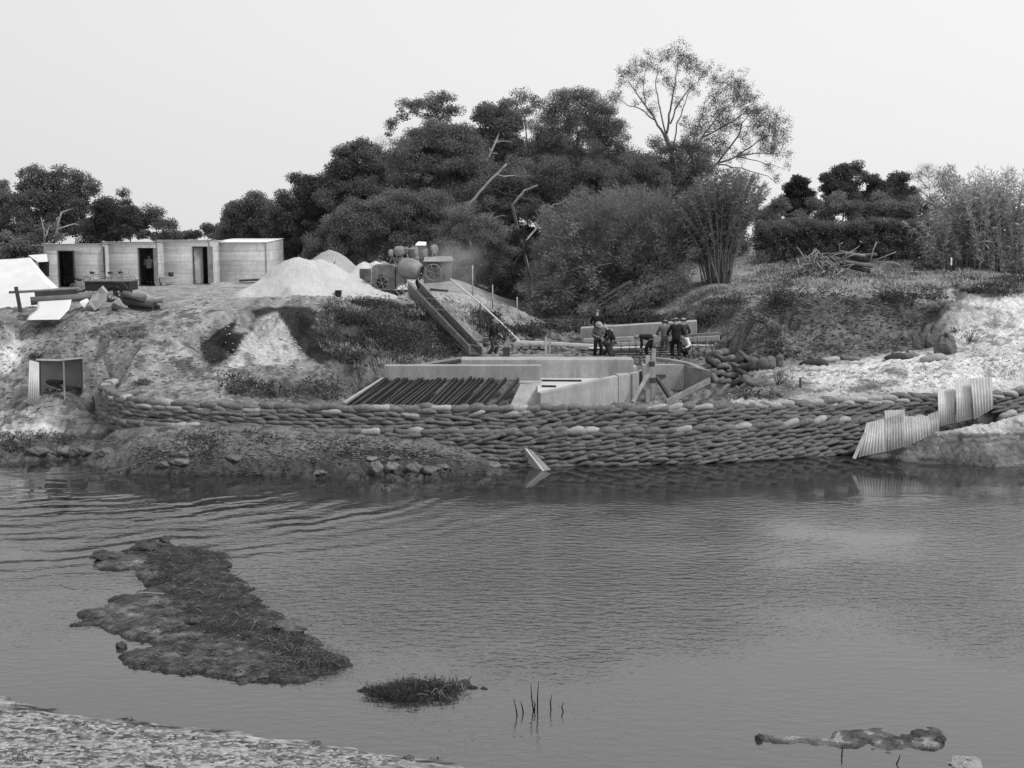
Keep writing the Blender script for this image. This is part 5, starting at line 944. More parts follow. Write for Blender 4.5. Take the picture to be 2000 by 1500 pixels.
def branches(mb, root, trunk, r0, C, maxn=60, seed=0, lift=.3, twig=.03):
    """trunk polyline then limbs to clump centres"""
    r = random.Random(seed); pts = [Vector(root)] + [Vector(p) for p in trunk]; k = len(pts); rr = [r0 * (1 - .55 * i / max(1, k - 1)) for i in range(k)]
    fine = []; fr = []
    for i in range(k - 1):
        for j in range(4): fine.append(pts[i].lerp(pts[i + 1], j / 4) + Vector((r.uniform(-1, 1), r.uniform(-1, 1), 0)) * r0 * .35 * (i + j > 0)); fr.append(rr[i] + (rr[i + 1] - rr[i]) * j / 4)
    fine.append(pts[-1]); fr.append(rr[-1]); mb.tube(fine, fr, 8)
    nodes = [(p, q, 0) for p, q in zip(fine, fr)][2:]
    ids = list(range(len(C))); r.shuffle(ids); ids = ids[:maxn]; top = pts[-1]
    ids.sort(key=lambda i: (Vector(C[i]) - top).length)
    for i in ids:
        c = Vector(C[i]); best = min(nodes, key=lambda n_: (n_[0] - c).length + max(0, n_[0].z - c.z + .3) * 1.5 + n_[2] * .25)
        a = best[0]; d = (c - a).length
        if d < .4: continue
        n_ = max(3, int(d / .8)); seg = []; bow = Vector((r.uniform(-.3, .3), r.uniform(-.3, .3), lift)) * d * .22
        for j in range(n_ + 1):
            f_ = j / n_; seg.append(a.lerp(c, f_) + bow * math.sin(f_ * math.pi) + Vector((r.uniform(-1, 1), r.uniform(-1, 1), r.uniform(-1, 1))) * .07 * (0 < j < n_) * min(d, 2))
        ra = min(best[1] * .75, .035 + .022 * d); rads = [ra + (twig - ra) * (j / n_) for j in range(n_ + 1)]
        mb.tube(seg, rads, 5); nodes += [(p, q, best[2] + 1) for p, q in zip(seg[1:], rads[1:])]
def tree(name, label, blobs, Y_, base, r0=.35, leaf='leaf', size=.24, nper=9, rs=(.55, 1.0), n_per=110, depth=3.0, group='trees of the wooded bank', bark='bark', seed=1, cat='tree', trunk=None, maxn=45, flat=.7, droop=.3, aspect=1.8, z0=None, surf=.5):
    b = P(base[0], base[1], Y_); b.z = (H(b.x, b.y) if Y_ < 130 else 4.5) - .1 if z0 is None else z0
    if trunk is None:
        w_ = [q[2] ** 2 for q in blobs]; cx_ = sum(q[0] * k for q, k in zip(blobs, w_)) / sum(w_); cy_ = sum(q[1] * k for q, k in zip(blobs, w_)) / sum(w_); c = P(cx_, cy_, Y_); trunk = [b.lerp(c, .4) + Vector((.2, 0, .2)), c]
    else: trunk = [P(p[0], p[1], p[2] if len(p) > 2 else Y_) for p in trunk]
    t = empty(name, b, label, cat, group); C, Rr = subclumps(blobs, Y_, depth, nper * 2.7, rs, seed, surf=surf)
    C[:, 2] = np.maximum(C[:, 2], b.z + .5)
    mb = MB(); branches(mb, b, trunk, r0 * .34, C, maxn, seed); mb.v = [(v[0] - b.x, v[1] - b.y, v[2] - b.z) for v in mb.v]; mb.build('trunk', bark, t)
    V, Q_, tn = leaf_cloud(C, Rr * 1.05, n_per * 8.0, size * .64, aspect, flat, droop, seed=seed); link('crown', quads_mesh('crown', V - np.array(b), Q_, leaf, tn), t); return t
T = tree
# left distance
GL = 'trees beyond the huts at left'
T('gum_tree', 'broad gum tree with round leaf clumps at the left edge', [(-10, 380, 30), (10, 410, 40), (-30, 440, 50), (5, 355, 8), (20, 460, 30)], 118, (-10, 500), .4, 'leaf', .3, 8, (.7, 1.2), 70, 4, GL, seed=11)
T('gum_tree', 'tall gum with separate puffs of leaves behind the tents', [(40, 340, 10), (62, 338, 10), (85, 342, 9), (112, 339, 10), (140, 343, 9), (160, 347, 11), (176, 357, 8), (185, 370, 9), (80, 357, 16), (110, 357, 18), (60, 362, 15), (150, 360, 14), (50, 385, 25), (90, 390, 35), (130, 385, 35), (160, 395, 25), (40, 410, 25), (70, 430, 35), (110, 430, 40), (150, 430, 35), (55, 460, 22), (180, 450, 20)], 115, (100, 500), .5, 'leaf', .28, 7, (.55, 1.0), 90, 4, GL, 'bark_pale', 12, trunk=[(108, 460, 112), (120, 415, 112)], maxn=60)
T('gum_tree', 'gum tree with pale forked trunk left of the first hut', [(30, 480, 25), (60, 480, 22), (95, 470, 25), (10, 500, 25)], 112, (90, 500), .3, 'leaf_mid', .28, 8, (.6, 1.0), 80, 3, GL, 'bark_white', 13, trunk=[(86, 450, 110), (80, 425, 110)], maxn=30)
T('broadleaf_tree', 'round dark tree behind the gap of first two huts', [(200, 410, 22), (225, 425, 25), (190, 440, 25), (215, 455, 28), (175, 465, 20)], 110, (205, 500), .3, 'leaf_dark', .26, 11, (.6, 1.0), 110, 3, GL, seed=14)
T('conifer', 'narrow pointed conifer rising above the huts', [(243, 382, 7), (245, 396, 9), (248, 412, 14), (258, 428, 20), (245, 445, 22), (270, 440, 18)], 108, (248, 500), .25, 'leaf_dark', .24, 16, (.45, .75), 130, 2, GL, seed=15)
T('broadleaf_tree', 'small open topped tree right of the narrow conifer', [(293, 415, 11), (305, 418, 10), (285, 432, 12), (310, 436, 16), (275, 455, 22), (335, 440, 12), (320, 455, 22), (350, 458, 12)], 108, (300, 500), .2, 'leaf', .24, 12, (.45, .75), 110, 2, GL, seed=16)
T('bush', 'low dark scrub far off between the left trees', [(365, 460, 10), (385, 457, 12), (405, 453, 12), (425, 455, 14), (345, 466, 12), (440, 460, 14)], 125, (390, 475), .1, 'leaf_dark', .28, 16, (.5, .8), 110, 2, GL, seed=17, cat='bush', maxn=12)
# central mass
T('broadleaf_tree', 'rounded tree at the left end of the wooded bank', [(465, 405, 22), (500, 395, 20), (450, 425, 22), (485, 430, 35), (520, 400, 18), (530, 430, 30), (445, 445, 18), (500, 455, 25)], 104, (485, 500), .35, 'leaf', .24, 11, (.55, .95), 110, 3, seed=21)
T('pine_tree', 'dark pine with knobbly top left of centre', [(577, 341, 8), (585, 352, 11), (600, 358, 14), (620, 352, 8), (630, 365, 18), (595, 378, 25), (560, 395, 22), (620, 395, 35), (570, 420, 35), (600, 440, 35), (545, 440, 30)], 100, (590, 500), .4, 'leaf_dark', .22, 14, (.5, .85), 130, 3, seed=22)
T('pine_tree', 'tall dark pine with stepped tiers on its left side', [(685, 288, 16), (672, 300, 12), (655, 325, 14), (650, 340, 12), (705, 285, 14), (690, 320, 30), (720, 300, 22), (735, 320, 22), (670, 355, 30), (720, 360, 40), (650, 390, 35), (700, 400, 45)], 99, (690, 500), .45, 'leaf', .22, 13, (.5, .85), 130, 3, seed=23)
T('bare_tree', 'wispy almost leafless tree beside the tall pine', [(745, 290, 18), (760, 305, 16), (750, 320, 18)], 104, (750, 480), .15, 'leaf_pale', .12, 10, (.5, .9), 60, 2, seed=24, maxn=30, bark='bark_pale', cat='tree')
T('broadleaf_tree', 'wide spreading dark tree behind the mixer and heaps', [(690, 420, 40), (740, 410, 45), (800, 400, 45), (850, 420, 45), (660, 450, 35), (720, 455, 50), (790, 450, 55), (850, 465, 40), (650, 490, 35), (700, 500, 35), (760, 500, 35), (630, 470, 25), (610, 500, 25)], 84, (770, 545), .5, 'leaf', .2, 10, (.5, .85), 130, 3.5, seed=25, trunk=[(765, 500), (740, 440)], maxn=60)
T('umbrella_gum', 'tall flat topped gum with gaps showing the sky', [(795, 208, 14), (815, 205, 14), (840, 202, 16), (862, 193, 15), (880, 190, 10), (850, 212, 18), (875, 212, 14), (890, 218, 10), (785, 225, 12), (810, 225, 12), (770, 250, 10), (758, 262, 7), (765, 238, 8), (868, 232, 14), (840, 232, 12)], 102, (850, 480), .4, 'leaf', .22, 11, (.4, .75), 80, 3, bark='bark', seed=26, trunk=[(858, 300), (862, 245), (850, 215)], maxn=50)
T('gum_tree', 'dense dome shaped gum below the flat topped one', [(830, 262, 30), (860, 255, 30), (890, 262, 30), (915, 275, 30), (800, 290, 35), (850, 300, 50), (900, 310, 45), (790, 330, 35), (840, 350, 50), (900, 360, 45), (940, 330, 35)], 94, (880, 520), .5, 'leaf', .2, 10, (.5, .9), 120, 3.5, bark='bark_pale', seed=27, maxn=60)
T('gum_tree', 'high dark crowned gum just left of the centre', [(955, 225, 25), (980, 215, 22), (965, 245, 30), (1000, 240, 28), (940, 265, 22), (985, 275, 35), (950, 300, 30), (1000, 310, 35)], 98, (980, 520), .5, 'leaf', .22, 10, (.5, .9), 120, 3, bark='bark_pale', seed=28, trunk=[(900, 420, 95), (940, 340, 95), (975, 260, 97)], maxn=50)
T('umbrella_gum', 'thin open topped gum between the two dark crowns', [(1000, 195, 14), (1020, 190, 14), (1040, 193, 12), (1055, 200, 10), (1010, 205, 14), (1035, 215, 14)], 106, (1030, 480), .3, 'leaf_mid', .22, 11, (.4, .75), 70, 2, seed=29, trunk=[(1030, 300), (1025, 230)], maxn=30)
T('gum_tree', 'tall gum with fine drooping foliage in the centre', [(1075, 230, 25), (1100, 200, 25), (1130, 192, 25), (1160, 198, 25), (1185, 215, 22), (1110, 240, 40), (1160, 245, 40), (1060, 265, 35), (1200, 250, 30), (1100, 290, 45), (1160, 300, 45), (1215, 290, 35), (1040, 310, 35)], 97, (1130, 540), .55, 'leaf', .2, 9, (.55, .95), 115, 3.5, bark='bark_pale', seed=30, droop=.9, aspect=2.6, maxn=60)
T('gum_tree', 'gum with pale crooked limbs in front of the centre crowns', [(960, 350, 40), (1010, 345, 40), (1060, 350, 40), (930, 380, 35), (985, 395, 35), (1040, 400, 30), (1090, 340, 35), (940, 420, 30)], 92, (960, 560), .45, 'leaf', .2, 8, (.5, .9), 110, 3, bark='bark_pale', seed=31, trunk=[(900, 440, 88), (915, 400, 88), (960, 350, 88), (990, 320, 88)], maxn=60, droop=.7)
T('gum_tree', 'gum with a bright broken limb in the dark hollow', [(1110, 360, 35), (1150, 345, 40), (1200, 350, 40), (1245, 330, 35), (1280, 350, 35), (1130, 390, 30), (1190, 390, 35), (1240, 385, 30), (1290, 380, 30)], 93, (1040, 560), .35, 'leaf', .2, 8, (.5, .9), 110, 3, bark='bark_pale', seed=32, trunk=[(1000, 400, 86), (1025, 372, 86), (1050, 362, 86)], maxn=50, droop=.7)
T('broadleaf_tree', 'soft grey tree overhanging the right side of the heaps', [(900, 430, 40), (940, 440, 40), (880, 470, 40), (930, 480, 45), (970, 470, 35), (900, 520, 35), (950, 530, 35), (985, 500, 25), (860, 490, 25)], 82, (930, 590), .35, 'leaf_mid', .17, 11, (.45, .8), 120, 3, seed=33)
T('broadleaf_tree', 'low near-black tree painting the shade of the hollow beside the bushes', [(980, 560, 25), (1000, 590, 25), (960, 580, 20), (1010, 540, 18), (1010, 450, 16), (1030, 480, 16), (1040, 420, 20)], 80, (1010, 620), .3, 'leaf_black', .18, 14, (.5, .8), 120, 2, seed=34)  # near-black leaves stand in for the shade of the hollow
T('gum_tree', 'dark leaning gum below the tall open one', [(1290, 290, 20), (1320, 310, 30), (1270, 320, 25), (1345, 285, 22), (1370, 300, 20), (1310, 345, 35), (1350, 340, 30), (1385, 330, 20)], 98, (1330, 540), .35, 'leaf', .2, 9, (.5, .85), 105, 2.5, seed=35, droop=.8)
# dark backing thicket
T('thicket', 'dark thicket of lower trees behind the closed hut', [(455, 470, 26), (500, 465, 32), (550, 465, 35), (600, 460, 38), (640, 450, 40), (680, 430, 45), (640, 410, 35), (580, 430, 30), (530, 445, 28), (730, 380, 45), (720, 440, 45)], 107, (560, 505), .3, 'leaf', .27, 8, (.8, 1.3), 60, 4, seed=37, maxn=20)
T('thicket', 'dark thicket of lower trees behind the wooded bank', [(560, 480, 30), (620, 470, 40), (880, 400, 60), (950, 400, 60), (1020, 380, 60), (1090, 400, 60), (1170, 420, 60), (1250, 420, 55), (1330, 410, 45), (1010, 470, 60), (1100, 480, 50), (1400, 440, 40), (1020, 560, 50), (800, 380, 60), (700, 450, 50), (1440, 480, 30), (860, 310, 50), (930, 310, 50), (1000, 320, 50), (1080, 320, 50), (1150, 330, 50), (820, 460, 60), (900, 480, 60), (1210, 340, 40), (1270, 360, 40), (1330, 380, 35), (790, 330, 35)], 104, (900, 500), .3, 'leaf', .27, 7, (.8, 1.4), 75, 5, seed=36, maxn=20)
# tall open gum, limbs traced
b = P(1335, 480, 106); b.z = H(b.x, b.y); t = empty('gum_tree', b, 'tallest gum with bare spreading limbs against the sky', 'tree', 'trees of the wooded bank')
limbs = [([(1335, 480), (1330, 420), (1322, 360), (1312, 300), (1300, 262)], .42, .22), ([(1312, 300), (1295, 262), (1278, 235), (1262, 205), (1245, 185), (1228, 160)], .2, .05), ([(1300, 262), (1308, 225), (1315, 190), (1320, 150), (1328, 110)], .18, .04), ([(1308, 240), (1325, 200), (1345, 175), (1370, 150)], .12, .04),
 ([(1278, 235), (1250, 212), (1225, 205), (1200, 190)], .1, .03), ([(1322, 350), (1345, 310), (1370, 270), (1400, 230), (1430, 200)], .2, .05), ([(1370, 270), (1410, 250), (1450, 225), (1480, 215)], .12, .03), ([(1330, 410), (1370, 350), (1400, 320), (1440, 305), (1480, 300), (1520, 300)], .24, .04), ([(1400, 320), (1440, 270), (1450, 240), (1465, 220)], .14, .04), ([(1440, 303), (1480, 275), (1510, 260)], .1, .03), ([(1300, 262), (1285, 200), (1280, 160), (1285, 125)], .12, .03), ([(1262, 205), (1255, 170), (1262, 135)], .08, .03), ([(1312, 300), (1322, 240), (1340, 200), (1350, 150)], .12, .03), ([(1400, 320), (1450, 330), (1500, 345), (1520, 360)], .1, .02), ([(1440, 305), (1500, 320), (1530, 330)], .07, .02), ([(1320, 330), (1350, 290), (1365, 240), (1380, 190)], .12, .03), ([(1345, 310), (1400, 280), (1430, 260)], .08, .03)]
mb = MB(); tips = []; rr_ = random.Random(5)
for pl_, ra, rb in limbs:
    dz_ = rr_.uniform(-2, 2) if ra < .3 else 0; n_ = len(pl_); pp = [P(a, c_, 106 + dz_ * i / n_) for i, (a, c_) in enumerate(pl_)]
    fine = []
    for i in range(n_ - 1):
        for j in range(3): fine.append(pp[i].lerp(pp[i + 1], j / 3) + Vector((rr_.uniform(-1, 1), 0, rr_.uniform(-1, 1))) * .08)
    fine.append(pp[-1]); mb.tube(fine, [(ra + (rb - ra) * i / (len(fine) - 1)) * .62 for i in range(len(fine))], 7); tips += [(fine[i], ra + (rb - ra) * i / (len(fine) - 1)) for i in range(len(fine) // 3, len(fine))]
blobs = [(1225, 140, 16), (1245, 132, 16), (1215, 155, 12), (1270, 125, 18), (1300, 112, 16), (1330, 105, 20), (1355, 118, 16), (1340, 130, 18), (1375, 140, 16), (1395, 150, 14), (1420, 165, 22), (1445, 160, 18), (1460, 185, 20), (1435, 195, 22), (1410, 210, 20), (1395, 190, 14), (1460, 215, 18), (1485, 215, 16), (1500, 230, 18), (1520, 245, 18), (1530, 270, 14), (1500, 265, 20), (1480, 250, 18), (1520, 300, 12), (1490, 285, 14), (1200, 190, 10), (1205, 178, 8), (1240, 200, 8), (1265, 185, 10), (1430, 240, 20), (1400, 260, 20), (1370, 240, 18), (1360, 265, 20), (1380, 290, 22), (1420, 290, 20), (1340, 240, 14), (1310, 170, 10), (1380, 320, 18), (1350, 300, 20), (1500, 330, 10), (1540, 300, 8), (1470, 350, 14), (1440, 340, 14), (1520, 350, 8), (1455, 270, 12), (1540, 330, 6)]
C, Rr = subclumps([(a_, c_, q_ * 1.4) for a_, c_, q_ in blobs] + [(1335, 330, 22), (1320, 370, 26), (1360, 370, 30), (1300, 345, 20), (1290, 320, 16), (1395, 355, 24), (1430, 370, 20), (1490, 380, 14), (1350, 260, 16), (1240, 160, 18), (1440, 180, 26), (1410, 230, 26), (1480, 240, 26), (1505, 290, 22), (1350, 170, 24), (1300, 150, 20), (1320, 200, 18), (1380, 215, 24), (1400, 300, 26), (1450, 300, 20), (1270, 215, 14), (1360, 320, 26)], 106, 2.2, 46, (.26, .55), 50)
for i in range(len(C)):
    c = Vector(C[i]); q = min(tips, key=lambda n_: (n_[0] - c).length + max(0, n_[0].z - c.z) * .4); d = (c - q[0]).length; bow = Vector((0, 0, .12 * d)); seg = [q[0].lerp(c, f_) + bow * math.sin(f_ * math.pi) + Vector((rr_.uniform(-1, 1), rr_.uniform(-1, 1), rr_.uniform(-1, 1))) * .06 for f_ in (0, .35, .7, 1)]
    ra = min(q[1] * .5, .016 + .009 * d); mb.tube(seg, [ra, ra * .75, ra * .55, .01], 4); tips += [(seg[1], ra * .7), (seg[2], ra * .5)]
mb.v = [(v[0] - b.x, v[1] - b.y, v[2] - b.z) for v in mb.v]; mb.build('trunk', 'bark', t)
V, Q_, tn = leaf_cloud(C, Rr, 300, .135, 2.6, 1.0, 1.2, seed=51, shell=.6); link('crown', quads_mesh('crown', V - np.array(b), Q_, 'leaf', tn), t)
# right distance
GR = 'trees beyond the hedge at right'
T('conifer', 'dark cone shaped conifer left of the far pines', [(1557, 352, 10), (1565, 360, 14), (1552, 375, 18), (1572, 378, 16), (1545, 395, 18), (1575, 398, 18), (1560, 412, 26), (1540, 412, 14)], 125, (1560, 440), .35, 'leaf_black', .28, 15, (.5, .8), 120, 2, GR, seed=61, z0=5)
T('pine_tree', 'far dark pine with layered crown above the hedge', [(1615, 345, 12), (1630, 338, 11), (1655, 332, 11), (1668, 330, 10), (1650, 345, 14), (1620, 360, 16), (1640, 365, 18), (1665, 360, 14), (1630, 385, 26), (1660, 390, 26), (1690, 343, 10), (1705, 350, 12)], 128, (1640, 440), .35, 'leaf_dark', .28, 12, (.5, .85), 115, 3, GR, seed=62, z0=5)
T('pine_tree', 'far pine with flat square top at right', [(1745, 350, 12), (1762, 350, 12), (1755, 362, 14), (1715, 362, 14), (1700, 375, 18), (1730, 380, 24), (1765, 385, 22), (1690, 395, 20), (1780, 400, 15)], 128, (1740, 440), .35, 'leaf_dark', .28, 13, (.5, .85), 115, 3, GR, seed=63, z0=5)
T('bush', 'grey rounded far trees just above the hedge top', [(1500, 415, 14), (1520, 405, 16), (1590, 405, 14), (1625, 402, 22), (1660, 408, 24), (1700, 410, 22), (1740, 412, 22), (1780, 408, 22), (1820, 405, 20), (1480, 420, 12), (1510, 428, 16), (1560, 432, 16), (1610, 430, 20), (1660, 432, 20), (1710, 430, 20), (1760, 430, 20), (1810, 430, 20), (1640, 395, 16), (1720, 398, 14)], 118, (1650, 440), .2, 'leaf_mid', .26, 11, (.5, .9), 110, 2, GR, seed=64, cat='bush', z0=5, maxn=14)
T('bare_tree', 'wispy leafless tree left of the tall reeds', [(1800, 340, 18), (1820, 335, 18), (1835, 350, 16), (1805, 365, 18)], 112, (1815, 440), .12, 'leaf_pale', .1, 14, (.4, .8), 60, 2, GR, seed=65, maxn=50, bark='bark_pale', z0=5)
# hedge
C = []; Rr = []; r = np.random.default_rng(70)
h0, h1 = P(1478, 460, 88), P(1850, 460, 88)
for i in range(1300):
    x = r.uniform(h0.x, h1.x); top = 8.2 + .12 * math.sin(x * 1.3) + .1 * math.sin(x * .47); z = 5.2 + (top - 5.2) * r.random() ** .8; y = 88 + r.uniform(-1, 1) * (1.0 if z > 7.6 else .8); C.append((x, y, z)); Rr.append(r.uniform(.25, .45))
V, Q_, tn = leaf_cloud(C, Rr, 900, .13, 1.8, .9, 0, seed=71)
t = empty('hedge', ((h0.x + h1.x) / 2, 88, 5.2), 'long clipped dark hedge across the right background', 'hedge'); base = t.location
link('foliage', quads_mesh('foliage', V - np.array(base), Q_, 'leaf', tn), t)
mb = MB()
for i in range(60): xx_ = (i / 59 - .5) * (h1.x - h0.x - .6); mb.tube([(xx_, 0, -.2), (xx_ + .1, .05, 1.2), (xx_ + r.uniform(-.3, .3), .1, 2.4)], [.06, .04, .02], 5)
mb.build('stems', 'bark', t)
# small bushes and shrubs
def shrub(px, py, rw, hh, leafm, label, n=26, size=.12, Y_=None, aspect=2.2, upr=0.0, seed=0, n_per=220, group='shrubs on the right bank', up=0):
    g = GP(px, py) if Y_ is None else P(px, py, Y_); g.z = H(g.x, g.y) - .03; t = empty('shrub', g, label, 'shrub', group); r = np.random.default_rng(seed + int(px)); C = []; Rr = []
    w_ = rw * g.y / F; h_ = hh * g.y / F
    for i in range(n):
        a = r.uniform(0, 2 * math.pi); q = r.random() ** .5; z = r.random(); k = math.sqrt(max(0, 1 - (z * .9) ** 2)); C.append((math.cos(a) * q * w_ * k, math.sin(a) * q * w_ * .7 * k, z * h_)); Rr.append(r.uniform(.16, .3) * max(w_, h_))
    dirs = None
    if upr: dirs = [Vector((c[0], c[1], c[2] + upr)).normalized() for c in C]
    V, Q_, tn = leaf_cloud(C, Rr, n_per / max(.3, max(w_, h_)) ** .9, size, aspect, 1, 0, dirs, seed=seed + 3); link('foliage', quads_mesh('foliage', V, Q_, leafm, tn), t)
    mb = MB()
    for c in C[:10]: mb.tube([(c[0] * .1, c[1] * .1, 0), (c[0] * .6, c[1] * .6, c[2] * .6), c], [.03, .02, .01], 4)
    mb.build('stems', 'bark', t)
shrub(1523, 512, 20, 32, 'leaf_dark', 'rounded dark shrub left of the log pile', seed=1, size=.16)
shrub(1480, 520, 26, 26, 'leaf', 'grassy low shrub beside the bamboo clump', seed=2, size=.16, upr=.5)
shrub(1555, 518, 16, 14, 'leaf_mid', 'small grey shrub under the left end of the hedge', seed=3)
shrub(1800, 528, 22, 26, 'leaf_dark', 'dark shrub right of the log pile', seed=4, size=.16); shrub(1845, 518, 26, 26, 'leaf', 'shrub beside the survey stake', seed=5, size=.16)
shrub(1990, 545, 24, 18, 'leaf_black', 'black low shrub at right edge above the sand', seed=6, size=.16); shrub(1955, 548, 10, 8, 'leaf_dark', 'small dark tuft left of the black shrub', seed=7)
shrub(1770, 505, 28, 24, 'leaf_mid', 'dry pale shrub at the foot of the tall reeds', seed=8, upr=.6, size=.2)
shrub(1895, 668, 24, 26, 'leaf_mid', 'loose grey shrub growing on the white sand slope', seed=9, upr=.4, n=16, n_per=90)
shrub(1862, 648, 14, 10, 'leaf_mid', 'tiny shrub above the undercut clay lump', seed=10, upr=.4, n=12)
shrub(1455, 778, 36, 20, 'leaf_black', 'dark brush pile just behind the sandbag wall', seed=11, upr=.2, size=.11); shrub(1520, 752, 34, 28, 'leaf_mid', 'pale grassy shrub right of the sandbag heap', seed=12, upr=.9, size=.2, aspect=6)
shrub(1505, 775, 22, 12, 'leaf_dark', 'small dark brush right of the brush pile', seed=13)
for i, (a, b_, w_, h_, lf, lb) in enumerate([(470, 768, 24, 22, 'leaf_dark', 'dark weeds behind the wall left of the stake'), (630, 778, 40, 22, 'leaf_black', 'dark brush beside the sloping kerb'), (590, 765, 30, 14, 'leaf', 'low grey weeds behind the wall'), (278, 752, 22, 10, 'leaf_dark', 'small dark weed clump on the wall curve'), (710, 712, 30, 26, 'leaf_black', 'dark shrub at the foot of the embankment, left one'), (765, 705, 40, 44, 'leaf_black', 'darkest large shrub at the foot of the embankment'), (820, 695, 26, 18, 'leaf_dark', 'small shrub right of the darkest one'), (72, 700, 20, 12, 'leaf_black', 'dark tuft on top of the canvas shelter bank'), (240, 655, 50, 8, 'leaf_dark', 'low dark weeds on the left slope')]):
    shrub(a, b_, w_, h_, lf, lb, seed=30 + i, upr=.3, size=.11, group='weeds and brush behind the wall')
# embankment vegetation as ground cover
def scatter(name, polys, n, size, aspect, leafm, label, upr=1.0, hgt=.25, seed=0, clump=1.0, cat='undergrowth', spread=.6, bv=None, blades=14, thr=.0):
    r = np.random.default_rng(seed); out = []; per = max(1, n // len(polys))
    for pl_ in polys:
        x0, x1 = min(p[0] for p in pl_), max(p[0] for p in pl_); y0, y1 = min(p[1] for p in pl_), max(p[1] for p in pl_)
        a = r.uniform(x0 - 12, x1 + 12, per * 6); b_ = r.uniform(y0 - 8, y1 + 8, per * 6)
        k = polydist(a + r.normal(0, 7, per * 6), b_ + r.normal(0, 4, per * 6), pl_) > 0; a = a[k]; b_ = b_[k]; c = 0
        for q, w_ in zip(a, b_):
            if c >= per: break
            if bv is None: g = GP(q, w_)
            else:
                g = bv.ray_cast(Vector((0, 0, CH)), ray(q, w_).normalized())[0]
                if g is None: continue
            if g.y > 118 or g.z < .03: continue
            nz_ = float(fbm(g.x * .9 + seed, (g.y + g.z * 1.2) * .9, 3, seed + 3))
            if nz_ < thr: continue
            out.append((g.x, g.y, g.z, .5 + min(1.2, (nz_ - thr) * 4))); c += 1
    out = np.array(out); nb = np.maximum(3, (blades * out[:, 3] * r.uniform(.4, 1.4, len(out))).astype(int)); ix = np.repeat(np.arange(len(out)), nb); C = out[ix, :3].copy(); m_ = len(C); sc = out[ix, 3]
    rad = spread * .28 * sc; u = r.normal(size=(m_, 3)); C += u * np.stack([rad, rad, rad * .3 * (hgt > .06)], 1); C[:, 2] += r.random(m_) * hgt * sc - .02
    d = r.normal(size=(m_, 3)) * (.9 if aspect < 4 else .5); d[:, 2] = np.abs(d[:, 2]) * .6 + upr; d /= np.linalg.norm(d, axis=1)[:, None]; L_ = size * r.uniform(.4, 1.4, m_)[:, None]
    s_ = np.cross(d, r.normal(size=(m_, 3))); s_ /= np.linalg.norm(s_, axis=1)[:, None]; w_ = L_ / aspect
    V = np.stack([C, C + d * L_ * .5 + s_ * w_ * .5, C + d * L_, C + d * L_ * .5 - s_ * w_ * .5], 1).reshape(-1, 3)
    ct = r.uniform(.55, 1.7, len(out)); tn = np.repeat(ct[ix] * r.uniform(.7, 1.3, m_), 4); o = link(name, quads_mesh(name, V, np.arange(m_ * 4).reshape(-1, 4), leafm, tn)); return tag(o, label, cat, None, 'stuff')
emb = [(650, 596), (700, 588), (800, 590), (850, 625), (905, 685), (860, 698), (780, 712), (700, 722), (655, 700), (640, 650), (625, 615)]
scatter('undergrowth', [emb], 1100, .085, 1.9, 'weed_dark', 'dark weeds covering the face of the embankment', .15, .16, 1, blades=34, thr=.04)
scatter('undergrowth', [emb], 550, .085, 1.9, 'weed', 'greyish weeds on the face of the embankment', .25, .2, 14, blades=22, thr=.05)
scatter('grass', [emb, [(640, 592), (900, 592), (900, 610), (640, 610)]], 700, .18, 5, 'leaf_pale', 'pale dry grass among the embankment weeds', .7, .05, 2, blades=9, thr=.02)
scatter('grass', [[(870, 590), (900, 575), (1000, 650), (960, 675), (900, 640)]], 260, .16, 5, 'leaf_mid', 'thin grass on the slope right of the chute', .7, .05, 3, blades=8, thr=.06)
scatter('undergrowth', [[(930, 600), (960, 610), (1000, 655), (970, 670), (930, 630)]], 200, .13, 2, 'weed_dark', 'dark weeds on the slope beside the pole', .3, .15, 4, blades=20)
scatter('grass', [[(1440, 515), (1560, 500), (1700, 500), (2000, 500), (2000, 560), (1880, 570), (1750, 572), (1560, 560), (1440, 548)]], 1500, .22, 6, 'leaf_pale', 'dry pale grass on the upper right bank', .8, .05, 5, blades=9, thr=.0)
scatter('grass', [[(1850, 515), (2000, 515), (2000, 545), (1850, 560)], [(1560, 540), (1860, 545), (1860, 562), (1560, 560)]], 700, .22, 6, 'leaf_dry', 'bleached grass on the upper right bank', .8, .05, 15, blades=9, thr=.04)
scatter('undergrowth', [[(1440, 510), (1700, 505), (2000, 500), (2000, 560), (1750, 570), (1500, 555)]], 600, .15, 2.2, 'weed', 'dark low weeds among the dry grass at right', .3, .14, 16, blades=16, thr=.08)
scatter('undergrowth', [[(1860, 550), (2000, 545), (2000, 572), (1880, 580)], [(1480, 575), (1850, 578), (1840, 590), (1480, 594)]], 420, .15, 2.4, 'weed_dark', 'dark turf along the lip of the earth cutting', .3, .1, 6, blades=16, thr=.03)
scatter('undergrowth', [[(1300, 620), (1380, 560), (1500, 545), (1560, 565), (1480, 600), (1400, 640)]], 420, .11, 2.5, 'weed', 'rough growth on the bank left of the cutting', .4, .12, 7, blades=18, thr=.02)
scatter('undergrowth', [[(1310, 620), (1400, 590), (1470, 600), (1420, 640)]], 260, .14, 2.2, 'weed_dark', 'dark weeds on the bank left of the cutting', .4, .12, 17, blades=18, thr=.06)
scatter('undergrowth', [[(1480, 600), (1840, 595), (1780, 680), (1480, 705)]], 260, .13, 2.5, 'weed_dark', 'sparse roots and weeds on the cut earth face', .1, .08, 8, blades=12, thr=.12)
scatter('grass', [[(1560, 730), (1800, 700), (2000, 590), (2000, 750), (1800, 770), (1500, 775)]], 380, .11, 5, 'leaf_mid', 'thin tufts of grass on the white sand', .6, .03, 9, blades=7, thr=.12)
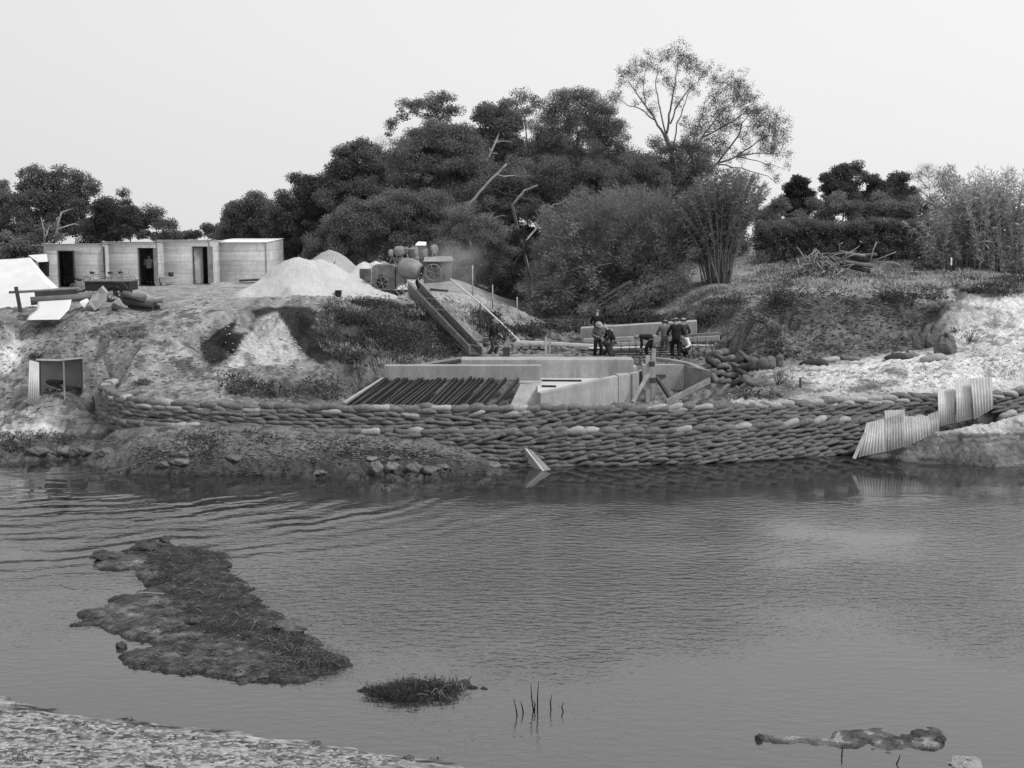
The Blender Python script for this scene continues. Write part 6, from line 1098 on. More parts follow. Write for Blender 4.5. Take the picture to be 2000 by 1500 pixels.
scatter('undergrowth', [[(980, 640), (1130, 635), (1290, 600), (1290, 640), (1130, 650), (1000, 665)]], 500, .16, 2.2, 'weed_dark', 'weeds on the creek floor behind the works', .3, .15, 10, blades=18, thr=-.05)
scatter('undergrowth', [[(0, 845), (230, 845), (240, 870), (0, 900)], [(250, 850), (500, 840), (900, 870), (940, 900), (600, 885), (300, 900)]], 520, .08, 2.0, 'weed_dark', 'dark weeds and rubble on the near mud bank', .2, .06, 11, blades=12, thr=.08)
scatter('undergrowth', [[(440, 735), (660, 745), (670, 785), (430, 778)]], 120, .12, 2.2, 'weed_dark', 'tangled weeds behind the left part of the wall', .3, .15, 13, blades=18, thr=.04)
# arching bushes (tamarisk) as sprays
def spray_bush(name, label, blobs, Y_, root, leafm, n, size, aspect, seed, bark='bark_pale', nst=90, jitter=.3, group='great bushes in front of the trees', cat='bush', sag=.0):
    r = np.random.default_rng(seed); g = P(root[0], root[1], Y_); g.z = H(g.x, g.y) - .1; t = empty(name, g, label, cat, group); Cs = []; D = []
    mb = MB(); wts = np.array([b_[2] ** 2 for b_ in blobs], float); wts /= wts.sum()
    for i in range(n):
        bl = blobs[r.choice(len(blobs), p=wts)]; yy = Y_ + r.normal() * 1.6; w_ = bl[2] * Y_ / F; c = P(bl[0], bl[1], yy); q = r.normal(size=3); q /= np.linalg.norm(q); c = c + Vector(q * r.random() ** .4 * w_)
        c.z = max(c.z, H(c.x, c.y) + .15) if i % 4 == 0 else max(c.z, g.z - .6)
        dv = (c - g); dv.z *= .75; dv = dv.normalized() if dv.length > 0 else Vector((0, 0, 1)); dv.z -= sag
        Cs.append(c); D.append(dv)
        if i < nst:
            e = c + dv * .5; m_ = g.lerp(e, .5) + Vector((0, 0, .22 * (e - g).length)); a0 = g + Vector((r.normal() * .5, r.normal() * .4, 0))
            mb.tube([a0 - g, a0.lerp(m_, .55) - g, m_ - g, m_.lerp(e, .55) + Vector((0, 0, .1)) - g, e - g], [.05, .045, .035, .025, .01], 4)
    mb.build('stems', bark, t)
    V, Q_, tn = leaf_cloud(Cs, np.full(len(Cs), .42), n and 330, size, aspect, 1, 0, D, seed=seed + 1); link('foliage', quads_mesh('foliage', V - np.array(g), Q_, leafm, tn), t); return t
spray_bush('tamarisk_bush', 'huge feathery bush right of centre sweeping to the ground', [(1090, 430, 35), (1140, 415, 40), (1190, 405, 40), (1240, 410, 45), (1290, 420, 45), (1080, 490, 45), (1140, 480, 60), (1220, 480, 65), (1290, 490, 55), (1060, 550, 40), (1110, 550, 55), (1180, 550, 60), (1250, 550, 55), (1335, 440, 30), (1345, 500, 30), (1050, 600, 30), (1100, 605, 35), (1160, 600, 35), (1210, 590, 30), (1320, 470, 35)], 74, (1250, 590), 'leaf_mid', 1500, .22, 4.5, 81, nst=110, bark='bark')
spray_bush('tamarisk_bush', 'lower sweeping bush hanging over the creek', [(1230, 590, 30), (1280, 575, 35), (1200, 615, 20), (1320, 550, 30), (1260, 605, 18), (1150, 620, 18)], 71.5, (1330, 560), 'leaf', 420, .22, 5, 82, nst=40, sag=.5, bark='bark')
# reeds
def reed_clump(name, label, root_px, tops, Y_, n, lean, seed, stem='bark_pale', leafm='leaf_mid', leaves=26, lsize=.4, group='tall reed clumps', rootw=1.0, low=.35, hvar=.25, chaos=.12):
    r = np.random.default_rng(seed); g = P(root_px[0], root_px[1], Y_); g.z = H(g.x, g.y) - .1; t = empty(name, g, label, 'reeds', group); mb = MB(); C = []; D = []
    for i in range(n):
        tx = r.uniform(tops[0][0], tops[-1][0]); f1 = (tx - tops[0][0]) / (tops[-1][0] - tops[0][0]); ty = np.interp(tx, [q[0] for q in tops], [q[1] for q in tops]); yy = Y_ + r.normal() * 1.2; e = P(tx, ty, yy); f0 = (tx - tops[0][0]) / (tops[-1][0] - tops[0][0])
        a = g + Vector(((f0 - .5) * rootw * 2 + r.normal() * .25, r.normal() * .5, 0)); a.z = H(a.x, a.y); e = e + Vector((r.normal() * chaos * 1.6, 0, 0)); e = a + (e - a) * (1 - abs(r.normal()) * hvar)
        mid = a.lerp(e, .5) + Vector((-(e.x - a.x) * .12, 0, (e - a).length * .04)); pts_ = [a, a.lerp(mid, .5), mid, mid.lerp(e, .5) + Vector((0, 0, .05)), e]
        mb.tube([p - g for p in pts_], [.02, .018, .016, .012, .006], 4)
        ax = (e - mid).normalized()
        for k in range(leaves):
            f_ = low + (1.0 - low) * r.random() ** .8; p = a.lerp(mid, f_ * 2) if f_ < .5 else mid.lerp(e, f_ * 2 - 1); C.append(p); dd = ax * 1.0 + Vector(r.normal(size=3)) * .55; dd.z -= .15; D.append(dd.normalized())
    mb.build('stalks', stem, t)
    C = np.array(C); D = np.array(D); m_ = len(C); L_ = lsize * r.uniform(.5, 1.3, m_)[:, None]; s_ = np.cross(D, r.normal(size=(m_, 3))); s_ /= np.linalg.norm(s_, axis=1)[:, None]; w_ = .013 * np.ones((m_, 1)); dr = np.zeros((m_, 3)); dr[:, 2] = -L_[:, 0] * .25
    V = np.stack([C - s_ * w_, C + s_ * w_, C + D * L_ * .55 + s_ * w_ * .8, C + D * L_ + dr], 1).reshape(-1, 3) - np.array(g)
    link('leaves', quads_mesh('leaves', V, np.arange(m_ * 4).reshape(-1, 4), leafm, np.repeat(r.uniform(.6, 1.5, m_), 4)), t); return t
reed_clump('reed_clump', 'fan shaped clump of tall canes left of the hedge', (1402, 552), [(1305, 400), (1340, 365), (1380, 340), (1420, 330), (1460, 335), (1500, 365)], 72.5, 260, 0, 91, stem='bark_white', leafm='leaf_mid', leaves=85, lsize=.34, rootw=.4, low=.22, hvar=.12)
reed_clump('reed_clump', 'tall ragged reeds at the right edge, left half', (1880, 520), [(1800, 430), (1830, 380), (1860, 350), (1900, 342), (1940, 340)], 78, 190, 0, 92, 'bark_white', 'leaf_dry', 55, .42, rootw=1.7, low=.12, hvar=.38, chaos=.5)
reed_clump('reed_clump', 'tall ragged reeds at the right edge, right half', (1970, 515), [(1890, 330), (1930, 325), (1960, 320), (2000, 325), (2060, 330)], 77, 230, 0, 93, 'bark_white', 'leaf_dry', 55, .42, rootw=2.2, low=.1, hvar=.38, chaos=.5)
spray_bush('thorn_bush', 'dark bush inside the left part of the right reeds', [(1850, 350, 22), (1870, 380, 35), (1850, 430, 35), (1900, 430, 40), (1930, 400, 40), (1880, 470, 35), (1960, 450, 40), (1830, 470, 25)], 81, (1890, 510), 'leaf_pale', 260, .2, 3.5, 94, nst=30, group='tall reed clumps')
# log and branch pile on the right bank
GPL = 'logs and branches of the dead timber pile'
k = 0
for (a, b_, c_, d_, r_, m_, lb) in [((1612), 505, 1705, 520, .16, 'bark', 'grey log in the middle of the dead timber pile'), (1640, 492, 1690, 500, .11, 'bark_white', 'whitest short log on top of the dead timber pile'), (1628, 512, 1700, 530, .17, 'timber_dark', 'dark long log near the foot of the pile'), (1600, 520, 1680, 538, .16, 'bark', 'lowest grey log slanting to the ground'), (1660, 500, 1712, 497, .14, 'bark', 'stubby log at the right end of the pile'), (1655, 510, 1712, 508, .13, 'timber_dark', 'dark log under the stubby one at right'), (1590, 500, 1650, 515, .08, 'bark_white', 'pale thin trunk at the left of the pile')]:
    beam2('log', (a, b_), (c_, d_), 74.5 + k * .1, r_, m_, lb, 'log', 9, 74, .8, GPL); k += 1
r = random.Random(3); t = empty('brush_heap', GP(1600, 540), 'tangle of bleached dead branches at the left of the log pile', 'dead branches', GPL); base = t.location; mb = MB()
for i in range(130):
    a = P(r.uniform(1555, 1650), r.uniform(500, 545), 73.5 + r.uniform(-1, 1)); b_ = a + Vector((r.uniform(-1.1, 1.3), r.uniform(-.5, .5), r.uniform(-.8, .8)))
    mb.tube([a - base, a.lerp(b_, .5) + Vector((0, 0, r.uniform(-.1, .2))) - base, b_ - base], [.06, .045, .015], 4)
for a, b_, c_, d_ in ((1590, 487, 1575, 530), (1592, 485, 1625, 520), (1595, 488, 1560, 515), (1600, 490, 1580, 520), (1590, 486, 1605, 525)): mb.tube([P(a, b_, 73) - base, P(c_, d_, 73) - base], [.03, .05], 5)
mb.build('branches', 'bark_white', t)
t = empty('dead_branch', P(1715, 515, 73.5), 'forked dead branch sticking up right of the logs', 'branch', GPL); base = t.location
for pl_ in ([(1700, 512), (1703, 497), (1705, 490), (1712, 472)], [(1700, 512), (1730, 500), (1750, 492)], [(1700, 512), (1745, 512), (1760, 520)]): MB().tube([P(a, b_, 73.5) - base for a, b_ in pl_], [.06] + [.035] * (len(pl_) - 1), 5).build('limb', 'bark_white', t)
tag(MB().tube([P(a, b_, 73.8) for a, b_ in [(1640, 494), (1640, 476), (1646, 474)]], .03, 4).build('stick', 'bark_white'), 'hooked white stick standing up behind the log pile', 'stick')
# boulders of clay by the right slope and stones
def rock(px, py, rx, rz, m, label, name='rock', cat='rock', seed=0, Y_=None, group=None, dz=0.0, bv=None, ry=None):
    if bv is not None: g = bv.ray_cast(Vector((0, 0, CH)), ray(px, py).normalized())[0] or GZ(px, py, 0)
    else: g = GP(px, py)
    r = np.random.default_rng(seed + int(px * 3 + py)); nu, nv = 14, 10; s_ = g.y / F; V = []
    ph = r.uniform(0, 6, 6)
    for i in range(nv + 1):
        th = math.pi * i / nv
        for j in range(nu):
            a = 2 * math.pi * j / nu; d = Vector((math.sin(th) * math.cos(a), math.sin(th) * math.sin(a), math.cos(th))); k = 1 + .16 * math.sin(2 * a + ph[0] + 2 * th) + .12 * math.sin(3 * a + ph[1] - 3 * th) + .08 * math.sin(5 * a + ph[2] + 4 * th) + r.normal(0, .02)
            V.append((d.x * rx * s_ * k, d.y * (ry or rx) * s_ * k * .8, d.z * rz * s_ * k))
    f = [(i * nu + j, (i + 1) * nu + j, (i + 1) * nu + (j + 1) % nu, i * nu + (j + 1) % nu) for i in range(nv) for j in range(nu)]
    mb = MB(); mb.add(V, f, False); o = mb.build(name, m, None, 0, (g.x, g.y, g.z + rz * s_ * .4 + dz)); tag(o, label, cat, group); return o
rock(1797, 680, 17, 24, 'rock', 'dark clay lump with overhang left of the boulder trio', 'clay_lump', 'clay lump', 1); rock(1820, 672, 20, 26, 'rock', 'middle rounded clay lump under a turf cap', 'clay_lump', 'clay lump', 2); rock(1846, 688, 22, 24, 'rock', 'right rounded clay lump above the white sand', 'clay_lump', 'clay lump', 3)
GS = 'stones along the left shore'
for i, (a, b_, c_, d_, m_, lb) in enumerate([(122, 888, 18, 10, 'wet_stone', 'pale boulder lying on the left shore by the inlet'), (165, 886, 20, 9, 'rock', 'flat stone right of the pale boulder'), (205, 890, 16, 9, 'rock', 'dark stone on the tip of the left shore'), (75, 886, 20, 8, 'rock', 'half buried stone left of the pale boulder'), (355, 893, 14, 7, 'rock', 'rounded stone in the mud, middle of the mound'), (352, 907, 18, 7, 'wet_stone', 'pale flat stone below the rounded one'), (455, 900, 16, 7, 'rock', 'low stone on the mud further right'), (320, 912, 12, 6, 'rock', 'small stone at the water line'), (735, 921, 12, 12, 'wet_stone', 'pale upright stone at the water edge'), (765, 919, 17, 9, 'wet_stone', 'white topped stone beside the upright one'), (808, 921, 18, 10, 'rock', 'squared dark stone in the water row'), (840, 924, 18, 8, 'rock', 'flat slab right of the squared stone'), (770, 900, 14, 5, 'rock', 'small flat stone above the water row'), (725, 900, 14, 4, 'wet_stone', 'pale broken slab on the mud'), (965, 914, 14, 5, 'wet_stone', 'white ragged stone near the foot of the wall'), (625, 928, 14, 5, 'rock', 'low stone at the water edge left of the row'), (865, 917, 12, 5, 'rock', 'small stone near the end of the row')]):
    rock(a, b_ - 3, c_, d_, m_, lb, 'stone', 'stone', 40 + i, group=GS)
def pebbles(poly, n, seed, m, label, smin, smax, name='stones', zk=1.0, bv=None):
    r = np.random.default_rng(seed); V = []; Fc = []; k = 0; mb = MB(); ico = [(0, 0, 1), (.9, 0, .3), (.3, .85, .3), (-.7, .5, .3), (-.7, -.5, .3), (.3, -.85, .3), (0, 0, -.6)]; fi = [(0, 1, 2), (0, 2, 3), (0, 3, 4), (0, 4, 5), (0, 5, 1), (6, 2, 1), (6, 3, 2), (6, 4, 3), (6, 5, 4), (6, 1, 5)]
    x0, x1 = min(p[0] for p in poly), max(p[0] for p in poly); y0, y1 = min(p[1] for p in poly), max(p[1] for p in poly)
    while k < n:
        a, b_ = r.uniform(x0, x1), r.uniform(y0, y1)
        if not inpoly(np.array([a]), np.array([b_]), poly)[0]: continue
        g = GP(a, b_) if bv is None else bv.ray_cast(Vector((0, 0, CH)), ray(a, b_).normalized())[0]
        if g is None: k += 1; continue
        s_ = r.uniform(smin, smax); sx, sy, sz = s_ * r.uniform(.8, 2.0), s_ * r.uniform(.6, 1.1), s_ * r.uniform(.2, .5) * zk; an = r.normal() * .5; ca, sa = math.cos(an), math.sin(an)
        mb.add([(g.x + x * sx * ca - y * sy * sa, g.y + x * sx * sa + y * sy * ca, g.z + z * sz) for x, y, z in ico], fi); k += 1
    return tag(mb.build(name, m), label, 'stones', None, 'stuff')
pebbles([(0, 625), (300, 590), (420, 570), (400, 700), (640, 730), (640, 780), (260, 770), (240, 730), (0, 850)], 1500, 11, 'ground_clod', 'crumbled clods of earth on the left slope', .02, .075, zk=1.6, name='clods')
pebbles([(250, 850), (500, 840), (900, 865), (940, 900), (600, 900), (260, 905)], 1300, 12, 'ground_clod', 'lumps of earth on the mound before the wall', .015, .06, zk=1.8, name='clods')
pebbles([(440, 640), (530, 615), (600, 690), (600, 720), (440, 725)], 130, 13, 'sand_clod', 'pale clods on the sand fan', .03, .08, zk=1.8, name='clods')
pebbles([(1300, 630), (1400, 560), (1700, 575), (1850, 590), (1790, 690), (1460, 715), (1380, 700)], 1300, 14, 'mud_clod', 'dark clods on the earth cutting', .02, .08, zk=2.0, name='clods')
pebbles([(1440, 560), (1850, 560), (1840, 590), (1380, 640), (1320, 620)], 700, 15, 'ground_clod', 'grey clods on the upper right bank', .03, .09, zk=1.8, name='clods')
pebbles([(1480, 740), (1700, 700), (1860, 640), (2000, 570), (2000, 750), (1830, 770), (1500, 775)], 700, 16, 'ground_clod', 'grey lumps on the pale sand', .012, .035, zk=1.6, name='clods')
pebbles([(960, 650), (1120, 640), (1360, 640), (1440, 700), (1260, 712), (960, 700)], 500, 17, 'mud_clod', 'rubble round the concrete works', .03, .1, zk=1.6, name='rubble')
# island debris
rock(290, 1070, 30, 10, 'timber_dark', 'long black clod at the far end of the island', 'clod', 'clod of earth', 70, bv=bvh_i); rock(322, 1058, 10, 8, 'timber_dark', 'small black clod behind the island tip', 'clod', 'clod of earth', 71, bv=bvh_i)
rock(568, 1228, 34, 13, 'rock', 'large smooth grey stone at the right edge of the island', 'stone', 'stone', 72, bv=bvh_i); rock(237, 1264, 10, 8, 'timber_dark', 'single dark stone in the water left of the island', 'stone', 'stone', 73, bv=bvh_i); rock(208, 1090, 22, 8, 'timber_dark', 'dark clod on the far left spit of the island', 'clod', 'clod of earth', 74, bv=bvh_i)
rock(382, 1215, 20, 9, 'timber_dark', 'black hollow clod in the middle of the island', 'clod', 'clod of earth', 75, bv=bvh_i)
rock(1483, 1446, 8, 9, 'timber_dark', 'black pointed stone at the left end of the sand bar', 'stone', 'stone', 76, bv=bvh_b1); rock(1836, 1448, 10, 7, 'timber_dark', 'dark stone at the right end of the sand bar', 'stone', 'stone', 77, bv=bvh_b1)
rock(1888, 1492, 36, 7, 'gravel_grey', 'pale wet stone at the bottom right, half under water', 'stone', 'stone', 78, bv=bvh_b1)
dark_isl = [(280, 1070), (420, 1072), (470, 1130), (530, 1200), (600, 1255), (670, 1300), (600, 1310), (500, 1262), (400, 1240), (340, 1190), (290, 1150)]
scatter('undergrowth', [dark_isl], 900, .035, 2.6, 'weed_dark', 'dark matted weed covering the island ridge', .1, .03, 21, bv=bvh_i, blades=16, spread=.4, thr=-.08)
def twigs(poly, n, seed, label, bv, m='bark_pale', ln=.35, flatz=.08, rad=.006, name='dead_sticks'):
    r = random.Random(seed); mb = MB(); k = 0
    x0, x1 = min(p[0] for p in poly), max(p[0] for p in poly); y0, y1 = min(p[1] for p in poly), max(p[1] for p in poly)
    while k < n:
        a, b_ = r.uniform(x0, x1), r.uniform(y0, y1)
        if not inpoly(np.array([a]), np.array([b_]), poly)[0]: continue
        g = bv.ray_cast(Vector((0, 0, CH)), ray(a, b_).normalized())[0] or GZ(a, b_, 0)
        an = r.uniform(0, 6.28); l_ = ln * r.uniform(.4, 1.3); d = Vector((math.cos(an), math.sin(an), r.uniform(-.1, .35))) * l_; g = g + Vector((0, 0, .02)); mb.tube([g, g + d * .5 + Vector((0, 0, r.uniform(0, flatz))), g + d], [rad, rad * .8, rad * .5], 4); k += 1
    return tag(mb.build(name, m), label, 'dead sticks', None, 'stuff')
twigs(dark_isl, 90, 5, 'pale dead twigs strewn on the island', bvh_i, rad=.004)
twigs(dark_isl, 260, 15, 'dark dead twigs strewn on the island', bvh_i, 'timber_dark', rad=.007)
twigs([(500, 1250), (640, 1265), (680, 1300), (560, 1310)], 120, 6, 'knot of dead sticks at the right tip of the island', bvh_i, 'bark', .3)
pebbles(isl_px, 700, 31, 'mud_clod', 'crumbled clods on the island', .012, .045, zk=1.8, bv=bvh_i)
tag(MB().tube([bvh_i.ray_cast(Vector((0, 0, CH)), ray(a, b_).normalized())[0] + Vector((0, 0, .03)) for a, b_ in ((248, 1165), (280, 1160), (320, 1162))], .014, 6).build('stick', 'bark_white'), 'pale curved stick across the upper part of the island', 'stick')
tp = [(700, 1342), (745, 1340), (800, 1336), (860, 1335), (905, 1344), (920, 1350), (880, 1358), (800, 1360), (740, 1354)]
scatter('undergrowth', [tp], 400, .045, 2.8, 'leaf_black', 'black matted weed on the small mud bank', .1, .03, 22, bv=bvh_t, blades=12, spread=.25, thr=-.3)
scatter('grass', [tp], 60, .16, 9, 'leaf_black', 'thin grass blades standing on the small mud bank', 1.6, .02, 23, bv=bvh_t, blades=4, spread=.3, thr=-.3)
twigs([(860, 1345), (920, 1345), (900, 1360), (820, 1362)], 25, 8, 'pale straws on the small mud bank', bvh_t, 'bark_white', .25)
# reed stems standing in the water
for i, (pl_, lb) in enumerate([(([(1010, 1398), (1008, 1385), (1003, 1363)]), 'thin bent stem in the water, leftmost'), (([(1022, 1392), (1020, 1380), (1017, 1370)]), 'short thin stem in the water, second from left'), (([(1042, 1388), (1038, 1360), (1037, 1336)]), 'tall thin stem in the middle of the water reeds'), (([(1050, 1392), (1050, 1360), (1052, 1330)]), 'tallest stem leaning right in the water reeds'), (([(1044, 1388), (1045, 1375), (1042, 1368)]), 'thick short stem among the tall water reeds'), (([(1076, 1386), (1075, 1370), (1078, 1357)]), 'lone thin stem right of the water reeds'), (([(1100, 1390), (1097, 1380), (1101, 1372)]), 'small curled stem, rightmost in the water'), (([(1644, 1478), (1645, 1466), (1645, 1458)]), 'thin stem near the sand bar, left one'), (([(1751, 1492), (1755, 1484), (1758, 1474)]), 'thin stem near the sand bar, right one')]):
    g = GZ(pl_[0][0], pl_[0][1], 0); tag(MB().tube([g + Vector((0, 0, -.1))] + [P(a, b_, g.y) for a, b_ in pl_], [.012, .012, .01, .004], 5).build('water_reed', 'leaf_black'), lb, 'reed stem', 'thin stems standing in the water')
# near bank: stones, weeds
nb_ = [(0, 1378), (130, 1400), (400, 1432), (600, 1456), (820, 1488), (700, 1500), (0, 1500)]
pebbles(nb_, 1300, 1, 'sack_pale', 'pale flat stones and crusts of the near beach', .015, .06); pebbles(nb_, 900, 2, 'rock', 'grey stones of the near beach', .02, .06); pebbles(nb_, 90, 3, 'timber_dark', 'dark lumps of weed on the near beach', .03, .08)
pebbles([(245, 880), (500, 850), (940, 880), (940, 925), (480, 930), (260, 915)], 900, 4, 'mud_clod', 'rubble in the mud of the far bank', .02, .06, zk=1.8); pebbles([(0, 860), (230, 850), (240, 880), (0, 900)], 350, 5, 'mud_clod', 'rubble on the left shore', .02, .06, zk=1.8)
pebbles([(430, 560), (700, 580), (900, 580), (880, 600), (600, 600)], 200, 6, 'gravel_grey', 'stones spilled along the platform edge', .04, .1)
pebbles([(1480, 600), (1800, 590), (1780, 690), (1480, 710)], 160, 7, 'mud_clod', 'clods sticking out of the cut earth face', .04, .1, zk=2)
pebbles([(1500, 740), (1900, 700), (2000, 640), (2000, 820), (1850, 835), (1800, 770)], 260, 8, 'gravel_grey', 'lumps scattered on the white sand', .02, .06)

for i, (a, b_, w_, h_, lb) in enumerate([(248, 1407, 14, 8, 'dark weed tuft at the water edge, left of the beach'), (155, 1418, 24, 8, 'long dark weed patch on the left of the beach'), (30, 1378, 12, 6, 'small weed tuft at the far left water edge'), (380, 1446, 13, 9, 'round dark weed tuft in the middle of the beach'), (422, 1431, 13, 5, 'flat weed tuft near the water in the middle'), (618, 1452, 14, 8, 'dark tuft at the water edge, right part of beach'), (708, 1460, 12, 12, 'spiky tuft at the water edge further right'), (727, 1460, 9, 6, 'small tuft beside the spiky one'), (800, 1483, 22, 7, 'low tuft near the right tip of the beach'), (850, 1483, 16, 4, 'last flat tuft at the beach tip'), (40, 1488, 30, 18, 'grassy tuft in the bottom left corner'), (75, 1492, 12, 14, 'dark lump in the bottom left corner')]):
    shrub(a, b_, w_, h_, 'leaf_black' if i != 10 else 'leaf_dark', lb, n=18, size=.035, seed=60 + i, upr=.3, group='weed tufts on the near beach', n_per=60)
# ---------------------------------------------------------------- people
def skin_mesh(name, verts, edges, rads, m, parent, sub=1):
    me = bpy.data.meshes.new(name); me.from_pydata([tuple(v) for v in verts], edges, []); o = bpy.data.objects.new(name, me); COL.objects.link(o)
    sm = o.modifiers.new('skin', 'SKIN'); sm.use_smooth_shade = True
    for i, rd in enumerate(rads):
        sv_ = me.skin_vertices[0].data[i]; sv_.radius = (rd, rd) if not hasattr(rd, '__len__') else rd; sv_.use_root = (i == 0)
    ss = o.modifiers.new('sub', 'SUBSURF'); ss.levels = sub; ss.render_levels = sub
    dg = bpy.context.evaluated_depsgraph_get(); nm = bpy.data.meshes.new_from_object(o.evaluated_get(dg)); nm.name = name
    o.modifiers.clear(); o.data = nm; bpy.data.meshes.remove(me); nm.materials.clear(); nm.materials.append(M[m]); nm.polygons.foreach_set('use_smooth', [True] * len(nm.polygons)); o.parent = parent; return o
def person(loc, label, face=0.0, h=1.72, lean=0.0, hands=None, stride=.1, crouch=0.0, coat='cloth_dark', pants='cloth_black', hat='felt', hatk='brim', headdown=15, long_coat=False, twist=0.0):
    """local frame: faces -Y. hands: [(x,y,z) left, right] in metres of a 1.72 figure; lean forward in degrees"""
    t = empty('person', loc, label, 'person', 'workers on the site', R(face)); S = h / 1.72
    hipz = .93 - crouch; Rl = Matrix.Rotation(R(lean), 3, 'X'); hip = Vector((0, crouch * .3, hipz))
    def up(x, y, z): return hip + Rl @ Vector((x, y, z - .93))
    V = [hip, up(0, 0, 1.12), up(0, -.01, 1.32), up(0, 0, 1.45)]; Rd = [(.155, .11), (.145, .105), (.17, .115), (.075, .07)]; E = [(0, 1), (1, 2), (2, 3)]
    Rh = Matrix.Rotation(R(lean + headdown), 3, 'X'); nk = up(0, 0, 1.47)
    def hd(x, y, z): return nk + Rh @ Vector((x, y, z))
    i0 = len(V); V += [hd(0, 0, .04), hd(0, -.02, .12), hd(0, -.01, .2), hd(0, -.105, .12)]; Rd += [.052, (.075, .092), (.07, .085), .014]; E += [(3, i0), (i0, i0 + 1), (i0 + 1, i0 + 2), (i0 + 1, i0 + 3)]
    for s_ in (-1, 1): V.append(hd(s_ * .082, .01, .12)); Rd.append(.016); E.append((i0 + 1, len(V) - 1))
    hands = hands or [(-.2, -.3, 1.0), (.2, -.3, 1.0)]; armj = []
    for s_, hp in zip((-1, 1), hands):
        sh = up(s_ * .19, 0, 1.41); hp = Vector(hp); d = hp - sh; L_ = min(d.length, .58); hp = sh + d.normalized() * L_; k = math.sqrt(max(0, .30 ** 2 - (L_ / 2) ** 2)); el = sh.lerp(hp, .5) + Vector((s_ * .7, .35, -.6)).normalized() * k
        j = len(V); V += [sh, el, hp]; Rd += [.062, .043, .028]; E += [(2, j), (j, j + 1), (j + 1, j + 2)]; armj.append((sh, el, hp))
        dr = (hp - el).normalized(); pm = hp + dr * .07; V.append(pm); Rd.append((.03, .02)); E.append((j + 2, j + 3)); sd_ = dr.cross(Vector((0, 0, 1))); sd_ = sd_.normalized() if sd_.length > .1 else Vector((1, 0, 0)); dn = dr.cross(sd_)
        for f_ in range(4):
            a = pm + sd_ * (.021 - .014 * f_) + dr * (.03 + .004 * (f_ in (1, 2))); b = a + dr * .025 + dn * .02; n_ = len(V); V += [a, b]; Rd += [.009, .008]; E += [(j + 3, n_), (n_, n_ + 1)]
        n_ = len(V); V += [hp + dr * .03 + sd_ * .035 * -s_, hp + dr * .06 + sd_ * .05 * -s_]; Rd += [.011, .009]; E += [(j + 2, n_), (n_, n_ + 1)]
    legs = []
    for s_ in (-1, 1):
        hj = hip + Vector((s_ * .1, 0, -.06)); an = Vector((s_ * .12, -s_ * stride, .09)); mid = hj.lerp(an, .5); ll = (hj - an).length; k = math.sqrt(max(0, .43 ** 2 - (ll / 2) ** 2)); kn = mid + Vector((s_ * .15, -1, 0)).normalized() * k
        j = len(V); V += [hj, kn, an, an + Vector((s_ * .02, -.15, -.05))]; Rd += [.088, .056, .04, (.04, .03)]; E += [(0, j), (j, j + 1), (j + 1, j + 2), (j + 2, j + 3)]; legs.append((hj, kn, an))
    skin_mesh('body', [v * S for v in V], E, [tuple(np.array(q) * S) if hasattr(q, '__len__') else q * S for q in Rd], 'skin', t)
    # jacket
    V = [up(0, 0, .86 if not long_coat else .74), up(0, 0, 1.0), up(0, 0, 1.15), up(0, -.01, 1.33), up(0, 0, 1.44)]; Rd = [(.215, .17), (.2, .155), (.2, .15), (.225, .155), (.09, .085)]; E = [(0, 1), (1, 2), (2, 3), (3, 4)]
    for s_, (sh, el, hp) in zip((-1, 1), armj): j = len(V); V += [sh, el, el.lerp(hp, .86)]; Rd += [.088, .07, .055]; E += [(3, j), (j, j + 1), (j + 1, j + 2)]
    skin_mesh('jacket', [v * S for v in V], E, [tuple(np.array(q) * S) if hasattr(q, '__len__') else q * S for q in Rd], coat, t)
    V = [hip + Vector((0, 0, .08)), hip + Vector((0, 0, -.02))]; Rd = [(.165, .125), (.17, .13)]; E = [(0, 1)]
    for hj, kn, an in legs: j = len(V); V += [hj + Vector((0, 0, -.03)), kn, an + Vector((0, 0, .02))]; Rd += [.118, .092, .082]; E += [(1, j), (j, j + 1), (j + 1, j + 2)]
    skin_mesh('trousers', [v * S for v in V], E, [tuple(np.array(q) * S) if hasattr(q, '__len__') else q * S for q in Rd], pants, t)
    for hj, kn, an in legs:
        d = Vector((an.x * .15, -1, 0)).normalized(); mb = MB(); mb.tube([an * S + Vector((0, .05, -.045)) , an * S + d * .06 + Vector((0, 0, -.045)), an * S + d * .2 + Vector((0, 0, -.055))], [.045, .05, .03], 8); mb.build('boot', 'rubber', t)
    c = hd(0, .0, .17) * S; mt = Matrix.Translation(c) @ Rh.to_4x4() @ Matrix.Diagonal((1, 1.15, 1, 1))
    if hatk == 'brim': MB().lathe([(.165, 0), (.17, .008), (.1, .02), (.1, .06), (.085, .11), (.0, .115)], 18, mt).build('hat', hat, t)
    elif hatk == 'cap': MB().lathe([(.098, .0), (.115, .02), (.1, .07), (0, .085)], 16, mt).build('cap', hat, t)
    else: MB().lathe([(.088, -.01), (.092, .03), (.07, .075), (0, .09)], 16, mt).build('hair', 'cloth_black', t)
    mb = MB()
    for s_ in (-1, 1): mb.lathe([(math.sin(a) * .012, -math.cos(a) * .012) for a in np.linspace(0.01, 3.13, 6)], 8, Matrix.Translation(hd(s_ * .032, -.098, .135) * S))
    mb.build('eyes', 'cloth_black', t); return t
def PF(px, py_feet, Y_): return P(px, py_feet, Y_)
person(PF(1167, 699, 54.6), 'worker in pale jacket and brimmed hat, left of the group on the block', 10, 1.62, 14, [(-.12, -.35, 1.05), (.12, -.35, 1.0)], coat='cloth_grey', hat='canvas_grey', headdown=25)
person(PF(1166, 672, 60.6), 'worker with bare pale head seen behind the one in pale jacket', 180, 1.66, 5, coat='cloth_black', hat='felt', hatk='cap', headdown=10)
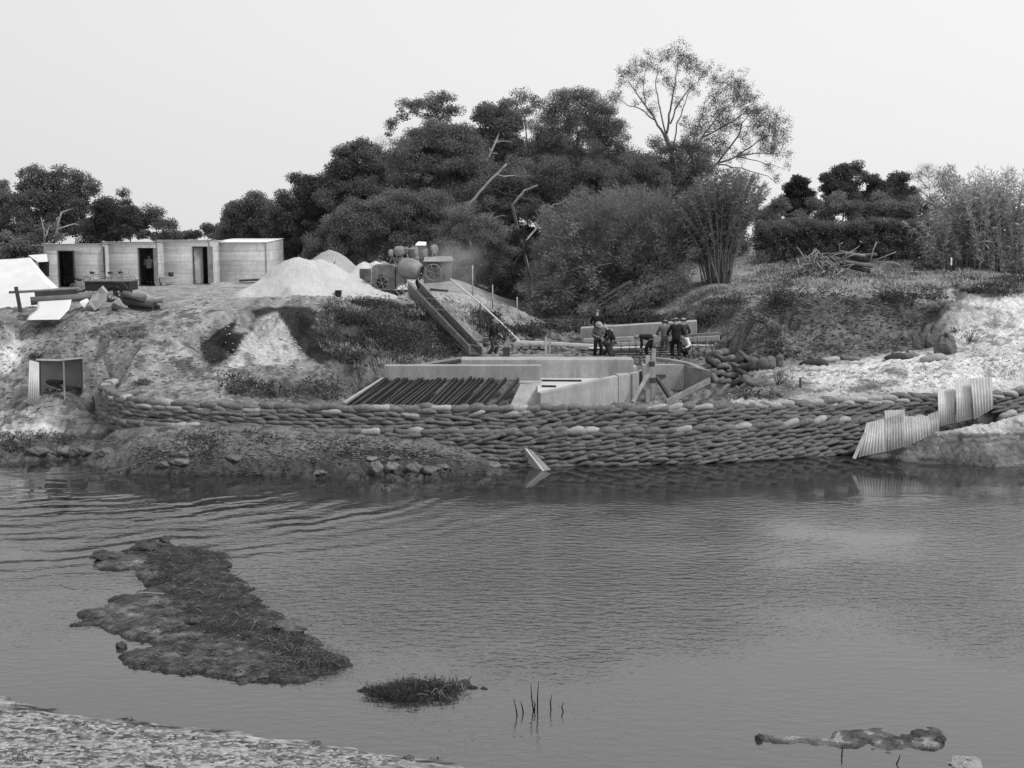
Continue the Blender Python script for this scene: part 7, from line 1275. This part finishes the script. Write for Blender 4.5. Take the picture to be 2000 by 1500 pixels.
person(PF(1197, 702, 53.6), 'stooping worker in black jacket facing left', -80, 1.62, 30, [(-.1, -.48, 1.0), (.15, -.45, .95)], coat='cloth_black', pants='cloth_dark', hat='canvas_grey', hatk='cap', headdown=20)
person(PF(1183, 697, 56.0), 'small crouched worker between the pale jacket and the stooping man', 60, 1.45, 25, [(-.15, -.42, .95), (.15, -.42, .95)], coat='cloth_grey', hat='felt', hatk='cap', crouch=.12)
person(PF(1272, 699, 54.4), 'worker bent double over the rods, dark clothes', -90, 1.68, 84, [(-.15, -.42, .45), (.15, -.5, .4)], coat='cloth_black', pants='cloth_black', hatk='cap', stride=.22, headdown=15)
person(PF(1297, 696, 57.8), 'worker in grey shirt seen from behind beside the back wall', 165, 1.68, 8, [(-.3, -.15, 1.05), (.3, -.2, 1.0)], coat='cloth_grey', pants='cloth_grey', hat='felt', headdown=20)
person(PF(1320, 702, 53.4), 'tall worker in black coat standing with his back to us', 185, 1.78, 6, [(-.26, -.22, 1.0), (.26, -.25, 1.0)], coat='cloth_black', pants='cloth_black', hat='felt', headdown=20, long_coat=True, stride=.14)
person(PF(1333, 694, 57.2), 'worker partly hidden right of the man in black coat', 170, 1.7, 8, coat='cloth_dark', pants='cloth_dark', hat='cloth_pale', headdown=15)
person(PF(1341, 696, 55.4), 'crouching worker with a white sleeve right of the group', -40, 1.6, 50, [(-.2, -.45, .5), (.15, -.45, .45)], coat='cloth_white', pants='cloth_black', hatk='cap', crouch=.38)
person(PF(961, 696, 54.7), 'worker in dark clothes at the foot of the chute', 70, 1.66, 10, [(-.1, -.4, 1.05), (.15, -.4, .95)], coat='cloth_black', pants='cloth_dark', hat='felt')
person(PF(821, 569, 61.9), 'mixer operator in dark clothes beside the drum mouth', -70, 1.72, 10, [(-.1, -.42, 1.15), (.12, -.4, 1.1)], coat='cloth_black', pants='cloth_black', hat='felt')
person((P(289, 550, 70.9).x, 71.25, 4.66), 'man in pale shirt standing in the dark hut doorway', 180, 1.7, 2, coat='cloth_pale', pants='cloth_black', hatk='hair', headdown=5)
